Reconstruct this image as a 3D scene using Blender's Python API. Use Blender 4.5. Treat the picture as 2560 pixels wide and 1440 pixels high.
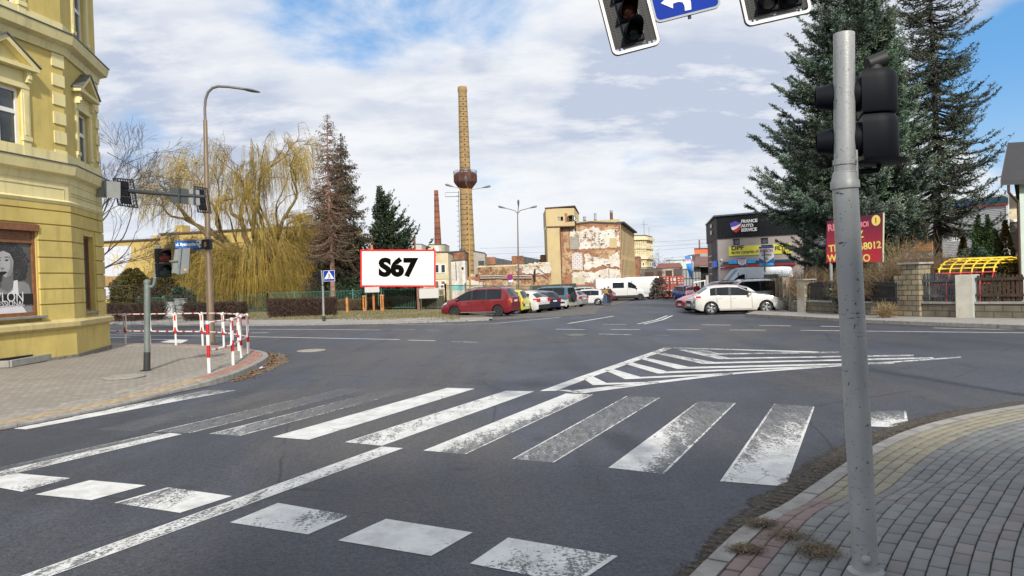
import bpy, bmesh, math, random
import numpy as np
from mathutils import Vector, Matrix
from math import sin, cos, pi, radians
Ve = Vector
# ---------------------------------------------------------------- scene, camera, light
S = bpy.context.scene
for o in list(bpy.data.objects): bpy.data.objects.remove(o)
C = S.collection
F0 = 1898.0; CX, CY = 1280.0, 720.0
ROLL = radians(1.9); PITCH = radians(-0.69); CAMZ = 1.85
_f = Ve((0, cos(PITCH), sin(PITCH))); _r = Ve((1, 0, 0)); _u = Ve((0, -sin(PITCH), cos(PITCH)))
CR = _r*cos(ROLL) - _u*sin(ROLL); CU = _u*cos(ROLL) + _r*sin(ROLL)
cam_d = bpy.data.cameras.new('camera'); cam = bpy.data.objects.new('camera', cam_d); C.objects.link(cam)
cam_d.sensor_width = 36; cam_d.lens = 36*F0/2560; cam_d.clip_end = 6000; cam_d.clip_start = .05
m3 = Matrix((CR, CU, -_f)).transposed(); cam.matrix_world = Matrix.Translation((0, 0, CAMZ)) @ m3.to_4x4()
S.camera = cam
def ray(px, py): return _f + CR*((px-CX)/F0) - CU*((py-CY)/F0)
SUNV = Ve((.20, -1, 0)).normalized()*cos(radians(33)) + Ve((0, 0, sin(radians(33))))
sl = bpy.data.lights.new('sun', 'SUN'); sl.energy = 4.3; sl.angle = radians(3); sl.color = (1, .93, .82)
sun = bpy.data.objects.new('sun', sl); C.objects.link(sun); sun.location = (0, -30, 60)
sun.rotation_euler = (-SUNV).to_track_quat('-Z', 'Y').to_euler()
S.view_settings.view_transform = 'Standard'; S.view_settings.look = 'None'; S.view_settings.gamma = 1
S.view_settings.exposure = 0.08
class NT:
 def __init__(s, t): s.t = t; s.n = t.nodes; s.l = t.links
 def new(s, typ, **kw):
  n = s.n.new(typ)
  for k, v in kw.items(): setattr(n, k, v)
  return n
 def link(s, a, b): s.l.new(a, b)
 def math(s, op, a, b=None, c=None, clamp=False):
  n = s.new('ShaderNodeMath', operation=op, use_clamp=clamp)
  for i, x in enumerate((a, b, c)):
   if x is None: continue
   if isinstance(x, (int, float)): n.inputs[i].default_value = x
   else: s.link(x, n.inputs[i])
  return n.outputs[0]
 def mix(s, f, a, b, bt='MIX'):
  n = s.new('ShaderNodeMix', data_type='RGBA', blend_type=bt)
  for i, x in ((0, f), (6, a), (7, b)):
   if isinstance(x, (int, float)): n.inputs[i].default_value = x
   elif isinstance(x, tuple): n.inputs[i].default_value = (*x[:3], 1)
   else: s.link(x, n.inputs[i])
  return n.outputs[2]
 def rng(s, v, a, b, c=0., d=1., smooth=True):
  n = s.new('ShaderNodeMapRange', interpolation_type='SMOOTHSTEP' if smooth else 'LINEAR')
  s.link(v, n.inputs[0])
  for i, x in enumerate((a, b, c, d)): n.inputs[i+1].default_value = x
  return n.outputs[0]
 def noise(s, vec, scale, detail=4, rough=.55, dist=0):
  n = s.new('ShaderNodeTexNoise'); s.link(vec, n.inputs['Vector'])
  n.inputs['Scale'].default_value = scale; n.inputs['Detail'].default_value = detail
  n.inputs['Roughness'].default_value = rough; n.inputs['Distortion'].default_value = dist
  return n.outputs[0]
 def mapping(s, vec, sc=(1, 1, 1), rot=(0, 0, 0), loc=(0, 0, 0)):
  n = s.new('ShaderNodeMapping'); s.link(vec, n.inputs[0])
  n.inputs[1].default_value = loc; n.inputs[2].default_value = rot; n.inputs[3].default_value = sc
  return n.outputs[0]
W = bpy.data.worlds.new("World"); S.world = W; W.use_nodes = True
t = NT(W.node_tree); t.n.clear()
out = t.new('ShaderNodeOutputWorld'); bg = t.new('ShaderNodeBackground'); t.link(bg.outputs[0], out.inputs[0])
sky = t.new('ShaderNodeTexSky', sky_type='NISHITA', sun_disc=False); sky.sun_elevation = radians(33)
sky.sun_rotation = math.atan2(SUNV.x, SUNV.y); sky.dust_density = 1.2; sky.ozone_density = 1.5
tc = t.new('ShaderNodeTexCoord'); d = tc.outputs['Generated']
sx = t.new('ShaderNodeSeparateXYZ'); t.link(d, sx.inputs[0])
zz = t.math('ADD', t.math('MAXIMUM', sx.outputs[2], 0.0), .22)
cb = t.new('ShaderNodeCombineXYZ'); t.link(t.math('DIVIDE', sx.outputs[0], zz), cb.inputs[0]); t.link(t.math('DIVIDE', sx.outputs[1], zz), cb.inputs[1])
cv = cb.outputs[0]
def spot(px, py, rad):                 # smooth disc of directions on the sky, radius in degrees
 v = ray(px, py).normalized(); n = t.new('ShaderNodeVectorMath', operation='DOT_PRODUCT'); t.link(d, n.inputs[0]); n.inputs[1].default_value = v
 return t.rng(n.outputs['Value'], cos(radians(rad)), cos(radians(rad*.15)))
def acc(lst):
 r = None
 for px, py, rad, w in lst:
  v = t.math('MULTIPLY', spot(px, py, rad), w); r = v if r is None else t.math('ADD', r, v)
 return r
n1 = t.noise(cv, 1.9, 10, .6, .3); n2 = t.noise(t.mapping(cv, loc=(3.1, 7.7, 0)), .55, 6, .55); n3 = t.noise(t.mapping(cv, (.8, 1.3, 1), loc=(1, 2, 0)), 4.2, 9, .62)
gaps = acc([(690, 30, 6, .34), (840, 60, 6, .40), (1000, 100, 6, .40), (1150, 50, 6, .36), (1310, 10, 6, .40), (700, -200, 9, .5), (1200, -250, 10, .5), (960, 480, 4, .25), (1250, 380, 4, .22), (1650, 470, 5, .25), (60, 60, 9, .3), (1900, 60, 4, .25), (1500, 420, 4, .2),
   (2560, 170, 7, 1.1), (2700, 250, 8, 1.2), (2560, 350, 5, .4), (400, 372, 4, .5), (2300, 280, 4, .35), (1380, 320, 3, .2), (1990, 360, 2.6, .3), (340, 330, 2.5, .3)])
dens = t.math('SUBTRACT', t.math('ADD', t.math('MULTIPLY', n1, 2.3), -.12), t.math('MULTIPLY', gaps, .8))
mask = t.rng(dens, .02, .80)
gray = t.math('ADD', t.rng(n2, .38, .66), acc([(1560, 200, 4.5, .7), (1750, 260, 5, .8), (1880, 250, 4, .7), (1500, 290, 4, .4), (620, 300, 5, .45), (300, 200, 5, .3), (1190, 150, 1.5, .4), (1850, 340, 1.5, .4)]))
gray = t.math('MULTIPLY', gray, t.rng(n3, .3, .66, .2, 1.3), clamp=True)
cloud = t.mix(gray, (.97, .98, 1.0), (.56, .63, .78))
low = t.rng(sx.outputs[2], 0.0, .16, .55, 0.0)
cloud = t.mix(low, cloud, (.80, .88, .97))
blue = t.mix(1.0, sky.outputs[0], (.115, .135, .155), 'MULTIPLY')
blue = t.mix(.6, blue, (.12, .42, .86))
blue = t.mix(t.rng(sx.outputs[2], 0, .24, .7, 0.0), blue, (.60, .78, .95))
col = t.mix(mask, blue, cloud)
t.link(col, bg.inputs[0]); bg.inputs[1].default_value = .93
# ---------------------------------------------------------------- terrain
_SY = [-50, 14, 30, 46, 70, 90, 120, 200, 4000]; _SZ = [0, -.01, -.15, -.40, -.90, -1.10, -1.25, -1.45, -1.45]
_LZ = [0, -.01, -.15, -.27, -.31, -.33, -.35, -.45, -.8]
def hz(x, y):
 s = x-(y-46)*.2; w = min(1, max(0, (s+6)/5))
 return float(np.interp(y, _SY, _SZ))*w + float(np.interp(y, _SY, _LZ))*(1-w)
def G(px, py, off=0.0):                # where the line of sight through a pixel meets the terrain
 r = ray(px, py); k = 1/r.y; a = 1.0; b = None; st = .5; y = 1.0
 while y < 900:
  if CAMZ + r.z*k*y < hz(r.x*k*y, y)+off: b = y; break
  a = y; y += st; st *= 1.02
 if b is None: return Ve((r.x*k*900, 900, hz(0, 900)+off))
 for _ in range(30):
  m = (a+b)/2
  if CAMZ + r.z*k*m < hz(r.x*k*m, m)+off: b = m
  else: a = m
 return Ve((r.x*k*b, b, hz(r.x*k*b, b)+off))
def at(px, py, y):
 r = ray(px, py); k = y/r.y; return Ve((r.x*k, y, CAMZ+r.z*k))
def gat(px, y, off=0.0):               # ground point under a pixel column at depth y
 x = 0.
 p = at(px, 750, y); return Ve((p.x, y, hz(p.x, y)+off))
# ---------------------------------------------------------------- materials
MATS = {}
def bsdf(name):
 m = bpy.data.materials.new(name); m.use_nodes = True; t = NT(m.node_tree)
 b = t.n['Principled BSDF']; return m, t, b
def oc(t): return t.new('ShaderNodeTexCoord').outputs['Object']
def geo(t): return t.new('ShaderNodeNewGeometry').outputs['Position']
def mat(name, col, rough=.6, metal=0., var=.12, scale=3., bump=0., bscale=40., col2=None, c2=.5, attr=False, spec=.5, sep=None, dirt=0., coat=0.):
 if name in MATS: return MATS[name]
 m, t, b = bsdf(name); p = geo(t)
 n = t.noise(p, scale, 6, .6)
 c = t.mix(t.rng(n, .3, .7), tuple(x*(1-var) for x in col), tuple(min(1, x*(1+var)) for x in col))
 if col2: c = t.mix(t.rng(t.noise(p, scale*.37, 5, .65), c2-.06, c2+.06), c, col2)
 if dirt: c = t.mix(t.math('MULTIPLY', t.rng(t.noise(t.mapping(p, (2.2, 2.2, .35)), 1.7, 7, .7), .5, .75), dirt), c, tuple(x*.45 for x in col))
 if attr:
  a = t.new('ShaderNodeAttribute', attribute_name='tone'); c = t.mix(1.0, c, a.outputs['Color'], 'MULTIPLY')
 t.link(c, b.inputs['Base Color']); b.inputs['Roughness'].default_value = rough; b.inputs['Metallic'].default_value = metal
 b.inputs['Specular IOR Level'].default_value = spec
 if coat: b.inputs['Coat Weight'].default_value = coat; b.inputs['Coat Roughness'].default_value = .05
 if bump:
  bn = t.new('ShaderNodeBump'); bn.inputs['Strength'].default_value = bump; bn.inputs['Distance'].default_value = .02
  t.link(t.noise(p, bscale, 4, .6), bn.inputs['Height']); t.link(bn.outputs[0], b.inputs['Normal'])
 MATS[name] = m; return m
def leafmat(name, c1, c2, scale=.8, rough=.6, trans=.0):
 if name in MATS: return MATS[name]
 m, t, b = bsdf(name); p = geo(t)
 a = t.new('ShaderNodeAttribute', attribute_name='tone')
 c = t.mix(t.rng(t.noise(p, scale, 4, .6), .35, .65), c1, c2); c = t.mix(1.0, c, a.outputs['Color'], 'MULTIPLY')
 t.link(c, b.inputs['Base Color']); b.inputs['Roughness'].default_value = rough; b.inputs['Specular IOR Level'].default_value = .25
 MATS[name] = m; return m
def brickmat(name, c1, c2, mortar, sc=1.0, rough=.85, bw=.25, bh=.075, grime=.5, msize=.012):
 if name in MATS: return MATS[name]
 m, t, b = bsdf(name); uv = t.new('ShaderNodeUVMap').outputs[0]; p = geo(t)
 n = t.new('ShaderNodeTexBrick'); t.link(uv, n.inputs[0]); n.inputs['Scale'].default_value = sc
 n.inputs['Brick Width'].default_value = bw; n.inputs['Row Height'].default_value = bh; n.inputs['Mortar Size'].default_value = msize
 n.inputs['Color1'].default_value = (*c1, 1); n.inputs['Color2'].default_value = (*c2, 1); n.inputs['Mortar'].default_value = (*mortar, 1)
 c = t.mix(t.math('MULTIPLY', t.rng(t.noise(p, .9, 7, .7), .42, .68), grime), n.outputs[0], tuple(x*.35 for x in c1))
 c = t.mix(t.math('MULTIPLY', t.rng(t.noise(p, 2.3, 7, .7), .55, .72), grime), c, mortar)
 t.link(c, b.inputs['Base Color']); b.inputs['Roughness'].default_value = rough
 bn = t.new('ShaderNodeBump'); bn.inputs['Strength'].default_value = .5; bn.inputs['Distance'].default_value = .01
 t.link(n.outputs['Fac'], bn.inputs['Height']); bn.invert = True; t.link(bn.outputs[0], b.inputs['Normal'])
 MATS[name] = m; return m
# ---------------------------------------------------------------- mesh helpers
def tag(o, label=None, cat=None, group=None, kind=None):
 for k, v in (('label', label), ('category', cat), ('group', group), ('kind', kind)):
  if v: o[k] = v
 return o
def thing(name, label, cat, loc=(0, 0, 0), rz=0., group=None):
 o = bpy.data.objects.new(name, None); C.objects.link(o); o.location = loc; o.rotation_euler = (0, 0, rz); o.empty_display_size = .3
 return tag(o, label, cat, group)
def inv_of(o):
 M = Matrix.Identity(4); ch = []
 while o is not None: ch.append(o); o = o.parent
 for q in reversed(ch): M = M @ (Matrix.Translation(q.location) @ q.rotation_euler.to_matrix().to_4x4() @ Matrix.Diagonal((*q.scale, 1)))
 return M.inverted()
class MB:
 def __init__(s): s.v = []; s.f = []; s.uv = []; s.tone = []
 def add(s, vs, fs):
  n = len(s.v); s.v += [tuple(v) for v in vs]; s.f += [tuple(i+n for i in f) for f in fs]; return s
 def box(s, a, b, M=None):
  x0, y0, z0 = a; x1, y1, z1 = b
  vs = [Ve(p) for p in ((x0,y0,z0),(x1,y0,z0),(x1,y1,z0),(x0,y1,z0),(x0,y0,z1),(x1,y0,z1),(x1,y1,z1),(x0,y1,z1))]
  if M: vs = [M @ v for v in vs]
  return s.add(vs, [(0,3,2,1),(4,5,6,7),(0,1,5,4),(1,2,6,5),(2,3,7,6),(3,0,4,7)])
 def beam(s, p, q, w, h=None, up=Ve((0, 0, 1))):
  p = Ve(p); q = Ve(q); h = h or w; d = (q-p).normalized()
  if abs(d.dot(up)) > .98: up = Ve((0, 1, 0))
  a = d.cross(up).normalized()*w/2; b = a.cross(d).normalized()*h/2
  vs = [p-a-b, p+a-b, p+a+b, p-a+b, q-a-b, q+a-b, q+a+b, q-a+b]
  return s.add(vs, [(0,3,2,1),(4,5,6,7),(0,1,5,4),(1,2,6,5),(2,3,7,6),(3,0,4,7)])
 def tube(s, pts, r, n=10, cap=True):
  pts = [Ve(p) for p in pts]; R = r if isinstance(r, (list, tuple)) else [r]*len(pts)
  vs = []; fs = []; prev = None
  for i, p in enumerate(pts):
   d = (pts[min(i+1, len(pts)-1)]-pts[max(i-1, 0)])
   d = d.normalized() if d.length > 1e-9 else Ve((0, 0, 1))
   if prev is None: a = d.orthogonal().normalized()
   else: a = (prev-d*prev.dot(d)).normalized()
   prev = a; b = d.cross(a)
   for k in range(n):
    an = 2*pi*k/n; vs.append(p+(a*cos(an)+b*sin(an))*R[i])
  for i in range(len(pts)-1):
   for k in range(n): fs.append((i*n+k, i*n+(k+1)%n, (i+1)*n+(k+1)%n, (i+1)*n+k))
  if cap: fs += [tuple(range(n-1, -1, -1)), tuple(range((len(pts)-1)*n, len(pts)*n))]
  return s.add(vs, fs)
 def lathe(s, prof, n=24, M=None, cap=True):      # profile of (radius, z)
  vs = []; fs = []
  for r, z in prof:
   for k in range(n): an = 2*pi*k/n; vs.append(Ve((r*cos(an), r*sin(an), z)))
  for i in range(len(prof)-1):
   for k in range(n): fs.append((i*n+k, i*n+(k+1)%n, (i+1)*n+(k+1)%n, (i+1)*n+k))
  if cap: fs += [tuple(range(n-1, -1, -1)), tuple(range((len(prof)-1)*n, len(prof)*n))]
  if M: vs = [M @ v for v in vs]
  return s.add(vs, fs)
 def prism(s, pts, off):                          # closed polygon pushed along a vector
  pts = [Ve(p) for p in pts]; n = len(pts); off = Ve(off)
  return s.add(pts+[p+off for p in pts], [tuple(range(n-1, -1, -1)), tuple(range(n, 2*n))]+[(i, (i+1)%n, (i+1)%n+n, i+n) for i in range(n)])
 def sphere(s, c, r, n=14, sc=(1, 1, 1)):
  c = Ve(c); pr = []; m = n//2+1
  vs = []; fs = []
  for i in range(m+1):
   th = pi*i/m
   for k in range(n):
    a = 2*pi*k/n; vs.append(c+Ve((r*sc[0]*sin(th)*cos(a), r*sc[1]*sin(th)*sin(a), -r*sc[2]*cos(th))))
  for i in range(m):
   for k in range(n): fs.append((i*n+k, i*n+(k+1)%n, (i+1)*n+(k+1)%n, (i+1)*n+k))
  return s.add(vs, fs)
 def build(s, name, m, parent=None, smooth=False, world=True, fixn=True, bevel=0., uvmode=None, keep=False):
  me = bpy.data.meshes.new(name); vs = s.v
  o = bpy.data.objects.new(name, me); C.objects.link(o)
  if parent is not None:
   o.parent = parent
   if world: I = inv_of(parent); vs = [I @ Ve(v) for v in vs]
  elif world and vs and not keep:
   A = np.array(vs); b0 = A.min(0); b1 = A.max(0); c = Ve(((b0[0]+b1[0])/2, (b0[1]+b1[1])/2, b0[2])); o.location = c
   vs = [Ve(v)-c for v in vs]
  me.from_pydata([tuple(v) for v in vs], [], s.f)
  if uvmode:                                   # planar uv: metres along the face, metres up
   uvl = me.uv_layers.new(name='UVMap')
   for p in me.polygons:
    n = Ve(p.normal)
    if abs(n.z) > .8: ax = Ve((1, 0, 0)); ay = Ve((0, 1, 0))
    else: ay = Ve((0, 0, 1)); ax = ay.cross(n).normalized()
    for li in p.loop_indices:
     v = s.v[me.loops[li].vertex_index]; v = Ve(v); uvl.data[li].uv = (v.dot(ax), v.dot(ay))
  if fixn:
   bm = bmesh.new(); bm.from_mesh(me); bmesh.ops.recalc_face_normals(bm, faces=bm.faces); bm.to_mesh(me); bm.free()
  if smooth:
   me.polygons.foreach_set('use_smooth', [True]*len(me.polygons))
   try: me.set_sharp_from_angle(angle=radians(38))
   except Exception: pass
  for q in (m if isinstance(m, (list, tuple)) else [m]): me.materials.append(q)
  if bevel:
   b = o.modifiers.new('bevel', 'BEVEL'); b.width = bevel; b.segments = 2; b.limit_method = 'ANGLE'
  return o
def _split(s, name, m, parent=None, **kw):           # every loose piece becomes an object of its own
 par = list(range(len(s.v)))
 def fd(i):
  while par[i] != i: par[i] = par[par[i]]; i = par[i]
  return i
 for f in s.f:
  for i in f[1:]: par[fd(i)] = fd(f[0])
 gr = {}
 for f in s.f: gr.setdefault(fd(f[0]), []).append(f)
 out = []
 for fs in gr.values():
  us = sorted({i for f in fs for i in f}); mp_ = {u: i for i, u in enumerate(us)}; q = MB(); q.add([s.v[u] for u in us], [tuple(mp_[i] for i in f) for f in fs]); out.append(q.build(name, m, parent, **kw))
 return out
MB.split = _split
def fast(name, V, Fc, m, parent=None, tone=None, smooth=False, kind=None):   # numpy arrays straight to one mesh, world coordinates
 me = bpy.data.meshes.new(name); V = np.asarray(V, dtype=np.float64); Fc = np.asarray(Fc, dtype=np.int32)
 o = bpy.data.objects.new(name, me); C.objects.link(o)
 if parent is not None:
  o.parent = parent; I = np.array(inv_of(parent)); V = V @ I[:3, :3].T + I[:3, 3]
 else:
  c = np.array(((V[:, 0].min()+V[:, 0].max())/2, (V[:, 1].min()+V[:, 1].max())/2, V[:, 2].min())); o.location = c; V = V-c
 k = Fc.shape[1]; me.vertices.add(len(V)); me.vertices.foreach_set('co', V.astype(np.float32).ravel())
 me.loops.add(Fc.size); me.loops.foreach_set('vertex_index', Fc.ravel()); me.polygons.add(len(Fc))
 me.polygons.foreach_set('loop_start', np.arange(0, Fc.size, k, dtype=np.int32)); me.polygons.foreach_set('loop_total', np.full(len(Fc), k, dtype=np.int32))
 if tone is not None:
  a = me.color_attributes.new('tone', 'FLOAT_COLOR', 'POINT'); tt = np.ones((len(V), 4), np.float32); tt[:, :3] = np.asarray(tone).reshape(len(V), -1); a.data.foreach_set('color', tt.ravel())
 if smooth: me.polygons.foreach_set('use_smooth', [True]*len(Fc))
 me.materials.append(m); me.update(); me.validate()
 return tag(o, kind=kind) if kind else o
def text(s, size, depth, M, m, name, parent, bold=0., align='CENTER', sx=1.0):
 cu = bpy.data.curves.new('tmp', 'FONT'); cu.body = s; cu.size = size; cu.extrude = depth/2; cu.offset = bold; cu.align_x = align; cu.align_y = 'CENTER'; cu.resolution_u = 4
 ob = bpy.data.objects.new('tmp', cu); C.objects.link(ob); bpy.context.view_layer.update()
 me = bpy.data.meshes.new_from_object(ob.evaluated_get(bpy.context.evaluated_depsgraph_get())); bpy.data.objects.remove(ob)
 o = bpy.data.objects.new(name, me); C.objects.link(o); o.parent = parent
 T = inv_of(parent) @ M @ Matrix.Diagonal((sx, 1, 1, 1)) if parent else M @ Matrix.Diagonal((sx, 1, 1, 1))
 me.transform(T); me.materials.clear(); me.materials.append(m); return o
def copy_tree(o, parent=None):
 c = o.copy(); C.objects.link(c); c.parent = parent
 for ch in [q for q in bpy.data.objects if q.parent == o]: copy_tree(ch, c)
 return c
class Face:                                          # a vertical plane through two ground points; u runs along it, z is up
 def __init__(s, a, b):
  s.a = Ve((a[0], a[1], 0)); s.b = Ve((b[0], b[1], 0)); s.d = (s.b-s.a).normalized(); s.L = (s.b-s.a).length
  s.n = Ve((s.d.y, -s.d.x, 0))
  if s.n.dot(Ve((0, 0, 0))-(s.a+s.b)/2) < 0: s.n = -s.n
 def hit(s, px, py, off=0.):
  r = ray(px, py); k = (s.a+s.n*off).dot(s.n)/r.dot(s.n); return Ve((0, 0, CAMZ))+r*k
 def uz(s, px, py, off=0.): p = s.hit(px, py, off); return (p-s.a).dot(s.d), p.z
 def P(s, u, z, off=0.): p = s.a+s.d*u+s.n*off; return Ve((p.x, p.y, z))
 def r(s, x0, y0, x1, y1, off=0.):
  ym = (y0+y1)/2; xm = (x0+x1)/2
  return s.uz(x0, ym, off)[0], s.uz(x1, ym, off)[0], s.uz(xm, y1, off)[1], s.uz(xm, y0, off)[1]
 def slab(s, mb, u0, u1, z0, z1, o0, o1): return mb.prism([s.P(u0, z0, o0), s.P(u1, z0, o0), s.P(u1, z1, o0), s.P(u0, z1, o0)], s.n*(o1-o0))
 def M(s, u, z, off=0.):                          # matrix for lettering lying on the face, reading left to right for who looks at it
  x = s.d if s.n.cross(Ve((0, 0, 1))).dot(s.d) < 0 else -s.d
  m = Matrix((x, Ve((0, 0, 1)), s.n)).transposed().to_4x4(); m.translation = s.P(u, z, off); return m
 def wall(s, mb, u0, u1, z0, z1, ops=(), depth=.2):
  us = sorted({u0, u1, *[o[0] for o in ops], *[o[1] for o in ops]}); zs = sorted({z0, z1, *[o[2] for o in ops], *[o[3] for o in ops]})
  us = [u for u in us if u0 <= u <= u1]; zs = [z for z in zs if z0 <= z <= z1]
  for i in range(len(us)-1):
   for j in range(len(zs)-1):
    um = (us[i]+us[i+1])/2; zm = (zs[j]+zs[j+1])/2
    if any(o[0] < um < o[1] and o[2] < zm < o[3] for o in ops): continue
    mb.add([s.P(us[i], zs[j]), s.P(us[i+1], zs[j]), s.P(us[i+1], zs[j+1]), s.P(us[i], zs[j+1])], [(0, 1, 2, 3)])
  for a, b, c, d in ops:
   q = [(a, c), (b, c), (b, d), (a, d)]
   for i in range(4):
    p0 = q[i]; p1 = q[(i+1) % 4]
    mb.add([s.P(*p0), s.P(*p1), s.P(*p1, -depth), s.P(*p0, -depth)], [(0, 1, 2, 3)])
 def window(s, parent, o, fm, pm, depth=.15, fw=.07, nx=1, ny=1, split=None, name='window', bars=.05, back=None):
  a, b, c, d = o; a, b = min(a, b), max(a, b); m = MB(); w = fw
  for q in ((a, a+w, c, d), (b-w, b, c, d), (a+w, b-w, c, c+w), (a+w, b-w, d-w, d)): s.slab(m, *q, -depth, -depth+.06)
  for i in range(1, nx): u = a+(b-a)*i/nx; s.slab(m, u-bars/2, u+bars/2, c+w, d-w, -depth, -depth+.05)
  for i in range(1, ny): z = c+(d-c)*(i/ny if split is None else split); s.slab(m, a+w, b-w, z-bars/2, z+bars/2, -depth, -depth+.055)
  f = m.build(name, fm, parent); g = MB(); s.slab(g, a+w*.5, b-w*.5, c+w*.5, d-w*.5, -depth-.01, -depth+.02); g.build('pane', pm, f)
  return f
# ---------------------------------------------------------------- ground, road, pavements, markings
def asphalt(name, base, warm, var=1.0):
 m, t, b = bsdf(name); p = geo(t)
 big = t.rng(t.noise(p, .2, 8, .65, .5), .38, .62); c = t.mix(big, tuple(x*.88 for x in base), tuple(x*1.28 for x in base))
 c = t.mix(t.math('MULTIPLY', t.rng(t.noise(t.mapping(p, (.35, .12, 1), (0, 0, .9)), .5, 7, .65, .8), .44, .66), .85), c, warm)
 c = t.mix(t.math('MULTIPLY', t.rng(t.noise(t.mapping(p, (.9, .07, 1), (0, 0, -.95)), .9, 6, .65), .46, .68), .5), c, tuple(x*.6 for x in base))
 c = t.mix(t.math('MULTIPLY', t.rng(t.noise(p, .9, 8, .75, .3), .57, .66), .55), c, tuple(x*.5 for x in base)); c = t.mix(t.math('MULTIPLY', t.rng(t.noise(t.mapping(p, (1, .3, 1), (0, 0, .5), (9, 3, 0)), .8, 7, .7), .56, .70), .45), c, tuple(x*1.5 for x in base))
 g = t.math('ADD', t.math('MULTIPLY', t.noise(p, 75, 3, .75), .55), t.math('MULTIPLY', t.noise(p, 28, 4, .8), .45)); c = t.mix(t.rng(g, .35, .66), t.mix(1.0, c, (.42, .42, .42), 'MULTIPLY'), t.mix(1.0, c, (1.6, 1.6, 1.6), 'MULTIPLY'))
 sp = t.rng(t.noise(p, 22, 6, .8), .66, .75); c = t.mix(sp, c, tuple(x*.45 for x in base))
 vo = t.new('ShaderNodeTexVoronoi', feature='DISTANCE_TO_EDGE'); t.link(t.mapping(t.mix(.12, p, t.noise(p, 1.4, 4, .6), 'ADD'), (1, 1, .001)), vo.inputs['Vector']); vo.inputs['Scale'].default_value = .23
 cr = t.math('MULTIPLY', t.rng(vo.outputs[0], .0, .0045, 1, 0), t.rng(t.noise(p, .35, 3), .44, .55)); c = t.mix(t.math('MULTIPLY', cr, .75), c, tuple(x*.3 for x in base))
 t.link(c, b.inputs['Base Color']); b.inputs['Roughness'].default_value = .62; b.inputs['Specular IOR Level'].default_value = .36
 bn = t.new('ShaderNodeBump'); bn.inputs['Strength'].default_value = .55; bn.inputs['Distance'].default_value = .012; t.link(g, bn.inputs['Height']); t.link(bn.outputs[0], b.inputs['Normal'])
 return m
M_ROAD = asphalt('asphalt', (.052, .058, .077), (.086, .080, .074))
M_KERB = mat('kerb_concrete', (.27, .26, .245), .85, var=.2, scale=6, bump=.3, dirt=.5)
M_CONC = mat('concrete', (.30, .29, .27), .85, var=.15, scale=4, bump=.3, dirt=.4)
M_DIRT = mat('dirt', (.15, .125, .095), .95, var=.3, scale=2, bump=.6, col2=(.20, .17, .13))
M_GRAVEL = mat('gravel_lot', (.115, .108, .102), .95, var=.28, scale=3, bump=.6, col2=(.12, .11, .10), c2=.55)
M_GROUND = mat('far_ground', (.13, .125, .08), .95, var=.3, scale=.3, bump=.3)
M_VERGE = mat('verge_soil', (.15, .14, .075), .95, var=.35, scale=4, bump=.7, col2=(.17, .14, .10), c2=.52)
M_SLAB = mat('sidewalk_slabs', (.29, .275, .255), .85, var=.18, scale=2.5, bump=.3, dirt=.55)
def drape(name, poly, off, m, cell=2.0, kind='structure', uv=None):
 bm = bmesh.new(); f = bm.faces.new([bm.verts.new((p[0], p[1], 0)) for p in poly])
 xs = [p[0] for p in poly]; ys = [p[1] for p in poly]
 for ax, a0, a1 in ((0, min(xs), max(xs)), (1, min(ys), max(ys))):
  k = math.floor(max(a0, -64)/cell)*cell+cell
  while k < min(a1, 140):
   co = [0, 0, 0]; co[ax] = k; no = [0, 0, 0]; no[ax] = 1
   bmesh.ops.bisect_plane(bm, geom=bm.verts[:]+bm.edges[:]+bm.faces[:], plane_co=co, plane_no=no, dist=1e-5); k += cell
 bmesh.ops.triangulate(bm, faces=[f for f in bm.faces if len(f.verts) > 4])
 for v in bm.verts: v.co.z = hz(v.co.x, v.co.y)+off
 bmesh.ops.recalc_face_normals(bm, faces=bm.faces)
 for f in bm.faces:
  if f.normal.z < 0: f.normal_flip()
 me = bpy.data.meshes.new(name); bm.to_mesh(me); bm.free()
 if uv:
  l = me.uv_layers.new(name='UVMap')
  for lp in me.loops: co = me.vertices[lp.vertex_index].co; l.data[lp.index].uv = uv(co.x, co.y)
 me.materials.append(m); o = bpy.data.objects.new(name, me); C.objects.link(o); return tag(o, kind=kind)
# one ground sheet to the horizon
xs = [-4000, -1500, -600, -300, -160, -100, -80]+list(range(-64, 66, 2))+[80, 100, 160, 300, 600, 1500, 4000]
ys = [-300, -120, -60, -40]+list(range(-20, 142, 2))+[160, 200, 300, 500, 900, 1600, 4000]
V = [(x, y, hz(x, y)-.05) for y in ys for x in xs]; nx = len(xs)
Fq = [(j*nx+i, j*nx+i+1, (j+1)*nx+i+1, (j+1)*nx+i) for j in range(len(ys)-1) for i in range(nx-1)]
o = fast('ground', V, Fq, M_GROUND, kind='structure')
def GP(lst, off=0.): return [(lambda p: (p.x, p.y))(G(x, y, off)) for x, y in lst]
# junction and streets
farL = GP([(-400, 800), (268, 811), (640, 815), (848, 812), (987, 809.5), (1231, 801)])
farR = GP([(1865, 791), (1900, 793), (2093, 804), (2287, 813), (2560, 824), (2900, 842)])
st = [(gat(1440, 62).x, 62), (gat(1520, 72).x, 72), (gat(1600, 88).x, 88), (gat(1640, 125).x, 125), (gat(1800, 125).x, 125), (gat(1770, 80).x, 80), (gat(1850, 46).x, 46)]
drape('road', [(-90, -18), (60, -18)]+farR[::-1]+st[::-1]+farL[::-1]+[(-90, 60)], 0., M_ROAD)
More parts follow.
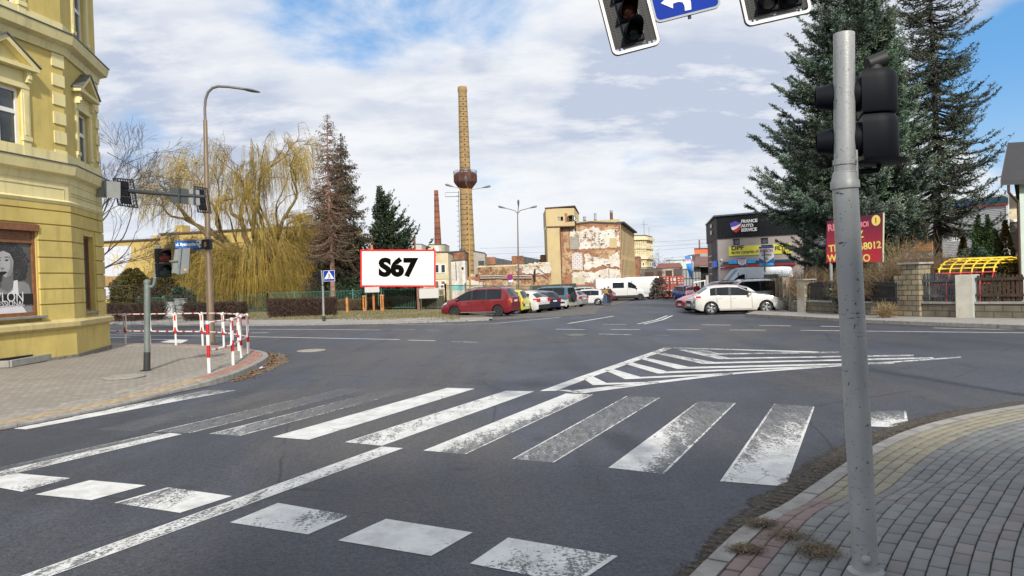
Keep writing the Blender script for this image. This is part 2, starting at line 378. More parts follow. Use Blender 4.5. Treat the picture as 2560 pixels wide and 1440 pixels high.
# left corner pavement with kerb
KL = [(-700, 1185), (0, 1066), (100, 1048), (300, 1008), (440, 975), (500, 958), (580, 935), (635, 912), (664, 896), (672, 887), (664, 880), (640, 875), (600, 869), (560, 865), (480, 861), (268, 857), (-200, 850)]
def smooth(P, n=4):
 P = [Ve((p[0], p[1], 0)) for p in P]; out = []
 for i in range(len(P)-1):
  p0 = P[max(i-1, 0)]; p1 = P[i]; p2 = P[i+1]; p3 = P[min(i+2, len(P)-1)]
  for k in range(n):
   t_ = k/n; out.append(.5*((2*p1)+(p2-p0)*t_+(2*p0-5*p1+4*p2-p3)*t_*t_+(3*p1-p0-3*p2+p3)*t_**3))
 out.append(P[-1]); return out
kl = smooth(GP(KL[:5], .05)+GP(KL[5:6], .09)+GP(KL[6:], .12), 4)
def resample(P, step):
 out = [P[0].copy()]; acc_ = 0.; last = P[0]
 for a, b in zip(P[:-1], P[1:]):
  seg = (b-a).length; pos = 0.
  while acc_+seg-pos >= step:
   pos += step-acc_; out.append(a+(b-a)*(pos/seg)); acc_ = 0.
  acc_ += seg-pos
 return out
def normals(P, side):
 N = []
 for i in range(len(P)):
  d = (P[min(i+1, len(P)-1)]-P[max(i-1, 0)]).normalized(); N.append(Ve((-d.y, d.x, 0))*side)
 return N
def kerb(name, P, side, w=.15, hfun=lambda p: .12, seg=4):
 P = resample(P, .25); N = normals(P, side); mb = MB()
 for a in range(0, len(P)-1, seg):                # stones about a metre long with open joints
  b = min(a+seg, len(P)-1); vs = []; k = 0
  for i in range(a, b+1):
   t_ = .012 if i == a else (-.012 if i == b else 0); d = (P[b]-P[a]).normalized()*t_
   p = P[i]+d; q = p+N[i]*w; h = hfun(p)
   for c, z in ((p, -.06), (p+N[i]*.005, h-.015), (p+N[i]*.02, h), (q, h), (q, -.06)): vs.append(Ve((c.x, c.y, hz(c.x, c.y)+z)))
  n = b-a+1
  fs = [(i*5+j, i*5+(j+1), (i+1)*5+j+1, (i+1)*5+j) for i in range(n-1) for j in range(4)]+[(0, 1, 2, 3, 4), tuple((n-1)*5+j for j in (4, 3, 2, 1, 0))]
  mb.add(vs, fs)
 return tag(mb.build(name, M_KERB, keep=True), kind='structure')
def hl(p):                                           # dropped kerb at the crossing
 return .05+.075*min(1, max(0, (p.y-13.5)/1.5)) if p.x > -30 else .12
kl_h = lambda p: hl(p)
kerb('kerb', kl, 1, hfun=kl_h)
def paver_mat(name, rot):
 m, t, b = bsdf(name); p = geo(t); n = t.new('ShaderNodeTexBrick'); t.link(t.mapping(p, rot=(0, 0, rot)), n.inputs[0]); n.inputs['Scale'].default_value = 1
 n.inputs['Brick Width'].default_value = .2; n.inputs['Row Height'].default_value = .1; n.inputs['Mortar Size'].default_value = .006; n.inputs['Mortar Smooth'].default_value = .3
 n.inputs['Color1'].default_value = (.33, .30, .265, 1); n.inputs['Color2'].default_value = (.26, .235, .205, 1); n.inputs['Mortar'].default_value = (.10, .09, .07, 1)
 c = t.mix(t.math('MULTIPLY', t.rng(t.noise(p, .5, 6, .65), .4, .7), .45), n.outputs[0], (.20, .18, .15)); t.link(c, b.inputs['Base Color']); b.inputs['Roughness'].default_value = .85
 bn = t.new('ShaderNodeBump'); bn.inputs['Strength'].default_value = .8; bn.inputs['Distance'].default_value = .01; bn.invert = True; t.link(n.outputs['Fac'], bn.inputs['Height']); t.link(bn.outputs[0], b.inputs['Normal'])
 return m
M_PAVL = paver_mat('block_paving', .35)
def inner(P, side, w): N = normals(P, side); return [p+n*w for p, n in zip(P, N)]
klr = resample(kl, .25); kin = inner(klr, 1, .155)
def sheet_h(o, fun):
 for v in o.data.vertices: v.co.z = hz(v.co.x, v.co.y)+fun(v.co)
 return o
pl = drape('pavement', [(p.x, p.y) for p in kin]+[(-70, kin[-1].y), (-70, kin[0].y)], .11, M_PAVL, 1.0)
sheet_h(pl, lambda p: hl(p)-.006)
# individual paving blocks, laid in courses that follow a kerb
M_BLOCK = mat('paving_block', (1, 1, 1), .82, var=.1, scale=9, bump=.35, bscale=120, attr=True)
def courses(name, P, side, start, rows, cols, bw, bh, hfun, rng, clip=None, gap=.008):
 V = []; Fc = []; T = []; base = resample(P, .02); Nn = normals(base, side)
 Nn = [sum((Nn[max(0, min(len(Nn)-1, i+k))] for k in range(-120, 121, 8)), Ve()).normalized() for i in range(len(Nn))]
 for r_ in range(rows):
  dd = start+r_*bh; line = [p+n*(dd+bh/2) for p, n in zip(base, Nn)]
  L = [0.]
  for a, b in zip(line[:-1], line[1:]):
   dv = b-a; L.append(L[-1]+(dv.length if dv.dot(base[1]-base[0]) != 0 else 0))
  tot = L[-1]; s_ = (r_ % 2)*bw/2-bw*.5; LA = np.array(L); X = np.array([p.x for p in line]); Y = np.array([p.y for p in line])
  while s_ < tot:
   sa = s_+gap/2; sb = s_+bw-gap/2; s_ += bw
   if sa < 0 or sb > tot: continue
   a = Ve((np.interp(sa, LA, X), np.interp(sa, LA, Y), 0)); b = Ve((np.interp(sb, LA, X), np.interp(sb, LA, Y), 0))
   mid = (a+b)/2
   if clip and not clip(mid): continue
   dv = (b-a).normalized(); nn = Ve((-dv.y, dv.x, 0))*side*(bh/2-gap/2)
   if rng.random() < .5: dx = 0
   dz = rng.gauss(0, .0012); c = cols(mid, r_, rng); n0 = len(V); q = [a-nn, b-nn, b+nn, a+nn]; z0 = hz(mid.x, mid.y)+hfun(mid); tl = [rng.gauss(0, .0012) for _ in range(4)]
   cen = (a+b)/2
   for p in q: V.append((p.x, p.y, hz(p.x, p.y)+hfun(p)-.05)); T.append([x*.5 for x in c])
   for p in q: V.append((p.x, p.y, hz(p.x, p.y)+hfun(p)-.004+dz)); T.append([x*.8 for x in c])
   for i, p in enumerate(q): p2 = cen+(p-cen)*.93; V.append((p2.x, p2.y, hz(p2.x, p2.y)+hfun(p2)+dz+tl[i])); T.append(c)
   for i in range(4):
    j = (i+1) % 4; Fc.append((n0+i, n0+j, n0+4+j, n0+4+i)); Fc.append((n0+4+i, n0+4+j, n0+8+j, n0+8+i))
   Fc.append((n0+8, n0+9, n0+10, n0+11))
 return fast(name, V, Fc, M_BLOCK, tone=T, kind='structure')
rng = random.Random(4)
def colL(p, r_, g):
 k = g.uniform(.85, 1.15)
 if r_ < 3: return [x*k for x in ((.36, .20, .16) if p.y > 14.8 else (.40, .31, .20))]
 return [x*k for x in (.31, .285, .25)]
vis = [p for p in kl if -22 < p.x and p.y < 32]
courses('paving_edge', vis, 1, .16, 9, colL, .2, .1, lambda p: hl(p)+.004, rng)
# near right pavement
KR = [(1500, 1650), (1715, 1440), (1825, 1334), (1895, 1267), (1949, 1237), (1985, 1226), (2042, 1199), (2107, 1154), (2179, 1109), (2287, 1063), (2420, 1032), (2560, 1008), (2800, 985), (3300, 965)]
kr = smooth(GP(KR[:5], .115)+GP(KR[5:6], .08)+GP(KR[6:], .04), 5)
for _k in range(3):
 _r = resample(kr, .1); kr = [sum((_r[max(0, min(len(_r)-1, i+j))] for j in range(-5, 6)), Ve())/11 for i in range(len(_r))]
ia = min(range(len(kr)), key=lambda i: (kr[i]-Ve((*GP([(1985, 1226)], .1)[0], 0))).length); ib = min(range(len(kr)), key=lambda i: (kr[i]-Ve((*GP([(2560, 1008)], .1)[0], 0))).length)
sa_, sb_ = kr[ia], kr[ib]
def hr(p):                                            # raised where the kerb is full height, dropped along the crossing
 a = min(1, max(0, (sa_.y-p.y+(p.x-sa_.x)*.35)/.7)); return .035+.085*a*a*(3-2*a)
kerb('kerb', kr, -1, hfun=hr)
krr = resample(kr, .25); krin = inner(krr, -1, .155)
pr = drape('pavement', [(p.x, p.y) for p in krin]+[(45, krin[-1].y), (45, -12), (krin[0].x, -12)], .08, mat('joint_moss', (.075, .082, .055), .95, var=.4, scale=14, bump=.8, col2=(.12, .115, .10), c2=.5), .5)
sheet_h(pr, lambda p: hr(p)-.022)
def colR(p, r_, g):
 k = g.uniform(.86, 1.12); dist_ = (p-sa_).length; past = p.y > sa_.y-.1*r_
 if r_ < 4 and past: c = (.27, .25, .19)
 elif r_ < 2: c = (.225, .17, .16)
 else: c = (.19, .198, .20) if g.random() < .85 else (.20, .19, .187)
 return [x*k for x in c]
courses('paving_blocks', kr, -1, .16, 58, colR, .2, .1, hr, rng, clip=lambda p: p.y > -.5 and p.x < 16 and p.y < 16)
# far sidewalks, verge, parking lots
fl = smooth(farL, 3); fr = smooth(farR, 3)
kerb('kerb', [p for p in fl if p.x > -50], 1, hfun=lambda p: .07, seg=4); kerb('kerb', fr, 1, hfun=lambda p: .13)
flu = GP([(1231, 796), (1100, 796), (996, 796.5), (812, 801), (640, 802), (268, 799), (-400, 790)])
drape('sidewalk', [(p.x, p.y+.14) for p in fl]+flu, .075, M_SLAB)
fence_line = [(-58, 78), (gat(268, 70).x, 70), (gat(670, 64).x, 64), (gat(1040, 57.5).x, 57.5), (gat(1115, 55.5).x, 55.5), (gat(1330, 66).x, 66)]
drape('verge', flu+[fence_line[0], (fence_line[1][0], 70.5), (fence_line[2][0], 64.5), (fence_line[3][0], 58), (fence_line[4][0], 56), (gat(1150, 53).x, 53)], .085, M_VERGE)
drape('parking_lot', GP([(1100, 797), (1231, 801.5), (1317, 796), (1400, 792.5), (1490, 786)])+[(gat(1500, 60).x, 60), (gat(1590, 92).x, 92), (gat(1640, 118).x, 118), (gat(1200, 118).x, 118), (gat(1130, 56).x, 56)], .012, M_GRAVEL)
drape('yard', [fence_line[0], (-58, 150), (-8, 150), (gat(1130, 60).x, 60)]+[fence_line[3], fence_line[2], fence_line[1]], .06, M_DIRT)
wallL = GP([(1985, 779), (2158, 787), (2390, 793), (2560, 795), (2900, 800)], .13)
drape('sidewalk', [(p.x-.0, p.y+.14) for p in fr]+[(wallL[-1][0], wallL[-1][1]+.5)]+[(x, y+.4) for x, y in wallL[::-1]]+[(gat(1935, 44).x, 44)], .12, M_SLAB)
drape('garden', [(x, y+.6) for x, y in wallL]+[(45, 60), (gat(2000, 60).x, 60)], .16, mat('garden_soil', (.13, .12, .06), .95, var=.4, scale=3, bump=.8, col2=(.16, .12, .075)))
# painted markings, worn by traffic
def paintmat():
 m, t, b = bsdf('road_paint'); p = geo(t); a = t.new('ShaderNodeAttribute', attribute_name='wear').outputs['Fac']
 u = t.new('ShaderNodeUVMap').outputs[0]
 n = t.math('ADD', t.math('MULTIPLY', t.noise(p, 34, 5, .75), .55), t.math('MULTIPLY', t.noise(t.mapping(p, (1, .22, 1), (0, 0, -.6)), 7, 6, .75), .45))
 edge = t.new('ShaderNodeSeparateXYZ'); t.link(u, edge.inputs[0])
 ed = t.math('SUBTRACT', .5, t.math('ABSOLUTE', t.math('SUBTRACT', edge.outputs[0], .5)))
 keep = t.math('MULTIPLY', t.rng(ed, .035, .06, 1, 0), .12)
 th = t.math('SUBTRACT', t.math('MULTIPLY', a, .42), t.math('ADD', keep, -.315))
 k = t.rng(t.math('SUBTRACT', n, th), -.02, .035)
 vo = t.new('ShaderNodeTexVoronoi', feature='DISTANCE_TO_EDGE'); t.link(t.mapping(t.mix(.25, p, t.noise(p, 3, 4, .7), 'ADD'), (1, 1, .001)), vo.inputs['Vector']); vo.inputs['Scale'].default_value = 1.7
 cr = t.math('MULTIPLY', t.rng(vo.outputs[0], .0, .012, 1, 0), t.rng(t.noise(p, .8, 3), .46, .6)); k = t.math('MULTIPLY', k, t.math('SUBTRACT', 1.0, t.math('MULTIPLY', cr, .85)))
 fm = t.math('MULTIPLY', t.math('MULTIPLY', t.rng(t.noise(t.mapping(p, (1, .2, 1), (0, 0, -.6)), 16, 6, .75), .3, .7, .08, .62), t.rng(a, .2, 1.15, 1, 0)), t.rng(t.noise(p, 60, 3, .7), .35, .65, .6, 1)); k = t.math('MAXIMUM', k, fm)
 c = t.mix(t.rng(t.noise(p, 3.5, 6, .7), .35, .72), (.66, .67, .67), (.46, .46, .44)); t.link(c, b.inputs['Base Color']); b.inputs['Roughness'].default_value = .7
 tr = t.new('ShaderNodeBsdfTransparent'); mx = t.new('ShaderNodeMixShader'); t.link(k, mx.inputs[0]); t.link(tr.outputs[0], mx.inputs[1]); t.link(b.outputs[0], mx.inputs[2])
 t.link(mx.outputs[0], t.n['Material Output'].inputs[0]); return m
M_PAINT = paintmat()
class Marks:
 def __init__(s): s.V = []; s.F = []; s.w = []; s.u = []
 def quad(s, q, wear=(0.2,)*4, n=12, m=4, px=True, off=.0035):   # q = TL, TR, BR, BL
  P = [G(*p) for p in q] if px else [Ve(p) for p in q]
  if isinstance(wear, (int, float)): wear = (wear,)*4
  n0 = len(s.V)
  for i in range(n+1):
   t_ = i/n
   for j in range(m+1):
    k = j/m; a = P[0].lerp(P[1], k); b = P[3].lerp(P[2], k); p = a.lerp(b, t_); s.V.append((p.x, p.y, hz(p.x, p.y)+off)); s.u.append((k, t_))
    s.w.append((wear[0]*(1-k)+wear[1]*k)*(1-t_)+(wear[3]*(1-k)+wear[2]*k)*t_)
  s.F += [(n0+i*(m+1)+j, n0+i*(m+1)+j+1, n0+(i+1)*(m+1)+j+1, n0+(i+1)*(m+1)+j) for i in range(n) for j in range(m)]
  return s
 def line(s, a, b, w, wear=.2, n=16): # a stripe of real width w between two pixels
  A = G(*a); B = G(*b); d = (B-A); d.z = 0; d.normalize(); q = Ve((-d.y, d.x, 0))*w/2
  return s.quad([A-q, A+q, B+q, B-q], wear, n, 2, px=False)
 def build(s, name):
  o = fast(name, s.V, s.F, M_PAINT, kind='structure'); me = o.data; at_ = me.attributes.new('wear', 'FLOAT', 'POINT'); at_.data.foreach_set('value', np.array(s.w, np.float32))
  l = me.uv_layers.new(name='UVMap'); vi = np.zeros(len(me.loops), np.int32); me.loops.foreach_get('vertex_index', vi); l.data.foreach_set('uv', np.array(s.u, np.float32)[vi].ravel())
  for p in me.polygons: pass
  return o
z = Marks()
for q, w in (([(2128, 1030), (2265, 1027), (2273, 1071), (2124, 1064)], (.8, .75, .1, .15)),
    ([(1935, 1010), (2037, 1017), (1965, 1217), (1800, 1204)], (.75, .7, .0, .35)),
    ([(1745, 1004), (1840, 1008), (1660, 1186), (1521, 1170)], (.85, .65, .65, -.1)),
    ([(1565, 991), (1650, 995), (1385, 1157), (1280, 1148)], (.72, .68, .58, .55)),
    ([(1415, 984), (1483, 987), (1165, 1136), (1058, 1127)], (-.1, .5, .7, .2)),
    ([(1265, 977), (1335, 979), (955, 1115), (862, 1106)], (.2, .2, .25, .45)),
    ([(1118, 970), (1187, 972), (772, 1100), (681, 1093)], (.1, .1, -.1, .0)),
    ([(985, 970), (1045, 972), (600, 1090), (523, 1085)], (1.0, .95, .55, .45)),
    ([(855, 972), (920, 973), (475, 1083), (385, 1080)], (.9, .95, .62, .6)),
    ([(690, 973), (760, 975), (330, 1078), (235, 1076)], (.98, .98, .92, .9))): z.quad(q, w, 20, 6)
z.build('zebra_crossing')
z = Marks()
for q, w in (([(-80, 1206), (45, 1184), (175, 1196), (55, 1230)], (.1, .0, .45, .4)), ([(225, 1201), (365, 1214), (228, 1251), (88, 1237)], (.05, .05, .0, .1)),
    ([(420, 1219), (580, 1241), (450, 1283), (285, 1258)], (.6, .1, .05, .55)), ([(695, 1258), (878, 1290), (770, 1337), (575, 1307)], (-.1, .7, .15, .4)),
    ([(965, 1298), (1182, 1332), (1078, 1391), (845, 1352)], (.1, .05, .15, .1)), ([(1270, 1345), (1545, 1391), (1440, 1462), (1175, 1410)], (.1, .5, .55, .25))): z.quad(q, w, 10, 10)
z.quad([(520, 976), (590, 976), (65, 1074), (18, 1071)], (.7, .5, .0, .0), 30, 3)
z.quad([(955, 1117), (1008, 1121), (130, 1440), (55, 1440)], (.25, .3, .45, .4), 50, 3); z.quad([(55, 1440), (130, 1440), (-260, 1600), (-360, 1600)], .4, 10, 3)
z.quad([(425, 1083), (455, 1086), (-60, 1207), (-60, 1192)], (.25, .3, .5, .45), 40, 3); z.quad([(385, 1084), (405, 1086), (-60, 1192), (-60, 1182)], (.5, .6, .8, .8), 40, 3)
z.build('lane_markings')
z = Marks(); Z = lambda x, y: (1300+x/2.0317, 760+y/2.0317)
z.quad([Z(735, 222), Z(775, 224), Z(185, 441), Z(100, 443)], (.75, .8, .2, .2), 30, 3)
z.quad([Z(185, 438), Z(240, 437), Z(340, 447), Z(315, 456)], .1, 4, 3);
z.quad([Z(315, 455), Z(250, 442), Z(700, 390), Z(700, 403)], (.2, .2, .4, .4), 12, 3); z.quad([Z(700, 403), Z(700, 391), Z(1080, 349), Z(1080, 358)], (.4, .4, .6, .6), 12, 3)
z.quad([Z(1080, 358), Z(1080, 350), Z(1570, 314), Z(1570, 321)], (.5, .5, .3, .3), 12, 3); z.quad([Z(1570, 321), Z(1570, 315), Z(2240, 268), Z(2240, 274)], (.5, .5, .7, .7), 12, 3)
for a, b, c, d_, tip, w0, w1 in (((310, 372), (360, 364), (440, 402), (370, 413), (705, 399), .15, .25), ((425, 335), (480, 333), (612, 371), (535, 383), (1080, 355), .35, .3),
  ((520, 301), (572, 298), (748, 343), (700, 354), (1570, 318), .15, .3), ((600, 276), (645, 274), (858, 320), (800, 331), (1900, 300), .45, .35),
  ((690, 252), (733, 251), (990, 296), (930, 305), (2100, 275), .6, .4), ((800, 232), (845, 232), (1065, 274), (1010, 281), (2000, 262), .6, .5), ((860, 224), (905, 226), (1010, 252), (950, 258), (1620, 246), .8, .6)):
 z.quad([Z(*a), Z(*b), Z(*c), Z(*d_)], (w0+.15, w0+.15, w0, w0), 10, 3)
 z.quad([Z(*d_), Z(*c), Z(tip[0], tip[1]-4), Z(tip[0], tip[1]+3)], (w1, w1, w1+.25, w1+.25), 24, 2)
z.quad([Z(760, 224), Z(800, 222), Z(1515, 242), Z(1515, 248)], (.75, .75, .5, .5), 20, 2)
z.w = [w_-.28 for w_ in z.w]
z.build('hatched_island')
z = Marks()
for a, b, w, wr in (((560, 840.5), (1000, 849), .13, .1), ((1020, 850.5), (1088, 852), .13, .1), ((1130, 854), (1195, 856), .12, .6), ((560, 823), (952, 825), .13, .25), ((977, 824.5), (1038, 824), .12, .5), ((1065, 825), (1103, 826), .12, .6),
  ((626, 832), (670, 832), .13, .2), ((990, 811), (1234, 809), .14, .45), ((1234, 809), (1400, 793.5), .14, .3), ((1420, 809), (1534, 790.5), .16, .15), ((1595, 810), (1640, 800), .12, .2), ((1640, 800), (1669, 789), .12, .2),
  ((1610, 810.5), (1655, 800), .12, .2), ((1655, 800), (1681, 789), .12, .2), ((1507, 811), (1566, 811), .14, .4), ((1690, 811), (1700, 811), .12, .6), ((1755, 812), (1827, 813), .14, .2), ((1898, 814), (1977, 815), .14, .25), ((2052, 815.5), (2110, 817), .14, .3),
  ((1389, 823), (1462, 824), .14, .35), ((1525, 824), (1600, 824), .14, .2), ((1667, 824.5), (1750, 824.5), .14, .2), ((1824, 825), (1915, 825.5), .14, .2), ((2001, 826), (2700, 834), .13, .2), ((1497, 835), (1578, 837), .12, .5), ((1640, 838), (1670, 839), .12, .7),
  ((2333, 820), (2700, 828), .12, .4), ((293, 832), (365, 834), .2, .2), ((200, 836), (334, 838), .2, .2), ((200, 843), (323, 843.5), .25, .2), ((330, 838), (560, 840.5), .13, .15), ((268, 823), (560, 823), .12, .4), ((358, 848), (440, 850), .18, .15)): z.line(a, b, w, wr)
z.quad([(436, 848.5), (471, 850), (452, 858.5), (400, 855.5)], .1, 4, 4)
z.w = [w_-.12 for w_ in z.w]
z.build('road_markings')
# manholes, patches, kerb litter
M_IRON = mat('manhole_iron', (.16, .15, .14), .6, .4, var=.3, scale=20, bump=.6)
M_LID = mat('manhole_concrete', (.30, .28, .25), .8, var=.2, scale=12, bump=.4)
for (px, py, r_, off, m, lab) in ((778, 877, .42, .008, M_LID, 'round concrete manhole cover in the road off the left kerb'), (1440, 838, .38, .008, M_IRON, 'dark round manhole cover in the middle of the junction'), (310, 943, .40, .13, M_LID, 'round cover set in the block paving beside the left signal pole')):
 p = G(px, py, off); mb = MB(); mb.lathe([(r_, 0), (r_, .014), (r_*.97, .018), (r_*.86, .018), (r_*.85, .010), (r_*.8, .010), (r_*.79, .017), (r_*.05, .018)], 40, Matrix.Translation(p))
 tag(mb.build('manhole_cover', m, smooth=True), lab, 'manhole cover')
M_PATCH = asphalt('asphalt_patch', (.050, .053, .062), (.07, .065, .06))
p = G(1375, 846)
drape('asphalt_patch', [(p.x+1.5*cos(a), p.y+1.9*sin(a)) for a in np.linspace(0, 6.28, 22)[:-1]], .003, M_PATCH)
def gritm(name, col):
 m, t, b = bsdf(name); p = geo(t); u = t.new('ShaderNodeSeparateXYZ'); t.link(t.new('ShaderNodeUVMap').outputs[0], u.inputs[0])
 c = t.mix(t.rng(t.noise(p, 30, 5, .8), .35, .65), tuple(x*.5 for x in col), tuple(x*1.5 for x in col)); t.link(c, b.inputs['Base Color']); b.inputs['Roughness'].default_value = .95
 k = t.rng(t.math('SUBTRACT', t.math('ADD', t.math('MULTIPLY', t.noise(p, 3, 7, .7), .9), t.math('MULTIPLY', t.noise(p, 40, 3, .7), .35)), t.math('MULTIPLY', u.outputs[0], .85)), .06, .22)
 tr = t.new('ShaderNodeBsdfTransparent'); mx = t.new('ShaderNodeMixShader'); t.link(k, mx.inputs[0]); t.link(tr.outputs[0], mx.inputs[1]); t.link(b.outputs[0], mx.inputs[2]); t.link(mx.outputs[0], t.n['Material Output'].inputs[0]); return m
M_GRIT = gritm('gutter_grit', (.06, .05, .04)); M_DUST = gritm('gutter_dust', (.15, .115, .08))
def gutter(name, P, side, w, m=M_GRIT):
 P = resample(P, .2); N = normals(P, side); V = []; Fc = []
 for i, p in enumerate(P):
  e = sin(pi*i/(len(P)-1))**.4; a = p+N[i]*.01; b = p-N[i]*w*e; V += [(a.x, a.y, hz(a.x, a.y)+.0045), (b.x, b.y, hz(b.x, b.y)+.005)]
  if i: k = 2*i; Fc.append((k-2, k-1, k+1, k))
 o = fast(name, V, Fc, m, kind='structure'); l = o.data.uv_layers.new(name='UVMap')
 for lp in o.data.loops: l.data[lp.index].uv = (lp.vertex_index % 2, 0)
 return o
rng = random.Random(9)
gutter('gutter_dirt', [p for p in kr if 1.2 < p.y < 16], -1, .5); gutter('gutter_dirt', [p for p in kl if -9 < p.x and 15.2 < p.y < 24], 1, .9, M_DUST)
gutter('gutter_dirt', fr, 1, .5); gutter('gutter_dirt', [p for p in kl if p.y < 15 and p.x > -13], 1, .15); gutter('gutter_dirt', fl, 1, .5, M_DUST)
def litter(name, n, posf, size, m, rng, tones, lab=None):
 V = []; Fc = []; T = []
 for i in range(n):
  c = posf(); a = rng.random()*6.28; s_ = size*rng.uniform(.4, 1.4); d1 = Ve((cos(a), sin(a), rng.uniform(-.3, .5)))*s_; d2 = Ve((-sin(a), cos(a), rng.uniform(-.3, .5)))*s_*rng.uniform(.2, .7)
  n0 = len(V); V += [c-d1, c-d2, c+d1, c+d2]; Fc.append((n0, n0+1, n0+2, n0+3)); k = tones[rng.randrange(len(tones))]; T += [k]*4
 return fast(name, [tuple(v) for v in V], Fc, m, tone=T, kind='stuff')
M_LEAF = mat('dead_leaves', (1, 1, 1), .8, var=.1, attr=True)
kk = resample([p for p in kl if -9 < p.x and 15 < p.y < 24], .1); kn = normals(kk, 1)
def pos1():
 i = rng.randrange(len(kk)); q = kk[i]-kn[i]*(.05+abs(rng.gauss(0, .16))); return Ve((q.x, q.y, hz(q.x, q.y)+.02))
litter('dead_leaves', 900, pos1, .045, M_LEAF, rng, [(.22, .12, .05), (.15, .09, .05), (.28, .17, .08), (.10, .07, .05)])
kk2 = resample([p for p in kr if 1.0 < p.y < 9], .1); kn2 = normals(kk2, -1)
def pos2():
 i = rng.randrange(len(kk2)); q = kk2[i]-kn2[i]*(.02+abs(rng.gauss(0, .09))); return Ve((q.x, q.y, hz(q.x, q.y)+.015))
litter('gutter_debris', 1500, pos2, .014, M_LEAF, rng, [(.05, .04, .03), (.09, .07, .05), (.16, .12, .07), (.13, .11, .08)])
M_MOSS = mat('dry_moss', (1, 1, 1), .95, attr=True)
def pos3():
 c, s_ = rng.choice((((1903, 1318), .16), ((1903, 1318), .10), ((2050, 1395), .20), ((1980, 1350), .2), ((1865, 1383), .12), ((2040, 1380), .14), ((1870, 1385), .1)))
 p = G(*c, .1); a = rng.random()*6.28; q = abs(rng.gauss(0, .5))*s_; x = p.x+cos(a)*q; y = p.y+sin(a)*q*.8; return Ve((x, y, hz(x, y)+hr(Ve((x, y, 0)))+.004+.02*rng.random()))
litter('moss_tufts', 16000, pos3, .0065, M_MOSS, rng, [(.13, .10, .065), (.21, .17, .11), (.08, .065, .04), (.15, .12, .075)])
# grass on the verge
def grass(name, n, pos, h, m, rng, tones):
 V = []; Fc = []; T = []
 for i in range(n):
  c = pos(); a = rng.random()*6.28; hh = h*rng.uniform(.4, 1.3); w = .02*rng.uniform(.7, 1.5); dx, dy = cos(a)*w, sin(a)*w; l = rng.uniform(-.6, .6)*hh, rng.uniform(-.6, .6)*hh
  n0 = len(V); V += [(c.x-dx, c.y-dy, c.z), (c.x+dx, c.y+dy, c.z), (c.x+l[0], c.y+l[1], c.z+hh)]; Fc.append((n0, n0+1, n0+2)); T += [tones[rng.randrange(len(tones))]]*3
 return fast(name, V, Fc, m, tone=T, kind='stuff')
M_GRASS = mat('grass_blades', (1, 1, 1), .8, attr=True)
def posg():
 while True:
  px = rng.uniform(250, 1150); py = rng.uniform(776, 796) if rng.random() < .75 else rng.uniform(776, 800)
  if rng.random() > .5+.5*sin(px*.03+py*.4): continue
  return G(px, py, .085)
grass('grass', 22000, posg, .10, M_GRASS, rng, [(.16, .17, .05), (.22, .19, .08), (.28, .23, .12), (.12, .13, .04), (.20, .15, .09)])
# unseen house added behind the camera to shade the near right corner
HB = thing('shade_house', 'unseen plain house added behind the camera to shade the near pavement', 'building', (15, -15, 0)); mb = MB(); mb.box((1.2, -21, -.1), (30, -9.2, 10.9)); mb.build('wall', mat('plain_render', (.45, .42, .36), .85), HB); mb = MB(); mb.box((1.0, -21.2, 10.9), (30.2, -9.0, 11.1)); mb.build('roof', mat('plain_roof', (.1, .09, .09), .8), HB)
# ---------------------------------------------------------------- buildings
M_GLASS = mat('window_glass', (.045, .055, .065), .08, var=.3, scale=.6, spec=.8)
M_DARK = mat('dark_opening', (.012, .012, .013), .9)  # near-black colour stands in for the shade inside openings
M_WPVC = mat('white_window_frame', (.74, .75, .74), .4, var=.04)
M_YEL = mat('yellow_render', (.57, .455, .145), .85, var=.1, scale=1.2, bump=.18, bscale=160, dirt=.55)
M_CRM = mat('cream_render', (.72, .64, .33), .8, var=.06, scale=1.5, bump=.12, bscale=160, dirt=.5)
M_GRN = mat('grey_render', (.50, .49, .30), .85, var=.06)
M_TIN = mat('lead_flashing', (.16, .17, .18), .45, .5, var=.2)
M_STONEB = mat('rough_plinth_stone', (.20, .185, .15), .95, var=.35, scale=9, bump=.9, bscale=25)
A1 = G(185, 893, .12); d1 = Ve((.179, 1, 0)).normalized(); d2 = Ve((-.237, 1, 0)).normalized(); d3 = Ve((-1, .12, 0)).normalized()
B0 = A1-d1*9.5; B2 = A1+d2*3.2; B3 = B2+d3*9
f1 = Face((B0.x, B0.y), (A1.x, A1.y)); f2 = Face((A1.x, A1.y), (B2.x, B2.y)); f3 = Face((B2.x, B2.y), (B3.x, B3.y))
f1.n = Ve((f1.d.y, -f1.d.x, 0)); f2.n = Ve((f2.d.y, -f2.d.x, 0)); f3.n = Ve((-d3.y, d3.x, 0)); f3.n = f3.n if f3.n.y > 0 else -f3.n
gz = .10
TH = thing('townhouse', 'yellow corner townhouse with cream quoins, pediments and a shop poster at the left edge', 'building', (A1.x, A1.y, gz))
zr = 12.2
def zf(py, x=178, f=f1, off=0.): return f.uz(x, py, off)[1]
c1t, c1b = zf(418), zf(447); c2t, c2b = zf(101), zf(130); fr1 = zf(508); pc_t, pc_b = zf(804), zf(818); stt = zf(886)
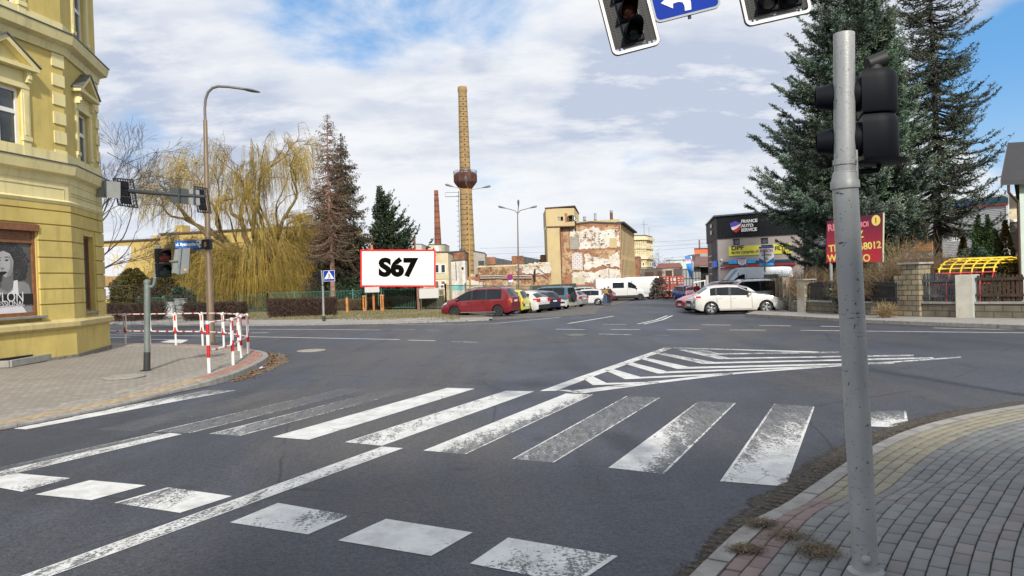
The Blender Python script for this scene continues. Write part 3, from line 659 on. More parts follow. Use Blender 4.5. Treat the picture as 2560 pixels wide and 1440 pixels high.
# openings
u = f1.r(0, 215, 52, 400); w2 = (u[1]-1.25, u[1], u[2]+.02, u[3]); u = f1.r(0, -60, 43, 55); w3 = (w2[1]-1.25, w2[1], u[2], u[2]+2.2)
s_ = f1.r(0, 562, 92, 792); ws = (s_[1]-2.0, s_[1], s_[2], s_[3])
w2b = (w2[0]-2.6, w2[1]-2.6, w2[2], w2[3]); w3b = (w3[0]-2.6, w3[1]-2.6, w3[2], w3[3]); w2c = (w2[0]-5.2, w2[1]-5.2, w2[2], w2[3])
mb = MB(); f1.wall(mb, 0, f1.L, pc_b, zr, [w2, w3, ws, w2b, w3b, w2c], .22)
q2 = f2.r(184, 287, 213, 428); v2 = (f2.L/2-.5, f2.L/2+.5, w2[2], w2[3]); v3 = (f2.L/2-.5, f2.L/2+.5, w3[2], w3[3])
vs_ = (f2.L/2-.45, f2.L/2+.62, zf(783), zf(582))
f2.wall(mb, 0, f2.L, pc_b, zr, [v2, v3, vs_], .28); f3.wall(mb, 0, f3.L, pc_b, zr)
mb.prism([(B0.x, B0.y, zr), (A1.x, A1.y, zr), (B2.x, B2.y, zr), (B3.x, B3.y, zr), (B3.x, B0.y, zr)], (0, 0, .3))
mb.build('wall', M_YEL, TH, fixn=False)
# near-black sheets stand in for the unlit rooms behind the openings
mb = MB()
for f, ops in ((f1, [w2, w3, ws, w2b, w3b, w2c]), (f2, [v2, v3, vs_])):
 for a, b, c, d_ in ops: f.slab(mb, a-.05, b+.05, c-.05, d_+.05, -.34, -.30)
mb.split('room_shade_sheet', M_DARK, TH)
def wrap(name, m, z0, z1, o1, mb=None, o0=-.02, bld=TH, prof=None):
 mb = mb or MB()
 P = [(f1, 0, f1.L), (f2, 0, f2.L), (f3, 0, f3.L)]
 pr_ = prof or [(o0, z0), (o1, z0), (o1, z1), (o0, z1)]
 line = []
 na, nb = f1.n, f2.n; m12 = (na+nb).normalized()/((na+nb).normalized().dot(na)); m23 = (f2.n+f3.n).normalized()/((f2.n+f3.n).normalized().dot(f2.n))
 base = [(B0, f1.n), (A1, m12), (B2, m23), (B3, f3.n)]
 vs = []; k = len(pr_)
 for p, n in base:
  for o, z in pr_: vs.append(Ve((p.x+n.x*o, p.y+n.y*o, z)))
 fs = [(i*k+j, i*k+(j+1) % k, (i+1)*k+(j+1) % k, (i+1)*k+j) for i in range(3) for j in range(k)]
 mb.add(vs, fs); return mb
mb = wrap('', M_YEL, gz-.1, pc_b, .10); mb.build('plinth', M_YEL, TH)
wrap('', 0, gz-.1, stt, .14).build('plinth_base', M_STONEB, TH)
wrap('', 0, 0, 0, 0, prof=[(-.02, pc_b-.02), (.16, pc_b-.02), (.22, pc_b+.04), (.22, pc_t), (.02, pc_t+.1), (-.02, pc_t+.1)]).build('plinth_cap', mat('stained_ledge', (.52, .43, .20), .85, var=.1, scale=2, dirt=.75), TH)
cz = wrap('', 0, 0, 0, 0, prof=[(-.02, c1b-.18), (.05, c1b-.18), (.08, c1b), (.22, c1b+.06), (.27, c1t-.05), (.27, c1t), (-.02, c1t+.03)]).build('cornice', M_CRM, TH); wrap('', 0, 0, 0, 0, prof=[(-.02, c1t+.035), (.30, c1t+.005), (.30, c1t+.03), (-.02, c1t+.06)]).build('flashing', M_TIN, cz)
cz = wrap('', 0, 0, 0, 0, prof=[(-.02, c2b-.2), (.06, c2b-.2), (.10, c2b), (.28, c2b+.08), (.33, c2t-.05), (.33, c2t), (-.02, c2t+.03)]).build('cornice', M_CRM, TH); wrap('', 0, 0, 0, 0, prof=[(-.02, c2t+.035), (.36, c2t+.005), (.36, c2t+.03), (-.02, c2t+.06)]).build('flashing', M_TIN, cz)
wrap('', 0, fr1, c1b-.18, .035).build('frieze', M_CRM, TH)
wrap('', 0, 0, 0, 0, prof=[(-.02, fr1-.08), (.06, fr1-.08), (.10, fr1), (.04, fr1+.05), (-.02, fr1+.05)]).build('molding', M_CRM, TH)
wrap('', 0, c1t+.06, c1t+.34, .05).build('sill_band', M_CRM, TH); wrap('', 0, c2t+.06, c2t+.34, .05).build('sill_band', M_CRM, TH)
mb = MB()
for a, b, c, d_ in (f1.r(-10, 456, 157, 500),):
 for q in ((0.3, b, c+.05, c+.07), (0.3, b, d_-.07, d_-.05), (b-.02, b, c+.07, d_-.07)): f1.slab(mb, *q, .035, .05)
f2.slab(mb, .12, f2.L-.15, fr1+.2, fr1+.22, .035, .05); f2.slab(mb, .12, f2.L-.15, c1b-.42, c1b-.40, .035, .05); mb.build('frieze_border', mat('aged_cream', (.5, .42, .2), .8), TH)
# rusticated ground floor: bands between grooves
gr = [zf(y) for y in (512, 532, 566, 605, 645, 683, 721, 758, 800)]
mb = MB()
for zt_, zb_ in zip(gr[:-1], gr[1:]):
 a, b = zb_+.012, zt_-.022
 top = zt_ > ws[3]+.05
 for f, ops in ((f1, [ws]), (f2, [vs_])):
  segs = [(0.0, f.L)] if not any(a < o[3] and b > o[2] for o in ops) else [(0.0, ops[0][0]-.05), (ops[0][1]+.05, f.L)]
  for s0, s1 in segs: f.slab(mb, s0+(.0 if f is f1 else .045), s1+(.045 if f is f1 else 0), a, b, -.01, .045)
 f3.slab(mb, 0.05, f3.L, a, b, -.01, .045)
mb.split('rusticated_band', M_YEL, TH, bevel=.006)
# quoins
mb = MB()
uq0, uq1 = f1.L-.42, f1.L+.03
for y0, y1 in ((139, 171), (189, 218), (235, 265), (283, 312), (330, 360), (376, 402)):
 z1_, z0_ = zf(y0, 150), zf(y1, 150); f1.slab(mb, uq0, uq1, z0_, z1_, -.01, .035); f2.slab(mb, f2.L-.35, f2.L+.03, z0_, z1_, -.01, .035)
mb.split('quoin', M_CRM, TH, bevel=.006)
def surround(f, o, ped, par):
 a, b, c, d_ = o; w = .26; mb = MB()
 for x0, x1 in ((a-w, a-.01), (b+.01, b+w)):
  f.slab(mb, x0, x1, c-.1, d_+.02, -.01, .06); f.slab(mb, x0-.02, x1+.02, c+.55, c+.66, -.01, .09); f.slab(mb, x0+.05, x1-.05, c+.7, d_-.1, .06, .075)
 f.slab(mb, a-w, b+w, d_+.02, d_+.16, -.01, .075)
 if ped:
  zt = d_+.16; f.slab(mb, a-w+.02, b+w-.02, zt, zt+.32, -.01, .05); e = .16
  for x in (a-w+.03, b+w-.17):
   f.slab(mb, x, x+.14, zt+.02, zt+.33, -.01, .17); f.slab(mb, x+.02, x+.12, zt+.1, zt+.2, .17, .21)
  f.slab(mb, a-w-e, b+w+e, zt+.33, zt+.43, -.01, .26); mid = (a+b)/2; x0, x1 = a-w-e, b+w+e; zp = zt+.43; hp = (x1-x0)*.31
  P = [f.P(x0+.2, zp, -.01), f.P(x1-.2, zp, -.01), f.P(mid, zp+hp-.12, -.01)]; mb.prism(P, f.n*.06)
  for s0 in ((x0, 1), (x1, -1)):
   q = [f.P(s0[0], zp, -.01), f.P(s0[0]+s0[1]*.24, zp, -.01), f.P(mid, zp+hp-.14, -.01), f.P(mid, zp+hp, -.01)]; mb.prism(q, f.n*.27)
  fr_ = mb.build('window_surround', M_CRM, par); m2 = MB()
  for s0 in ((x0-.04, 1), (x1+.04, -1)): m2.prism([f.P(s0[0], zp+.005, -.01), f.P(s0[0], zp+.03, -.01), f.P(mid, zp+hp+.04, -.01), f.P(mid, zp+hp+.005, -.01)], f.n*.31)
  m2.build('pediment_flashing', M_TIN, fr_)
 else: mb.build('window_surround', M_CRM, par)
M_CURT = mat('net_curtain', (.30, .32, .36), .9, var=.35, scale=7)
for f, o, p in ((f1, w2, 1), (f1, w3, 0), (f1, w2b, 1), (f1, w3b, 0), (f1, w2c, 1), (f2, v2, 1), (f2, v3, 0)):
 surround(f, o, p, TH); f.window(TH, o, M_WPVC, M_GLASS, .14, .08, 2 if f is f1 else 1, 2, split=.68, bars=.11)
 mb = MB(); a, b, c, d_ = o
M_BRW = mat('brown_wood', (.22, .095, .04), .45, var=.2, scale=8, bump=.15)
# shop window: roller box, frame, poster
mb = MB(); bxz = zf(576, 50); f1.slab(mb, ws[0]-.05, ws[1]+.05, bxz, ws[3]+.03, -.1, .09); sw = mb.build('roller_box', M_BRW, TH)
mb = MB(); zs0 = bxz
for i in range(7): zz_ = bxz-.035*(i+1)*1.1; f1.slab(mb, ws[0]+.06, ws[1]-.06, zz_, zz_+.034, -.07, -.055+.008*(i % 2))
zst = zz_; mb.build('roller_slats', M_BRW, sw)
mb = MB()
for q in ((ws[0], ws[0]+.09, ws[2], bxz), (ws[1]-.09, ws[1], ws[2], bxz), (ws[0]+.09, ws[1]-.09, ws[2], ws[2]+.1), (ws[0]+.09, ws[1]-.09, zst-.05, zst)): f1.slab(mb, *q, -.14, -.03)
wf = mb.build('shop_window_frame', M_BRW, TH)
mb = MB(); f1.slab(mb, ws[0]-.1, ws[1]+.14, ws[2]-.06, ws[2]-.005, -.1, .17); mb.build('window_sill', mat('grey_sill', (.22, .23, .23), .5, var=.1), TH)
u0, u1, z0, z1 = ws[0]+.09, ws[1]-.09, ws[2]+.1, zst-.05; PW = u1-u0; PH = z1-z0
def gm(n, c): return mat(n, c, .35, var=.05, spec=.6)
K = [gm('poster_grey', (.10, .105, .10)), gm('poster_hair', (.035, .035, .035)), gm('poster_skin', (.42, .42, .43)), gm('poster_shade', (.16, .16, .165)), gm('poster_white', (.72, .72, .74)), gm('poster_black', (.015, .015, .016)), gm('poster_mid', (.26, .26, .27))]
mb = MB(); f1.slab(mb, u0, u1, z0, z1, -.10, -.085); po = mb.build('poster', K[0], wf)
lay = [0]
def pp(pts, k, mb=None):                     # poster artwork in pixel coordinates on the shop window
 lay[0] += 1; o = -.085+.0011*lay[0]; P = []
 for x, y in pts:
  a, c = f1.uz(x, y, -.085); P.append(f1.P(min(max(a, u0), u1), min(max(c, z0), z1), o))
 (MB().add(P, [tuple(range(len(P)))])).build('poster_print', K[k], po, fixn=False)
rg = random.Random(2)
def blob(cx, cy, rx, ry, n=40, j=.08): return [(cx+rx*cos(a)*(1+rg.uniform(-j, j)), cy+ry*sin(a)*(1+rg.uniform(-j, j))) for a in np.linspace(0, 2*pi, n)[:-1]]
pp(blob(20, 655, 50, 50, 60, .09), 1); pp(blob(48, 672, 22, 32, 40, .12), 1)
mbh = MB()
for i in range(900):                          # curls
 a = rg.random()*6.28; q = rg.uniform(.15, 1.02)**.5; x = 22+cos(a)*49*q; y = 655+sin(a)*50*q
 if x < -60 or x > 82 or y < 612: continue
 if -8 < x < 36 and 630 < y < 700: continue
 a_, c_ = f1.uz(x, y, -.085)
 if not (u0 < a_ < u1 and z0 < c_ < z1): continue
 r_ = rg.uniform(.006, .016); an = rg.random()*3; P = [f1.P(a_+r_*cos(an+t_), c_+r_*.5*sin(an+t_*1.3), -.08) for t_ in (0, 1.5, 3, 4.5)]; mbh.add(P, [(0, 1, 2, 3)])
mbh.build('poster_print', gm('poster_curl', (.20, .20, .20)), po, fixn=False)
pp([(-46, 790), (-42, 728), (-20, 716), (0, 722), (6, 712), (30, 712), (38, 704), (60, 704), (72, 712), (80, 740), (82, 787), (40, 790)], 6)
pp([(8, 676), (33, 676), (33, 700), (39, 712), (20, 730), (2, 722)], 3)
pp([(-14, 648), (-8, 632), (8, 627), (24, 634), (33, 652), (32, 674), (26, 688), (14, 694), (4, 686), (-8, 672)], 2)
pp([(20, 636), (30, 650), (32, 672), (26, 687), (15, 693), (24, 670), (25, 652)], 6)
pp([(10, 651), (16, 648), (22, 650), (16, 653)], 5); pp([(-8, 650), (-3, 648), (2, 651), (-4, 653)], 5)
pp([(8, 644), (16, 641), (24, 644), (16, 643.5)], 5); pp([(-10, 645), (-3, 642), (3, 645), (-4, 644.5)], 5)
pp([(0, 668), (5, 671), (10, 667), (6, 674), (1, 672)], 3); pp([(-3, 681), (3, 678), (6, 679.5), (10, 678), (17, 681), (8, 687), (3, 687)], 5)
pp([(-40, 790), (-38, 735), (-12, 718), (-3, 736), (16, 741), (31, 724), (33, 702), (43, 700), (46, 740), (52, 760), (66, 790)], 4)
a, b, c, d_ = f1.r(-70, 736, 84, 764, -.085); a = max(a, u0); b = min(b, u1); lay[0] += 1
MB().add([f1.P(a, c, -.058), f1.P(b, c, -.058), f1.P(b, d_, -.058), f1.P(a, d_, -.058)], [(0, 1, 2, 3)]).build('poster_band', K[5], po)
ue = f1.uz(58, 748, -.085)[0]; text('REVLON', .36, .002, f1.M(ue, f1.uz(30, 744)[1], -.056), K[4], 'poster_lettering', po, .001, 'RIGHT', .95)
text('PROFESSIONAL', .19, .002, f1.M(f1.uz(59.5, 759, -.085)[0], f1.uz(30, 760)[1], -.056), K[4], 'poster_lettering', po, .0, 'RIGHT', .98)
# narrow window on the splayed corner
f2.window(TH, vs_, M_BRW, M_GLASS, .2, .07, 1, 1); mb = MB(); f2.slab(mb, vs_[0]-.05, vs_[1]+.05, vs_[2]-.05, vs_[2]-.005, -.15, .10); mb.build('window_sill', MATS['grey_sill'], TH)
# basement light well
q = [G(*p, .11) for p in ((-60, 928), (22, 920), (127, 900), (60, 893))]
mb = MB(); a0, a1 = G(25, 920, .11), G(127, 902, .11); b0 = G(-90, 925, .11)
mb.beam((a0.x, a0.y, gz+.06), (a1.x, a1.y, gz+.06), .10, .17); mb.beam((b0.x, b0.y, gz+.059), (a0.x-.0, a0.y, gz+.059), .11, .168); tag(mb.build('light_well_kerb', M_CONC, bevel=.01), 'low concrete upstand around the basement opening at the foot of the yellow townhouse', 'kerb wall')
mb = MB(); s_ = f1.r(-60, 892, 70, 909); f1.slab(mb, s_[0], s_[1], gz-.0, gz+.19, .13, .155); mb.build('basement_opening', M_DARK, TH)
# ---- generic block building from faces
M_ROOFT = mat('bitumen_roof', (.07, .07, .072), .9, var=.2)
def gable(n, fs): pass
def block(name, label, cat, pts, z1, m, z0=-2.0, roof=M_ROOFT, uvm=None, par=None, nm='wall'):
 # pts: ground corners, clockwise or not; a closed body with its roof slab
 cx = sum(p[0] for p in pts)/len(pts); cy = sum(p[1] for p in pts)/len(pts)
 T = thing(name, label, cat, (cx, cy, hz(cx, cy))) if par is None else par
 zz = z1 if isinstance(z1, (list, tuple)) else [z1]*len(pts)
 mb = MB(); n = len(pts); vs = [Ve((p[0], p[1], z0)) for p in pts]+[Ve((p[0], p[1], z)) for p, z in zip(pts, zz)]
 mb.add(vs, [(i, (i+1) % n, (i+1) % n+n, i+n) for i in range(n)]); mb.build(nm, m, T, uvmode=True)
 r_ = MB(); c = Ve((cx, cy, 0)); o = [Ve((p[0]+(p[0]-cx)*.012, p[1]+(p[1]-cy)*.012, z)) for p, z in zip(pts, zz)]; r_.prism(o, (0, 0, .14)); r_.build('roof', roof, T)
 return T
def fx(px, y): return at(px, 700, y).x
def fz(px, py, y): return at(px, py, y).z
def ragged(f, pts, rng, j=.06, step=.25):            # polygon in pixels with a broken plaster outline
 P = [f.uz(*p) for p in pts]; out = []
 for i in range(len(P)):
  a = P[i]; b = P[(i+1) % len(P)]; L = math.hypot(a[0]-b[0], a[1]-b[1]); k = max(1, int(L/step*2.2))
  for q in range(k): t_ = q/k; out.append((a[0]+(b[0]-a[0])*t_+rng.uniform(-j, j), a[1]+(b[1]-a[1])*t_+rng.uniform(-j, j)))
 return out
def patch(f, mb, pts, o0=-.01, o1=.02): return mb.prism([f.P(u, z, o0) for u, z in pts], f.n*(o1-o0))
# ---- brick factory block with bare gable
Yb = 100.
M_BRICK = brickmat('old_orange_brick', (.36, .13, .06), (.28, .095, .045), (.32, .24, .17), 1, bw=.27, bh=.085, grime=.75)
M_OCHR = mat('ochre_render', (.50, .40, .215), .85, var=.07, scale=.5, dirt=.25)
def flaky(name, c1, c2, cut):
 m, t, b = bsdf(name); p = geo(t); c = t.mix(t.rng(t.noise(p, 1.1, 7, .7), .35, .65), c1, c2); c = t.mix(t.math('MULTIPLY', t.rng(t.noise(t.mapping(p, (2.5, 2.5, .4)), 1.5, 7, .7), .52, .75), .5), c, tuple(x*.5 for x in c1))
 t.link(c, b.inputs['Base Color']); b.inputs['Roughness'].default_value = .88; k = t.rng(t.math('ADD', t.math('MULTIPLY', t.noise(p, .8, 8, .72), .7), t.math('MULTIPLY', t.noise(p, 5, 5, .7), .3)), cut, cut+.025)
 tr = t.new('ShaderNodeBsdfTransparent'); mx = t.new('ShaderNodeMixShader'); t.link(k, mx.inputs[0]); t.link(tr.outputs[0], mx.inputs[1]); t.link(b.outputs[0], mx.inputs[2]); t.link(mx.outputs[0], t.n['Material Output'].inputs[0]); return m
M_PLAST = flaky('flaking_white_plaster', (.66, .64, .60), (.52, .48, .40), .43); M_FLK = flaky('flaking_brown_plaster', (.50, .38, .22), (.34, .20, .11), .47)
M_PLAST2 = mat('flaking_cream_plaster', (.58, .50, .34), .85, var=.15, scale=.7, col2=(.40, .26, .15), c2=.62, dirt=.3)
fb = Face((fx(1403, Yb), Yb), (fx(1555, Yb+1), Yb+1))
zc = fb.uz(1404, 566)[1]; zp = fb.uz(1475, 557)[1]; zrr = fb.uz(1555, 560)[1]
d_side = Ve((1588-1280+0., 0, 0)); Yb2 = Yb+26; xe = fx(1588, Yb2)
BF = thing('brick_factory', 'tall ruined factory with a bare orange brick gable and patches of white plaster', 'building', (fb.a.x, Yb, -1.3))
mb = MB(); ops = [fb.r(1473.5, 584, 1482, 594)]
rect = lambda f, a: f.r(*a)
wops = [fb.r(1473, 584.5, 1482.5, 594.5)]
fb.wall(mb, 0, fb.L, -2, zc, wops, .5)
mb.add([fb.P(0, zc), fb.P(fb.L, zc), fb.P(fb.L, zrr), fb.P(fb.uz(1475, 557)[0], zp)], [(0, 1, 2, 3)])
mb.build('gable_wall', M_BRICK, BF, uvmode=True)
mb = MB(); [fb.slab(mb, o[0]-.1, o[1]+.1, o[2]-.1, o[3]+.1, -.6, -.5) for o in wops]; mb.build('wall_opening', M_DARK, BF)
rg = random.Random(5); mb = MB()
patch(fb, mb, ragged(fb, [(1425, 578), (1452, 578), (1470, 571), (1485, 566), (1497, 572), (1503, 580), (1515, 574), (1547, 573), (1548, 600), (1549, 618), (1525, 619), (1500, 620), (1470, 622), (1448, 624), (1448, 592), (1424, 592)], rg, .10, .5))
mb.build('white_plaster', M_PLAST, BF)
mb = MB(); patch(fb, mb, ragged(fb, [(1461, 636), (1470, 634), (1480, 642), (1500, 646), (1520, 650), (1530, 636), (1548, 626), (1551, 668), (1530, 667), (1510, 662), (1490, 668), (1470, 672), (1460, 676)], rg, .15, .5)); patch(fb, mb, ragged(fb, [(1430, 681), (1450, 680), (1490, 678), (1510, 672), (1551, 674), (1552, 705), (1432, 705)], rg, .15, .5)); mb.build('cream_plaster', M_PLAST, BF)
mb = MB(); patch(fb, mb, ragged(fb, [(1480, 626), (1548, 622), (1530, 636), (1520, 650), (1500, 646), (1480, 640), (1462, 634)], rg, .12, .5), -.01, .012); patch(fb, mb, ragged(fb, [(1405, 630), (1430, 628), (1455, 632), (1460, 676), (1430, 680), (1406, 700)], rg, .12, .5), -.01, .012); patch(fb, mb, ragged(fb, [(1425, 566), (1545, 566), (1550, 600), (1552, 712), (1548, 712), (1545, 600), (1425, 620)], rg, .12, .5), -.008, .008); patch(fb, mb, ragged(fb, [(1408, 572), (1422, 570), (1422, 625), (1410, 640)], rg, .12, .5), -.01, .010); mb.build('brown_plaster', M_FLK, BF)
M_BLK = brickmat('grey_infill_block', (.36, .34, .30), (.31, .30, .27), (.20, .19, .17), 1, bw=.5, bh=.25, grime=.2)
M_BLKW = brickmat('white_infill_block', (.66, .64, .64), (.58, .56, .56), (.30, .25, .22), 1, bw=.55, bh=.27, grime=.1, msize=.03)
mb = MB(); fb.slab(mb, *fb.r(1424.5, 592.5, 1447, 623), -.03, .03); mb.build('bricked_up_window', M_BLK, BF, uvmode=True)
mb = MB(); a = fb.r(1430, 638, 1456, 674); n_ = 12; P = [(a[0], a[2]), (a[1], a[2])]+[(a[0]+(a[1]-a[0])*(.5+.5*cos(t_)), a[3]+.35*sin(t_)) for t_ in np.linspace(0, pi, n_)]; patch(fb, mb, P, -.02, .032); mb.build('bricked_up_window', M_BLKW, BF, uvmode=True)
mb = MB(); fb.slab(mb, *fb.r(1524, 595.5, 1542, 619.5), -.02, .045); mb.build('rendered_panel', M_OCHR, BF)
mb = MB(); fb.slab(mb, *fb.r(1430, 692, 1462, 712), -.02, .05); mb.build('garage_gate', mat('beige_gate', (.46, .42, .30), .7), BF)
mb = MB()
for i in range(46):
 x = rg.uniform(1440, 1545); y = rg.choice((rg.uniform(576, 616), rg.uniform(598, 606))); s_ = rg.uniform(.05, .16); uu, z_ = fb.uz(x, y); fb.slab(mb, uu, uu+s_*1.3, z_, z_+s_, .015, .026)
for x, y, w, h in ((1497, 583, 5, 1), (1497, 587, 5, 1), (1497, 591, 5, 1), (1488, 583, 5, 1), (1488, 587, 5, 1), (1488, 591, 5, 1)): fb.slab(mb, *fb.r(x-2.5, y-.6, x+2.5, y+.6), .015, .028)
for x, y, w, h in ((1521, 662, 10, 3), (1499, 690, 4, 4), (1539, 576, 3, 3), (1522, 684, 1, 22)): fb.slab(mb, *fb.r(x-w/2, y-h/2, x+w/2, y+h/2), .015, .06)
mb.build('broken_holes', mat('dark_hole', (.06, .05, .045), .95), BF)
# parapet building behind gable top
mb = MB(); fb2 = Face((fx(1375, Yb+.8), Yb+.8), (fx(1555, Yb+1.8), Yb+1.8)); zt_l = fb2.uz(1405, 556)[1]; zt_r = fb2.uz(1553, 547.5)[1]
mb.prism([fb2.P(fb2.uz(1403, 560)[0], zc-1), fb2.P(fb2.L, zc-1), fb2.P(fb2.L, zt_r), fb2.P(fb2.uz(1403, 556)[0], zt_l)], (0, 9, 0)); mb.build('upper_parapet', M_OCHR, BF)
# street side: pilasters and window rows
fs_ = Face((fb.b.x, fb.b.y), (xe, Yb2)); fs_.n = Ve((fs_.d.y, -fs_.d.x, 0)); zs1 = fs_.uz(1557, 563)[1]
M_OCH2 = mat('brownish_render', (.40, .29, .15), .85, var=.1, scale=.6, dirt=.4)
rows = [(zs1*f_+.0) for f_ in (.0, .33, .66)]; nb_ = 11; ops = []
Hs = zs1+1.2; zrow = [(-1.2+Hs*a, -1.2+Hs*b) for a, b in ((.06, .25), (.31, .52), (.58, .90))]
for i in range(nb_):
 a = fs_.L*(i+.22)/nb_; b = fs_.L*(i+.80)/nb_
 for c, d_ in zrow: ops.append((a, b, c, d_))
mb = MB(); fs_.wall(mb, 0, fs_.L, -2, zs1, ops, .06); back = Ve((-1, .1, 0))
mb.build('side_wall', M_OCH2, BF);
for k, o in enumerate(ops): fs_.window(BF, o, mat('rusty_window_frame', (.16, .11, .075), .8), mat('dirty_glass', (.05, .045, .04), .6), .05, .06, 2, 3)
mb = MB()
for i in range(nb_+1): u_ = fs_.L*i/nb_; fs_.slab(mb, max(0, u_-.2), min(fs_.L, u_+.2), -2, zs1, -.02, .05)
mb.split('pilaster', M_OCHR, BF)
mb = MB(); fs_.slab(mb, -.1, fs_.L+.3, zs1, zs1+.22, -.5, .55); mb.build('eaves', mat('tarred_eaves', (.06, .05, .045), .9), BF)
mb = MB(); W_ = fb.L
bk = [fb.P(0, 0), fb.P(W_, 0), Ve((xe, Yb2, 0)), Ve((xe-W_, Yb2, 0))]
mb.add([Ve((bk[0].x, bk[0].y, -2)), Ve((bk[3].x, bk[3].y, -2)), Ve((bk[2].x, bk[2].y, -2)), Ve((bk[0].x, bk[0].y, zc)), Ve((bk[3].x, bk[3].y, zc)), Ve((bk[2].x, bk[2].y, zs1))], [(0, 1, 4, 3), (1, 2, 5, 4)]); mb.build('rear_wall', M_OCH2, BF)
pk = fb.P(fb.uz(1475, 557)[0], zp); mb = MB(); v = [fb.P(-.1, zc, .12), fb.P(fb.L+.1, zrr, .12), fb.P(fb.uz(1475, 557)[0], zp, .12)]
for p, q in ((v[0], v[2]), (v[2], v[1])): mb.prism([p, q, q+Ve((0, 26, 0)), p+Ve((0, 26, 0))], (0, 0, .2))
mb.build('roof', M_ROOFT, BF)
mb = MB()
# tower block left of gable
ft = Face((fx(1370, Yb-1), Yb-1), (fx(1404, Yb-.8), Yb-.8)); ztw = ft.uz(1372, 528)[1]
TW = thing('stair_tower', 'smooth ochre stair tower standing against the left side of the brick gable', 'building', (ft.a.x, Yb-1, -1))
up = Face((fx(1370, Yb-1), Yb-1), (fx(1441, Yb-.6), Yb-.6)); cor = up.P(up.L, 0); cor2 = Ve((fx(1452, Yb+5), Yb+5, 0))
zl = up.uz(1370, 566)[1]; mb = MB(); ops = [up.r(1394, 542, 1400, 552), up.r(1401.5, 541.5, 1408, 552), up.r(1421, 540, 1432, 554)]
up.wall(mb, 0, up.L, zl, ztw+.35, ops, .4); mb.add([up.P(up.L, zl), cor2+Ve((0, 0, zl)), cor2+Ve((0, 0, ztw-.05)), up.P(up.L, ztw+.35)], [(0, 1, 2, 3)])
lo = Face((fx(1371, Yb-.95), Yb-.95), (fx(1404, Yb-.75), Yb-.75))
mb.add([up.P(0, zl), up.P(0, zl)+Ve((0, 8, 0)), up.P(0, ztw+.35)+Ve((0, 8, 0)), up.P(0, ztw+.35)], [(0, 1, 2, 3)])
mb.prism([Ve((lo.a.x, lo.a.y, -2)), Ve((lo.b.x, lo.b.y, -2)), Ve((lo.b.x, lo.b.y+8, -2)), Ve((lo.a.x, lo.a.y+8, -2))], (0, 0, zl+2))
mb.build('wall', M_OCHR, TW)
mb = MB(); mb.prism([up.P(-.15, ztw+.35, .15), up.P(up.L+.1, ztw+.55, .15), cor2+Ve((.1, 0, ztw-.03)), cor2+Ve((-4.2, 2, ztw+.1))], (0, 0, .12)); mb.build('roof', mat('rusty_roof_edge', (.12, .06, .04), .8), TW)
mb = MB(); up.slab(mb, 0, up.L, zl-.12, zl, -.05, .1); mb.build('ledge', mat('rusty_roof_edge', (.12, .06, .04)), TW)
mb = MB(); [up.slab(mb, o[0]-.05, o[1]+.05, o[2]-.05, o[3]+.05, -.5, -.4) for o in ops[1:]]; mb.build('wall_opening', M_DARK, TW)
mb = MB(); up.slab(mb, ops[0][0], ops[0][1], ops[0][2], ops[0][3], -.15, -.1); mb.build('window', mat('dusty_pane', (.30, .31, .31), .4), TW)
mb = MB(); rg = random.Random(3); patch(up, mb, ragged(up, [(1411, 534), (1419, 533), (1421, 556), (1413, 555)], rg, .08, .4)); mb.build('bare_brick', M_BRICK, TW, uvmode=True)
M_BLACKP = mat('black_spray_paint', (.02, .02, .022), .6); M_WHP = mat('white_spray_paint', (.62, .62, .64), .6)
mb = MB(); patch(up, mb, [up.uz(*p) for p in ((1433, 541), (1440, 539), (1441, 552), (1433, 553))], .0, .012); mb.build('graffiti', M_WHP, TW)
mb = MB()
for P in ([(1434, 553), (1434, 540), (1438, 540), (1440, 546), (1437, 551), (1434, 552)], [(1420, 541), (1418, 548), (1420, 553)], [(1433, 539), (1427, 538.5), (1421, 540)]): mb.tube([up.P(*up.uz(*p), .02) for p in P], .06, 5)
fs2 = Face((cor.x, cor.y), (cor2.x, cor2.y)); fs2.n = Ve((fs2.d.y, -fs2.d.x, 0))
for k in range(5): mb.tube([fs2.P(fs2.L*(.1+.16*k)+.3*sin(q), ztw-1.9+.7*cos(q*1.3+k), .03) for q in np.linspace(0, 5, 9)], .05, 5)
mb.build('graffiti', M_BLACKP, TW)
mb = MB(); mb.tube([ft.P(ft.L+.05, -1, .1), ft.P(ft.L+.0, zl-.3, .1)], .05, 6); mb.build('drain_pipe', mat('rusty_roof_edge', (.12, .06, .04)), TW)
for px0, px1, pt, pb in ((1463, 1470, 542, 552), (1490, 1496, 534, 550.5), (1530, 1537, 526, 549)):
 y = Yb+6; mb = MB(); x = fx((px0+px1)/2, y); rr = (fx(px1, y)-fx(px0, y))/2; zt = fz(px0, pt, y)
 T = thing('roof_vent', {1463: 'shortest metal vent stack on the factory roof, nearest the tower', 1490: 'middle metal vent stack on the factory roof', 1530: 'tallest metal vent stack on the factory roof with a rusty foot'}[px0], 'roof vent', (x, y, zc), group='metal vent stacks on the factory roof')
 mb.lathe([(rr, zc), (rr, zc+(zt-zc)*.93), (rr*1.15, zc+(zt-zc)*.93), (rr*1.15, zt), (rr*.2, zt+.1)], 12, Matrix.Translation((x, y, 0))); mb.build('pipe', mat('galvanised_vent', (.42, .45, .48), .35, .6, var=.2), T, smooth=True)
 mb = MB(); zz_ = fz(px0, pb, y); mb.lathe([(rr*1.1, zc-.5), (rr*1.1, zz_+(.9 if px0 > 1500 else .05)), (rr, zz_+(1. if px0 > 1500 else .1))], 12, Matrix.Translation((x, y, 0))); mb.build('foot', mat('rusty_roof_edge', (.12, .06, .04)), T, smooth=True)
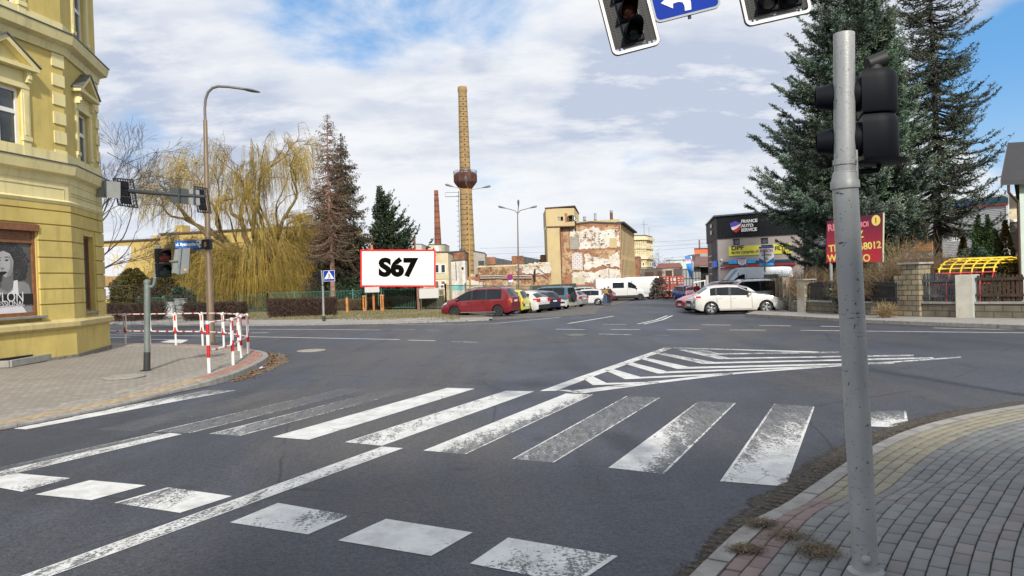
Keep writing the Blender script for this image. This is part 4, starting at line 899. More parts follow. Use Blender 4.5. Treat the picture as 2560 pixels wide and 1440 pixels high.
# ---- ornate ochre tower house beyond
Yt = 150.; L0 = (fx(1584, Yt), Yt); L1 = (fx(1617, Yt+1), Yt+1); L2 = (fx(1634, Yt+9), Yt+9)
ft2 = Face(L0, L1); ft3 = Face(L1, L2); ft3.n = Ve((ft3.d.y, -ft3.d.x, 0)); zt2 = ft2.uz(1600, 589)[1]
TT = block('corner_tower', 'far ornate pale yellow corner tower with a banded cornice and small windows', 'building', [L0, L1, L2, (L2[0]-6, Yt+18), (L0[0]-3, Yt+12)], zt2, mat('pale_yellow_render', (.56, .47, .24), .85, var=.08, dirt=.3))
mp = mat('pale_trim', (.66, .60, .42), .8)
for py, h, o in ((600, .5, .5), (622, .3, .2), (648, .5, .35), (668, .3, .2), (690, .3, .2)):
 mb = MB(); z_ = ft2.uz(1600, py)[1]; ft2.slab(mb, 0, ft2.L, z_, z_+h, -.05, o); ft3.slab(mb, 0, ft3.L, z_, z_+h, -.05, o); mb.build('cornice', mp, TT)
mb = MB()
for f, n in ((ft2, 6), (ft3, 8)):
 for i in range(n):
  u_ = f.L*(i+.5)/n
  for py0, py1 in ((598, 592), (621, 602), (647, 624), (689, 670)): f.slab(mb, u_-.12, u_+.12, f.uz(1605, py0)[1], f.uz(1605, py1)[1], -.02, .1)
mb.split('pilaster', mp, TT)
for f, o in ((ft2, (1604.5, 613, 1609, 620)), (ft2, (1605, 636, 1611, 648)), (ft3, (1624, 636, 1627, 648)), (ft3, (1629, 636, 1632, 648)), (ft3, (1624, 655, 1627, 667)), (ft3, (1629, 655, 1632, 667)), (ft3, (1624, 613, 1627, 620)), (ft2, (1592, 636, 1597, 648)), (ft2, (1592, 655, 1597, 667)), (ft2, (1605, 655, 1611, 667))):
 r_ = f.r(*o); r_ = (min(r_[0], r_[1]), max(r_[0], r_[1]), r_[2], r_[3]); mb = MB(); f.slab(mb, *r_, -.02, .06); w_ = mb.build('window', M_WPVC, TT); mb = MB(); f.slab(mb, r_[0]+.12, r_[1]-.12, r_[2]+.15, r_[3]-.15, .055, .09); mb.build('pane', M_GLASS, w_)
mb = MB(); x = fx(1614, Yt+4); mb.tube([(x, Yt+4, zt2), (x, Yt+4, zt2+3.2)], .04, 5); mb.tube([(x-.6, Yt+4, zt2+2.4), (x+.8, Yt+4, zt2+2.4)], .03, 5); mb.tube([(x+1, Yt+4, zt2), (x+1, Yt+4, zt2+1.8)], .03, 5); mb.build('aerial', M_TIN, TT)
# small brick annex and ruin line
T = block('brick_annex', 'narrow brick annex between the ruined factory and the ornate tower', 'building', [(fx(1587, 128), 128), (fx(1600, 128), 128), (fx(1604, 134), 134), (fx(1590, 134), 134)], fz(1595, 643, 128), M_BRICK)
T = block('ruined_shed', 'long crumbling grey shed wall behind the red containers', 'building', [(fx(1600, 130), 130), (fx(1700, 130), 130), (fx(1705, 138), 138), (fx(1602, 138), 138)], fz(1650, 672, 130), mat('crumbling_wall', (.38, .36, .32), .9, var=.3, scale=.6, col2=(.12, .10, .09), c2=.55, dirt=.6))
f_ = Face((fx(1600, 130), 130), (fx(1700, 130), 130))
for a, b, c, d_ in ((1643, 678, 1655, 690), (1664, 676, 1680, 690), (1690, 677, 1701, 690), (1612, 680, 1634, 690)):
 mb = MB(); f_.slab(mb, *f_.r(a, b, c, d_), -.05, .05); mb.build('dark_doorway', mat('dark_rust', (.07, .045, .035), .9), T)
T = thing('red_roof_shed', 'low shed with a faded red roof behind the containers', 'building', (fx(1670, 150), 150, -1.4)); mb = MB()
zA, zB = fz(1640, 673, 150), fz(1650, 661, 156); mb.prism([(fx(1640, 148), 148, zA), (fx(1708, 148), 148, zA), (fx(1702, 156), 156, zB), (fx(1648, 156), 156, zB)], (0, 0, .2)); mb.build('roof', mat('faded_red_roof', (.22, .065, .05), .7, var=.2, scale=2), T)
mb = MB(); mb.prism([(fx(1642, 149), 149, -3), (fx(1706, 149), 149, -3), (fx(1706, 158), 158, -3), (fx(1642, 158), 158, -3)], (0, 0, zA+3)); mb.build('wall', M_CONC, T)
T = block('mint_warehouse', 'distant pale mint green flat warehouse', 'building', [(fx(1668, 230), 230), (fx(1716, 230), 230), (fx(1716, 250), 250), (fx(1668, 250), 250)], fz(1690, 651, 230), mat('mint_cladding', (.42, .60, .55), .6, var=.05))
T = block('orange_warehouse', 'bright orange clad hall with a sloping grey roof left of the dark garage', 'building', [(fx(1738, 120), 120), (fx(1790, 120), 120), (fx(1800, 140), 140), (fx(1738, 140), 140)], fz(1757, 622, 120), mat('orange_cladding', (.62, .13, .035), .6, var=.08))
mb = MB(); y = 112; mb.prism([(fx(1744, y), y, -3), (fx(1795, y), y, -3), (fx(1795, y), y, fz(1760, 634, y)), (fx(1752, y), y, fz(1750, 634, y))], (0, 8, 0)); mb.build('front_gable', mat('grey_green_metal', (.27, .31, .30), .5), T)
T = thing('industrial_chimney', 'thin distant brick chimney above the orange hall', 'chimney', (fx(1751, 170), 170, -1.4)); mb = MB(); y = 170; x = fx(1751.3, y); r_ = (fx(1753.5, y)-fx(1749, y))/2; mb.lathe([(r_, -2), (r_*.85, fz(1751, 607, y)), (r_*.9, fz(1751, 600, y)), (r_*.7, fz(1751, 599.5, y))], 12, Matrix.Translation((x, y, 0))); mb.build('stack', mat('smoky_brick', (.20, .13, .09), .9, var=.3), T, smooth=True)
# workshop yard left of the dark garage
T = thing('workshop_shed', 'grey corrugated workshop with a brown sloping roof and an open dark bay', 'building', (fx(1755, 92), 92, -1.1)); y = 92
M_CORR = mat('weathered_sheet_metal', (.30, .31, .31), .6, .2, var=.2, scale=1.2, dirt=.5)
mb = MB(); mb.prism([(fx(1706, y), y, -3), (fx(1752, y), y, -3), (fx(1752, y), y, fz(1730, 671, y)), (fx(1706, y), y, fz(1716, 671, y))], (0, 5, 0)); mb.build('wall', M_CORR, T)
mb = MB()
for i in range(6): x0 = fx(1708+i*8, y); mb.beam((x0, y-.05, -1.5), (x0, y-.05, fz(1720, 672, y)), .08)
for z_ in (0, 1.2, 2.3): mb.beam((fx(1706, y), y-.05, z_), (fx(1752, y), y-.05, z_), .08)
mb.build('frame', M_TIN, T)
mb = MB(); mb.prism([(fx(1733, y-1), y-1, fz(1736, 666, y-1)), (fx(1796, y-1), y-1, fz(1790, 666, y-1)), (fx(1796, y+6), y+6, fz(1790, 645, y+6)), (fx(1742, y+6), y+6, fz(1745, 645, y+6))], (0, 0, .2)); mb.build('roof', mat('brown_sheet_roof', (.16, .07, .055), .6, var=.2, scale=1.5), T)
mb = MB(); mb.prism([(fx(1745, y+.2), y+.2, -3), (fx(1797, y+.2), y+.2, -3), (fx(1797, y+.2), y+.2, fz(1790, 667, y)), (fx(1745, y+.2), y+.2, fz(1748, 667, y))], (0, 3, 0)); mb.build('open_bay', M_DARK, T)
mb = MB(); mb.beam((fx(1733, y-3), y-3, fz(1736, 706, y-3)), (fx(1764, y-3), y-3, fz(1762, 701, y-3)), .12); mb.beam((fx(1737, y-3), y-3, fz(1740, 712, y-3)), (fx(1737, y-3), y-3, -1.2), .1); mb.beam((fx(1762, y-3), y-3, fz(1762, 701, y-3)), (fx(1762, y-3), y-3, -1.2), .1)
mb.build('awning_frame', M_WPVC, T)
mb = MB(); mb.prism([(fx(1765, y-.3), y-.3, -3), (fx(1776, y-.3), y-.3, -3), (fx(1776, y-.3), y-.3, fz(1770, 688, y)), (fx(1765, y-.3), y-.3, fz(1768, 688, y))], (0, .2, 0)); mb.build('shutter', M_CORR, T)
# ---- auto service building
Yg = 66.
fg = Face((fx(1797, Yg), Yg), (fx(2010, Yg-4.6), Yg-4.6)); fgs = Face((fx(1772, Yg+12), Yg+12), (fg.a.x, fg.a.y))
GB = thing('car_workshop', 'two storey garage with black upper cladding and mauve grey walls lettered FRANCE AUTO SERVICE', 'building', (fg.a.x, Yg, -.8))
zd = fg.uz(1797, 596.5)[1]; ztop = fg.uz(1797, 541.5)[1]
M_MAUV = mat('mauve_grey_render', (.36, .315, .30), .85, var=.04, scale=.7); M_BLKC = mat('black_cladding', (.014, .016, .020), .6, var=.15, scale=1.5, spec=.2)
g1 = fg.r(1832, 597, 1849.5, 613); g2 = fg.r(1901, 594.5, 1920, 610); gd = fg.r(1833, 667, 1903, 760)
mb = MB(); fg.wall(mb, 0, fg.L, -2.5, zd, [g1, g2, gd], .25); mb.build('wall', M_MAUV, GB)
mb = MB(); [fg.slab(mb, o[0]-.05, o[1]+.05, o[2]-.05, o[3]+.05, -.4, -.32) for o in (g1, g2, gd)]; mb.split('room_shade_sheet', M_DARK, GB)
for o in (g1, g2): fg.window(GB, o, mat('anthracite_frame', (.035, .04, .045), .4), M_GLASS, .2, .1, 1, 1)
fg.window(GB, gd, M_WPVC, M_GLASS, .2, .08, 6, 7, name='garage_door', bars=.09)
nrm = fgs.n = Ve((-fgs.d.y*-1, -fgs.d.x, 0)); fgs.n = Ve((fgs.d.y, -fgs.d.x, 0)); fgs.n = fgs.n if fgs.n.x < 0 else -fgs.n
bx = Ve((fg.b.x, fg.b.y, 0)); A_ = Ve((fg.a.x, fg.a.y, 0)); Bk = Ve((fgs.a.x, fgs.a.y, 0))
mb = MB(); mb.prism([A_+Ve((0, 0, zd)), bx+Ve((0, 0, zd)), bx+Ve((0, 14, zd)), Bk+Ve((0, 0, zd))], (0, 0, .01))
mb = MB(); pts = [A_+fg.n*.12, bx+fg.n*.12, bx+Ve((0, 14, 0)), Bk+fgs.n*.12]; mb.prism([p+Ve((0, 0, zd)) for p in pts], (0, 0, ztop-zd)); mb.build('upper_cladding', M_BLKC, GB)
mb = MB()
for i in range(1, 22): u_ = fg.L*i/22; fg.slab(mb, u_-.02, u_+.02, zd+.03, ztop-.03, .10, .15)
mb.build('cladding_seam', mat('seam_black', (.012, .013, .015), .5), GB)
mb = MB(); mb.prism([p+Ve((0, 0, ztop)) for p in [A_+fg.n*.2+fgs.n*.2, bx+fg.n*.2, bx+Ve((0, 14, 0)), Bk+fgs.n*.2]], (0, 0, .12)); mb.build('roof_edge', M_TIN, GB)
sops = [(fgs.L*.12, fgs.L*.3, .6, zd-.4), (fgs.L*.5, fgs.L*.62, .8, zd-.5)]
mb = MB(); fgs.wall(mb, 0, fgs.L, -2.5, zd, [], .2); mb.build('side_wall', M_MAUV, GB)
mb = MB(); fgs.slab(mb, 0.3, fgs.L*.45, -2, zd, -.02, .05); mb.build('side_panel', mat('maroon_panel', (.085, .04, .045), .6), GB)
mb = MB()
for i in range(6): u_ = fgs.L*(.5+.08*i); fgs.slab(mb, u_-.08, u_+.08, -1.5, zd-.1, .0, .12)
mb.build('side_fin', mat('slate_fin', (.16, .165, .18), .6), GB)
mb = MB()
for i in range(4): z_ = zd-1.4-i*.55; mb.beam(fgs.P(fgs.L*.45, z_, .3), fgs.P(fgs.L*.75, z_, .3), .06)
mb.build('ladder', M_WPVC, GB)
mb = MB(); a = fg.r(1797, 664, 1800, 676); fgs.slab(mb, fgs.L*.78, fgs.L*.98, fg.uz(1797, 668)[1], fg.uz(1797, 652)[1], .02, .35); mb.build('side_sign', mat('sign_blue', (.02, .10, .42), .4), GB)
# lettering and badge
M_LW = mat('letter_white', (.80, .80, .80), .4, var=.02)
for s_, py in (('FRANCE', 554.5), ('AUTO', 565.5), ('SERVICE', 576)):
 uu, z_ = fg.uz(1855.5, py); hh = fg.uz(1855, 549.5)[1]-fg.uz(1855, 559.5)[1]
 text(s_, hh*1.08, .08, fg.M(uu, z_, .2), M_LW, 'sign_lettering', GB, hh*.045, 'LEFT', 1.02)
def shield(k0, k1):
 P = [(1827, 558.5), (1832, 557), (1836, 555), (1841, 552.5), (1846, 555.2), (1850, 556.5), (1855, 558), (1855, 564), (1853, 571), (1849, 577.5), (1842, 582), (1836, 578.5), (1831, 573), (1828, 565)]
 return P
Mp = mat('badge_purple', (.10, .06, .42), .4); Mr = mat('sign_red', (.55, .02, .03), .4)
for P, m, o in ((shield(0, 1), M_LW, .16), ([(1827, 558.5), (1832, 557), (1836, 555), (1841, 552.5), (1846, 555.2), (1850, 556.5), (1854, 558), (1849, 561), (1841, 565), (1834, 567), (1829, 568.5), (1828, 565)], Mp, .19), ([(1855, 561), (1855, 566), (1853, 571), (1849, 577.5), (1842, 582), (1836, 578.5), (1834, 576), (1842, 572.5), (1849, 567.5)], Mr, .19)):
 mb = MB(); patch(fg, mb, [fg.uz(*p) for p in P], .12, o); mb.build('badge', m, GB)
text('FRANCE', .42, .06, fgs.M(fgs.L*.62, (zd+ztop)/2+.4, .18), M_LW, 'sign_lettering', GB, .02, 'CENTER', 1.0); text('SERVICE', .42, .06, fgs.M(fgs.L*.62, (zd+ztop)/2-.2, .18), M_LW, 'sign_lettering', GB, .02, 'CENTER', 1.0)
# banner and fascia
M_BAN = mat('yellow_banner', (.72, .66, .08), .55, var=.06, scale=2, bump=.2, bscale=3)
T = thing('banner', 'yellow vinyl banner reading DPF FILTRY CZĄSTEK fixed below the windows of the garage', 'banner', fg.P(fg.uz(1900, 625)[0], 0, .1)); mb = MB(); o = fg.r(1822, 612.5, 1978, 633); fg.slab(mb, o[0], o[1], o[2]-.12, o[3], .02, .06); mb.build('cloth', M_BAN, T)
M_LD = mat('letter_dark', (.04, .04, .04), .5)
k = (o[3]-o[2]); a = fg.uz(1829, 622)[0]
text('DPF', k*.74, .02, fg.M(a, fg.uz(1850, 620)[1], .075), M_LD, 'lettering', T, .015, 'LEFT', 1.25); text('FILTRY', k*.62, .02, fg.M(fg.uz(1938, 622)[0], fg.uz(1950, 617)[1]-.12, .075), M_LD, 'lettering', T, .01, 'LEFT', 1.0)
text('FILTRY CZĄSTEK STAŁYCH', k*.40, .02, fg.M(a, fg.uz(1850, 631.5)[1], .075), M_LD, 'lettering', T, .004, 'LEFT', .98)
mb = MB(); o = fg.r(1810, 651, 1990, 660.5); fg.slab(mb, *o, .02, .28); mb.build('fascia', mat('fascia_petrol', (.02, .07, .10), .4), GB)
mb = MB(); fg.slab(mb, o[0], o[1], o[2]-.14, o[2]-.005, .02, .30); mb.build('fascia_stripe', Mr, GB)
Mb = mat('sign_light_blue', (.05, .36, .78), .4)
for a in ((1826, 650, 1847, 659.5), (1872, 648.5, 1893, 658)): mb = MB(); fg.slab(mb, *fg.r(*a), .25, .36); mb.build('fascia_panel', Mb, GB)
M_SB = mat('sign_blue', (.02, .10, .42), .4); M_SW = mat('sign_white', (.78, .80, .82), .4, var=.02)
def bosch(f, r_, par, o0, sc=1.0):
 u0_, u1_, z0_, z1_ = r_; w = u1_-u0_; h = z1_-z0_; mb = MB(); f.slab(mb, u0_, u1_, z0_, z1_, o0, o0+.12); b_ = mb.build('sign_panel', M_SW, par)
 mb = MB(); f.slab(mb, u0_, u1_, z1_-h*.12, z1_, o0+.12, o0+.125); m_ = (u0_+u1_)/2
 for s0 in (u0_, u1_): patch(f, mb, [(s0, z0_), (m_, z0_), (s0, z0_+h*.3)], o0+.12, o0+.126)
 mb.build('blue_print', M_SB, b_)
 text('BOSCH', h*.26, .006, f.M(m_, z1_-h*.28, o0+.128), Mr, 'lettering', b_, h*.007, 'CENTER', w/h*1.0); text('Service', h*.22, .006, f.M(m_, z1_-h*.52, o0+.128), M_LD, 'lettering', b_, h*.003, 'CENTER', w/h*1.05)
 mb = MB(); c = f.P(m_, z0_+h*.22, o0+.13); X = f.d
 mb.tube([c+X*(h*.09*cos(t_))+Ve((0, 0, h*.09*sin(t_))) for t_ in np.linspace(0, 6.3, 22)], h*.010, 4); mb.tube([c+X*-h*.04+Ve((0, 0, -h*.05)), c+X*-h*.04+Ve((0, 0, h*.05))], h*.009, 4); mb.tube([c+X*h*.04+Ve((0, 0, -h*.05)), c+X*h*.04+Ve((0, 0, h*.05))], h*.009, 4); mb.tube([c-X*h*.04, c+X*h*.04], h*.009, 4); mb.build('emblem', M_LD, b_)
 return b_
bosch(fg, fg.r(1850, 646, 1870, 664), GB, .30)
for py, m in ((665, M_SB), (667.4, M_LW), (669.6, Mr)): mb = MB(); fg.slab(mb, *fg.r(1801, py, 1817, py+2), .0, .02); mb.build('flag_stripe', m, GB)
mb = MB(); fg.slab(mb, *fg.r(1809, 695, 1828, 715), .0, .04); mb.build('notice_board', mat('navy_board', (.03, .05, .12), .4), GB)
mb = MB(); fg.slab(mb, *fg.r(1803, 647, 1806, 652), .0, .12); mb.build('wall_lamp', M_LW, GB)
# pylon sign
Yp = 52.; fp = Face((fx(1897, Yp), Yp), (fx(1936, Yp-.4), Yp-.4))
T = thing('pylon_sign', 'tall blue and white Bosch Service sign on a slim post beside the spruce', 'sign', fp.P(fp.L/2, hz(fp.a.x, Yp)))
r_ = fp.r(1898, 616, 1935, 656); bosch(fp, r_, T, 0.); mb = MB(); fp.slab(mb, *fp.r(1899, 657.5, 1934, 664), -.02, .1); mb.build('lower_panel', Mb, T); mb = MB(); fp.slab(mb, *fp.r(1903, 612, 1932, 615.7), -.02, .1); mb.build('top_cap', mat('fascia_petrol', (.02, .07, .10)), T)
mb = MB(); mb.tube([fp.P(fp.L*.42, hz(fp.a.x, Yp)-.1, .20), fp.P(fp.L*.42, r_[2]+.9, .20)], .05, 8); mb.build('post', M_TIN, T)
# feather flag
Yf = 84.; T = thing('feather_flag', 'blue and white feather flag standing by the workshop yard', 'flag', (fx(1733, Yf), Yf, hz(fx(1733, Yf), Yf)))
ff = Face((fx(1711, Yf), Yf), (fx(1735, Yf), Yf)); mb = MB(); P = [(1711.5, 640), (1727, 639), (1732, 655), (1733.5, 699), (1730, 699), (1724, 690), (1718, 672), (1714, 655)]; patch(ff, mb, [ff.uz(*p) for p in P], -.01, .01); cl_ = mb.build('cloth', mat('flag_blue', (.04, .25, .68), .6), T)
mb = MB(); patch(ff, mb, [ff.uz(*p) for p in [(1713.5, 648.5), (1726, 648), (1727.5, 658), (1715, 659)]], .011, .014); patch(ff, mb, [ff.uz(*p) for p in [(1726, 640), (1729, 640), (1733, 655), (1734, 699), (1731, 699), (1730.5, 660)]], .011, .014); mb.build('print', M_SW, cl_)
text('BOSCH', .36, .004, ff.M(ff.uz(1720, 651)[0], ff.uz(1720, 651)[1], .018), Mr, 'lettering', cl_, .01); mb = MB(); mb.tube([ff.P(*ff.uz(1731, 716)), ff.P(*ff.uz(1732.5, 690)), ff.P(*ff.uz(1730, 640))], .04, 6); mb.build('pole', M_TIN, T)
# ---- corrugated white warehouse behind the trees
Yw = 55.; fw = Face((fx(2075, Yw+4), Yw+4), (fx(2527, Yw-6), Yw-6)); zw = fw.uz(2525, 489)[1]; fw_b = fw.uz(2500, 640)[1]
WH = thing('white_warehouse', 'long warehouse clad in white corrugated sheet with a blue and red band, behind the conifers', 'building', fw.P(fw.L/2, hz(0, Yw)))
M_WC = mat('white_corrugated', (.62, .63, .66), .45, var=.05, scale=.6, dirt=.2); nr = 34; hh = (zw-fw_b)/nr
wo = fw.r(2379, 577, 2415, 602); so = fw.r(2280, 572, 2322, 612)
mb = MB(); prof = []
for i in range(nr):
 z_ = fw_b+i*hh; prof += [(0, z_), (0, z_+hh*.45), (.07, z_+hh*.6), (.07, z_+hh*.92), (0, z_+hh*.999)]
cuts = sorted([0, fw.L, wo[0], wo[1], so[0], so[1]])
for s0, s1 in zip(cuts[:-1], cuts[1:]):
 for (o1, za), (o2, zb) in zip(prof[:-1], prof[1:]):
  m_ = (s0+s1)/2; zm = (za+zb)/2
  if any(q[0] < m_ < q[1] and q[2] < zm < q[3] for q in (wo, so)): continue
  mb.add([fw.P(s0, za, o1), fw.P(s1, za, o1), fw.P(s1, zb, o2), fw.P(s0, zb, o2)], [(0, 1, 2, 3)])
E = fw.P(fw.L, 0); mb.add([E+Ve((0, 0, -1)), E+Ve((1.0, 14, -1)), E+Ve((1.0, 14, zw)), E+Ve((0, 0, zw))], [(0, 1, 2, 3)]); E0 = fw.P(0, 0); mb.add([E0+Ve((0, 0, -1)), E0+Ve((0, 14, -1)), E0+Ve((0, 14, zw)), E0+Ve((0, 0, zw))], [(0, 1, 2, 3)])
mb.build('corrugated_wall', M_WC, WH)
mb = MB(); fw.slab(mb, 0, fw.L, -2, fw_b, -.1, .12); mb.build('brick_base', brickmat('red_brick_base', (.24, .085, .06), (.2, .07, .05), (.2, .17, .14), 1, grime=.4), WH, uvmode=True)
mb = MB(); fw.slab(mb, -.1, fw.L+.1, zw, zw+.12, -14, .15); mb.build('roof', M_WC, WH); mb = MB(); fw.slab(mb, fw.L-.12, fw.L+.02, fw_b, zw, .03, .12); mb.build('corner_trim', M_LW, WH)
mb = MB(); fw.slab(mb, fw.uz(2440, 505)[0], fw.uz(2523, 505)[0], fw.uz(2522, 508)[1], fw.uz(2522, 493)[1], .08, .2); mb.build('band', mat('fascia_petrol', (.02, .07, .10)), WH)
mb = MB(); fw.slab(mb, .5, fw.uz(2440, 505)[0], fw.uz(2522, 508)[1], fw.uz(2522, 493)[1], .08, .2); mb.build('band', mat('sign_mid_blue', (.03, .16, .60), .4), WH); mb = MB(); fw.slab(mb, .5, fw.uz(2523, 505)[0], fw.uz(2522, 510.8)[1], fw.uz(2522, 508.3)[1], .08, .22); mb.build('red_stripe', Mr, WH)
mb = MB(); [fw.slab(mb, o[0], o[1], o[2], o[3], -.3, -.25) for o in (wo, so)]; mb.split('room_shade_sheet', M_DARK, WH)
fw.window(WH, wo, M_WPVC, M_GLASS, .08, .07, 6, 4); fw.window(WH, so, mat('anthracite_frame', (.035, .04, .045)), M_GLASS, .1, .08, 3, 1)
mb = MB(); o = fw.r(2272, 563, 2325, 569); fw.slab(mb, *o, .05, .8); mb.build('canopy', mat('rust_canopy', (.30, .11, .04), .6), WH)
mb = MB(); fw.slab(mb, *fw.r(2270, 603, 2335, 628), .1, .3); mb.build('orange_board', mat('orange_board', (.33, .15, .06), .7), WH)
# buildings at right edge
T = block('grey_side_building', 'dark grey building glimpsed between the white warehouse and the house at the right edge', 'building', [(fx(2526, 62), 62), (fx(2600, 62), 62), (fx(2600, 75), 75), (fx(2526, 75), 75)], fz(2540, 497, 62), mat('brown_gate_wall', (.10, .075, .065), .8))
f_ = Face((fx(2526, 62), 62), (fx(2600, 62), 62)); mb = MB(); f_.slab(mb, 0, 3, fz(2540, 552, 62), fz(2540, 514, 62), 0, .1); mb.build('cream_panel', mat('cream_panel', (.5, .45, .3), .7), T); mb = MB(); f_.slab(mb, 0, 3, fz(2540, 555, 62), fz(2540, 549, 62), .1, .2); mb.build('lintel', M_WPVC, T)
Yh = 31.; HS = thing('house', 'pale green house at the right edge with a dark sloping roof and brown downpipe', 'building', (fx(2560, Yh), Yh, .1))
fh = Face((fx(2554, Yh), Yh), (fx(2554, Yh)+9, Yh-1.5)); fh.n = Ve((fh.d.y, -fh.d.x, 0)); A_ = Ve((fh.a.x, fh.a.y, 0)); dh = Ve((.74, 1, 0)).normalized()
M_HG = mat('pale_green_render', (.50, .60, .54), .85, var=.05); B_ = A_+fh.d*9; D_ = A_+dh*9; E_ = B_+dh*9; ze = fh.uz(2524, 462, .5)[1]; R0 = A_+dh*4.5; zr2 = fz(2545, 366, R0.y)
mb = MB(); mb.prism([A_, B_, E_, D_], (0, 0, ze+.1)); mb.build('wall', M_HG, HS)
mb = MB(); ov = .62; a = A_-fh.d*ov-dh*.55; rl_ = R0-fh.d*ov; d__ = D_-fh.d*ov+dh*.55; X = fh.d*(9+2*ov)
for p0, z0_, p1, z1_ in ((a, ze, rl_, zr2), (d__, ze, rl_, zr2)): mb.prism([p0+Ve((0, 0, z0_)), p1+Ve((0, 0, z1_)), p1+Ve((0, 0, z1_+.2)), p0+Ve((0, 0, z0_+.2))], X)
mb.build('roof', mat('dark_tile_roof', (.035, .035, .038), .7), HS)
mb = MB(); mb.prism([a+Ve((0, 0, ze-.12)), rl_+Ve((0, 0, zr2-.12)), rl_+Ve((0, 0, zr2+.22)), a+Ve((0, 0, ze+.22))], -fh.d*.04); mb.build('barge_board', mat('brown_downpipe', (.07, .035, .03), .5), HS)
mb = MB(); mb.add([A_+Ve((0, 0, ze)), D_+Ve((0, 0, ze)), R0+Ve((0, 0, zr2-.1))], [(0, 1, 2)]); mb.build('gable_wall', M_HG, HS)
mb = MB(); g0 = a+dh*.1+fh.d*.25; mb.tube([g0+Ve((0, 0, ze)), g0+Ve((0, 0, ze-.3)), A_-fh.d*.1+fh.n*.1+Ve((0, 0, ze-.7)), A_-fh.d*.1+fh.n*.1], .055, 8); mb.build('downpipe', MATS['brown_downpipe'], HS)
fh.window(HS, (.9, 2.0, 1.0, 2.4), M_WPVC, M_GLASS, -.06, .07, 2, 1)
# ---- big chimney with water tank
Yc = 118.; xc = fx(1172, Yc); k = Yc/F0
CH = thing('water_tank_chimney', 'very tall yellow brick chimney carrying a rusty brown water tank halfway up', 'chimney', (xc, Yc, -1.3))
M_YB = brickmat('yellow_chimney_brick', (.43, .29, .125), (.36, .235, .10), (.22, .16, .09), 1, bw=.4, bh=.12, grime=.55)
def cz_(py): return fz(1172, py, Yc)
def lean(z): return xc
P = [(19, 735), (18.5, 690), (16.5, 560), (15, 470), (14.6, 430)]; P2 = [(13.5, 428), (12.3, 330), (10.8, 245), (10.6, 232), (12, 228), (12, 222), (11, 217), (9, 216)]
mb = MB(); mb.lathe([(r*k*1.0, cz_(y)) for r, y in P], 32, Matrix.Translation((xc, Yc, 0))); lw = mb.build('lower_shaft', M_YB, CH, smooth=True);
mb = MB(); mb.lathe([(r*k, cz_(y)) for r, y in P2], 32, Matrix.Translation((xc, Yc, 0))); us_ = mb.build('upper_shaft', M_YB, CH, smooth=True)
for o in (lw, us_):
 l = o.data.uv_layers.new(name='UVMap'); co = o.data.vertices
 for p in o.data.polygons:
  for li in p.loop_indices:
   v = co[o.data.loops[li].vertex_index].co; c = p.center; w_ = math.atan2(v.y, v.x)
   if abs(w_-math.atan2(c.y, c.x)) > 3: w_ += 2*pi if w_ < 0 else -2*pi
   l.data[li].uv = (w_*1.1, v.z)
M_RUST = mat('rusty_tank', (.085, .035, .025), .7, .1, var=.35, scale=1.4, col2=(.16, .06, .03), c2=.6, dirt=.6)
mb = MB(); mb.lathe([(r*k, cz_(y)) for r, y in ((14.5, 474), (16, 472), (27, 458), (28.5, 455), (28.8, 437), (27, 434), (15, 428), (13.6, 423))], 12, Matrix.Translation((xc, Yc, 0))); tk = mb.build('water_tank', M_RUST, CH)
mb = MB(); R_ = 29*k
for i in range(14):
 a = i/14*6.283; x, y = xc+R_*cos(a), Yc+R_*sin(a); mb.tube([(x, y, cz_(436)), (x, y, cz_(428))], .04, 4)
for py in (428, 432): mb.tube([(xc+R_*cos(a), Yc+R_*sin(a), cz_(py)) for a in np.linspace(0, 6.283, 29)], .035, 4)
mb.build('railing', M_TIN, tk)
mb = MB()
for i in range(24): a = i/24*6.283; mb.beam((xc+28.9*k*cos(a), Yc+28.9*k*sin(a), cz_(455)), (xc+28.9*k*cos(a), Yc+28.9*k*sin(a), cz_(437)), .05)
mb.build('tank_rib', M_RUST, tk)
mb = MB()
def rad(py): return float(np.interp(py, [216, 245, 330, 428, 430, 560, 690, 735], [10.8, 10.8, 12.3, 13.5, 14.6, 16.5, 18.5, 19]))*k
for py in list(np.linspace(243, 420, 15))+list(np.linspace(487, 690, 17)): r_ = rad(py)*1.012; z_ = cz_(py); mb.lathe([(r_, z_), (r_, z_+.07)], 32, Matrix.Translation((xc, Yc, 0)))
mb.split('iron_hoop', mat('dark_iron', (.05, .035, .03), .7, .3), CH)
mb = MB()
for s0 in (-.25, .25): mb.tube([(xc-rad(y)*1.0-.15, Yc-.4+s0, cz_(y)) for y in (478, 560, 640, 722)], .035, 4)
for i in range(80): y = 478+i*3; mb.tube([(xc-rad(y)-.15, Yc-.65, cz_(y)), (xc-rad(y)-.15, Yc-.15, cz_(y))], .025, 4)
for i in range(18): y = 490+i*12.5; mb.tube([(xc-rad(y)-.15+.2*cos(a)-.16, Yc-.4+.3*sin(a), cz_(y)) for a in np.linspace(-2.6, 2.6, 9)], .02, 4)
mb.tube([(xc-rad(490)-2.2, Yc-.6, cz_(491)), (xc-rad(490), Yc-.6, cz_(491))], .05, 4); mb.tube([(xc-rad(490)-2.2, Yc-.6, cz_(491)), (xc-rad(490)-2.2, Yc-.6, cz_(481)), (xc-rad(490), Yc-.6, cz_(481))], .03, 4)
mb.build('ladder', mat('dark_iron', (.05, .035, .03)), CH)
mb = MB()
for i, py in enumerate(list(np.linspace(250, 415, 14))+list(np.linspace(495, 680, 15))): r_ = rad(py); a = -1.42; x, y = xc+r_*cos(a), Yc+r_*sin(a); mb.box((x-.10, y-.08, cz_(py)), (x+.10, y+.05, cz_(py)+.18))
mb.build('vent_hole', MATS['dark_hole'], CH)
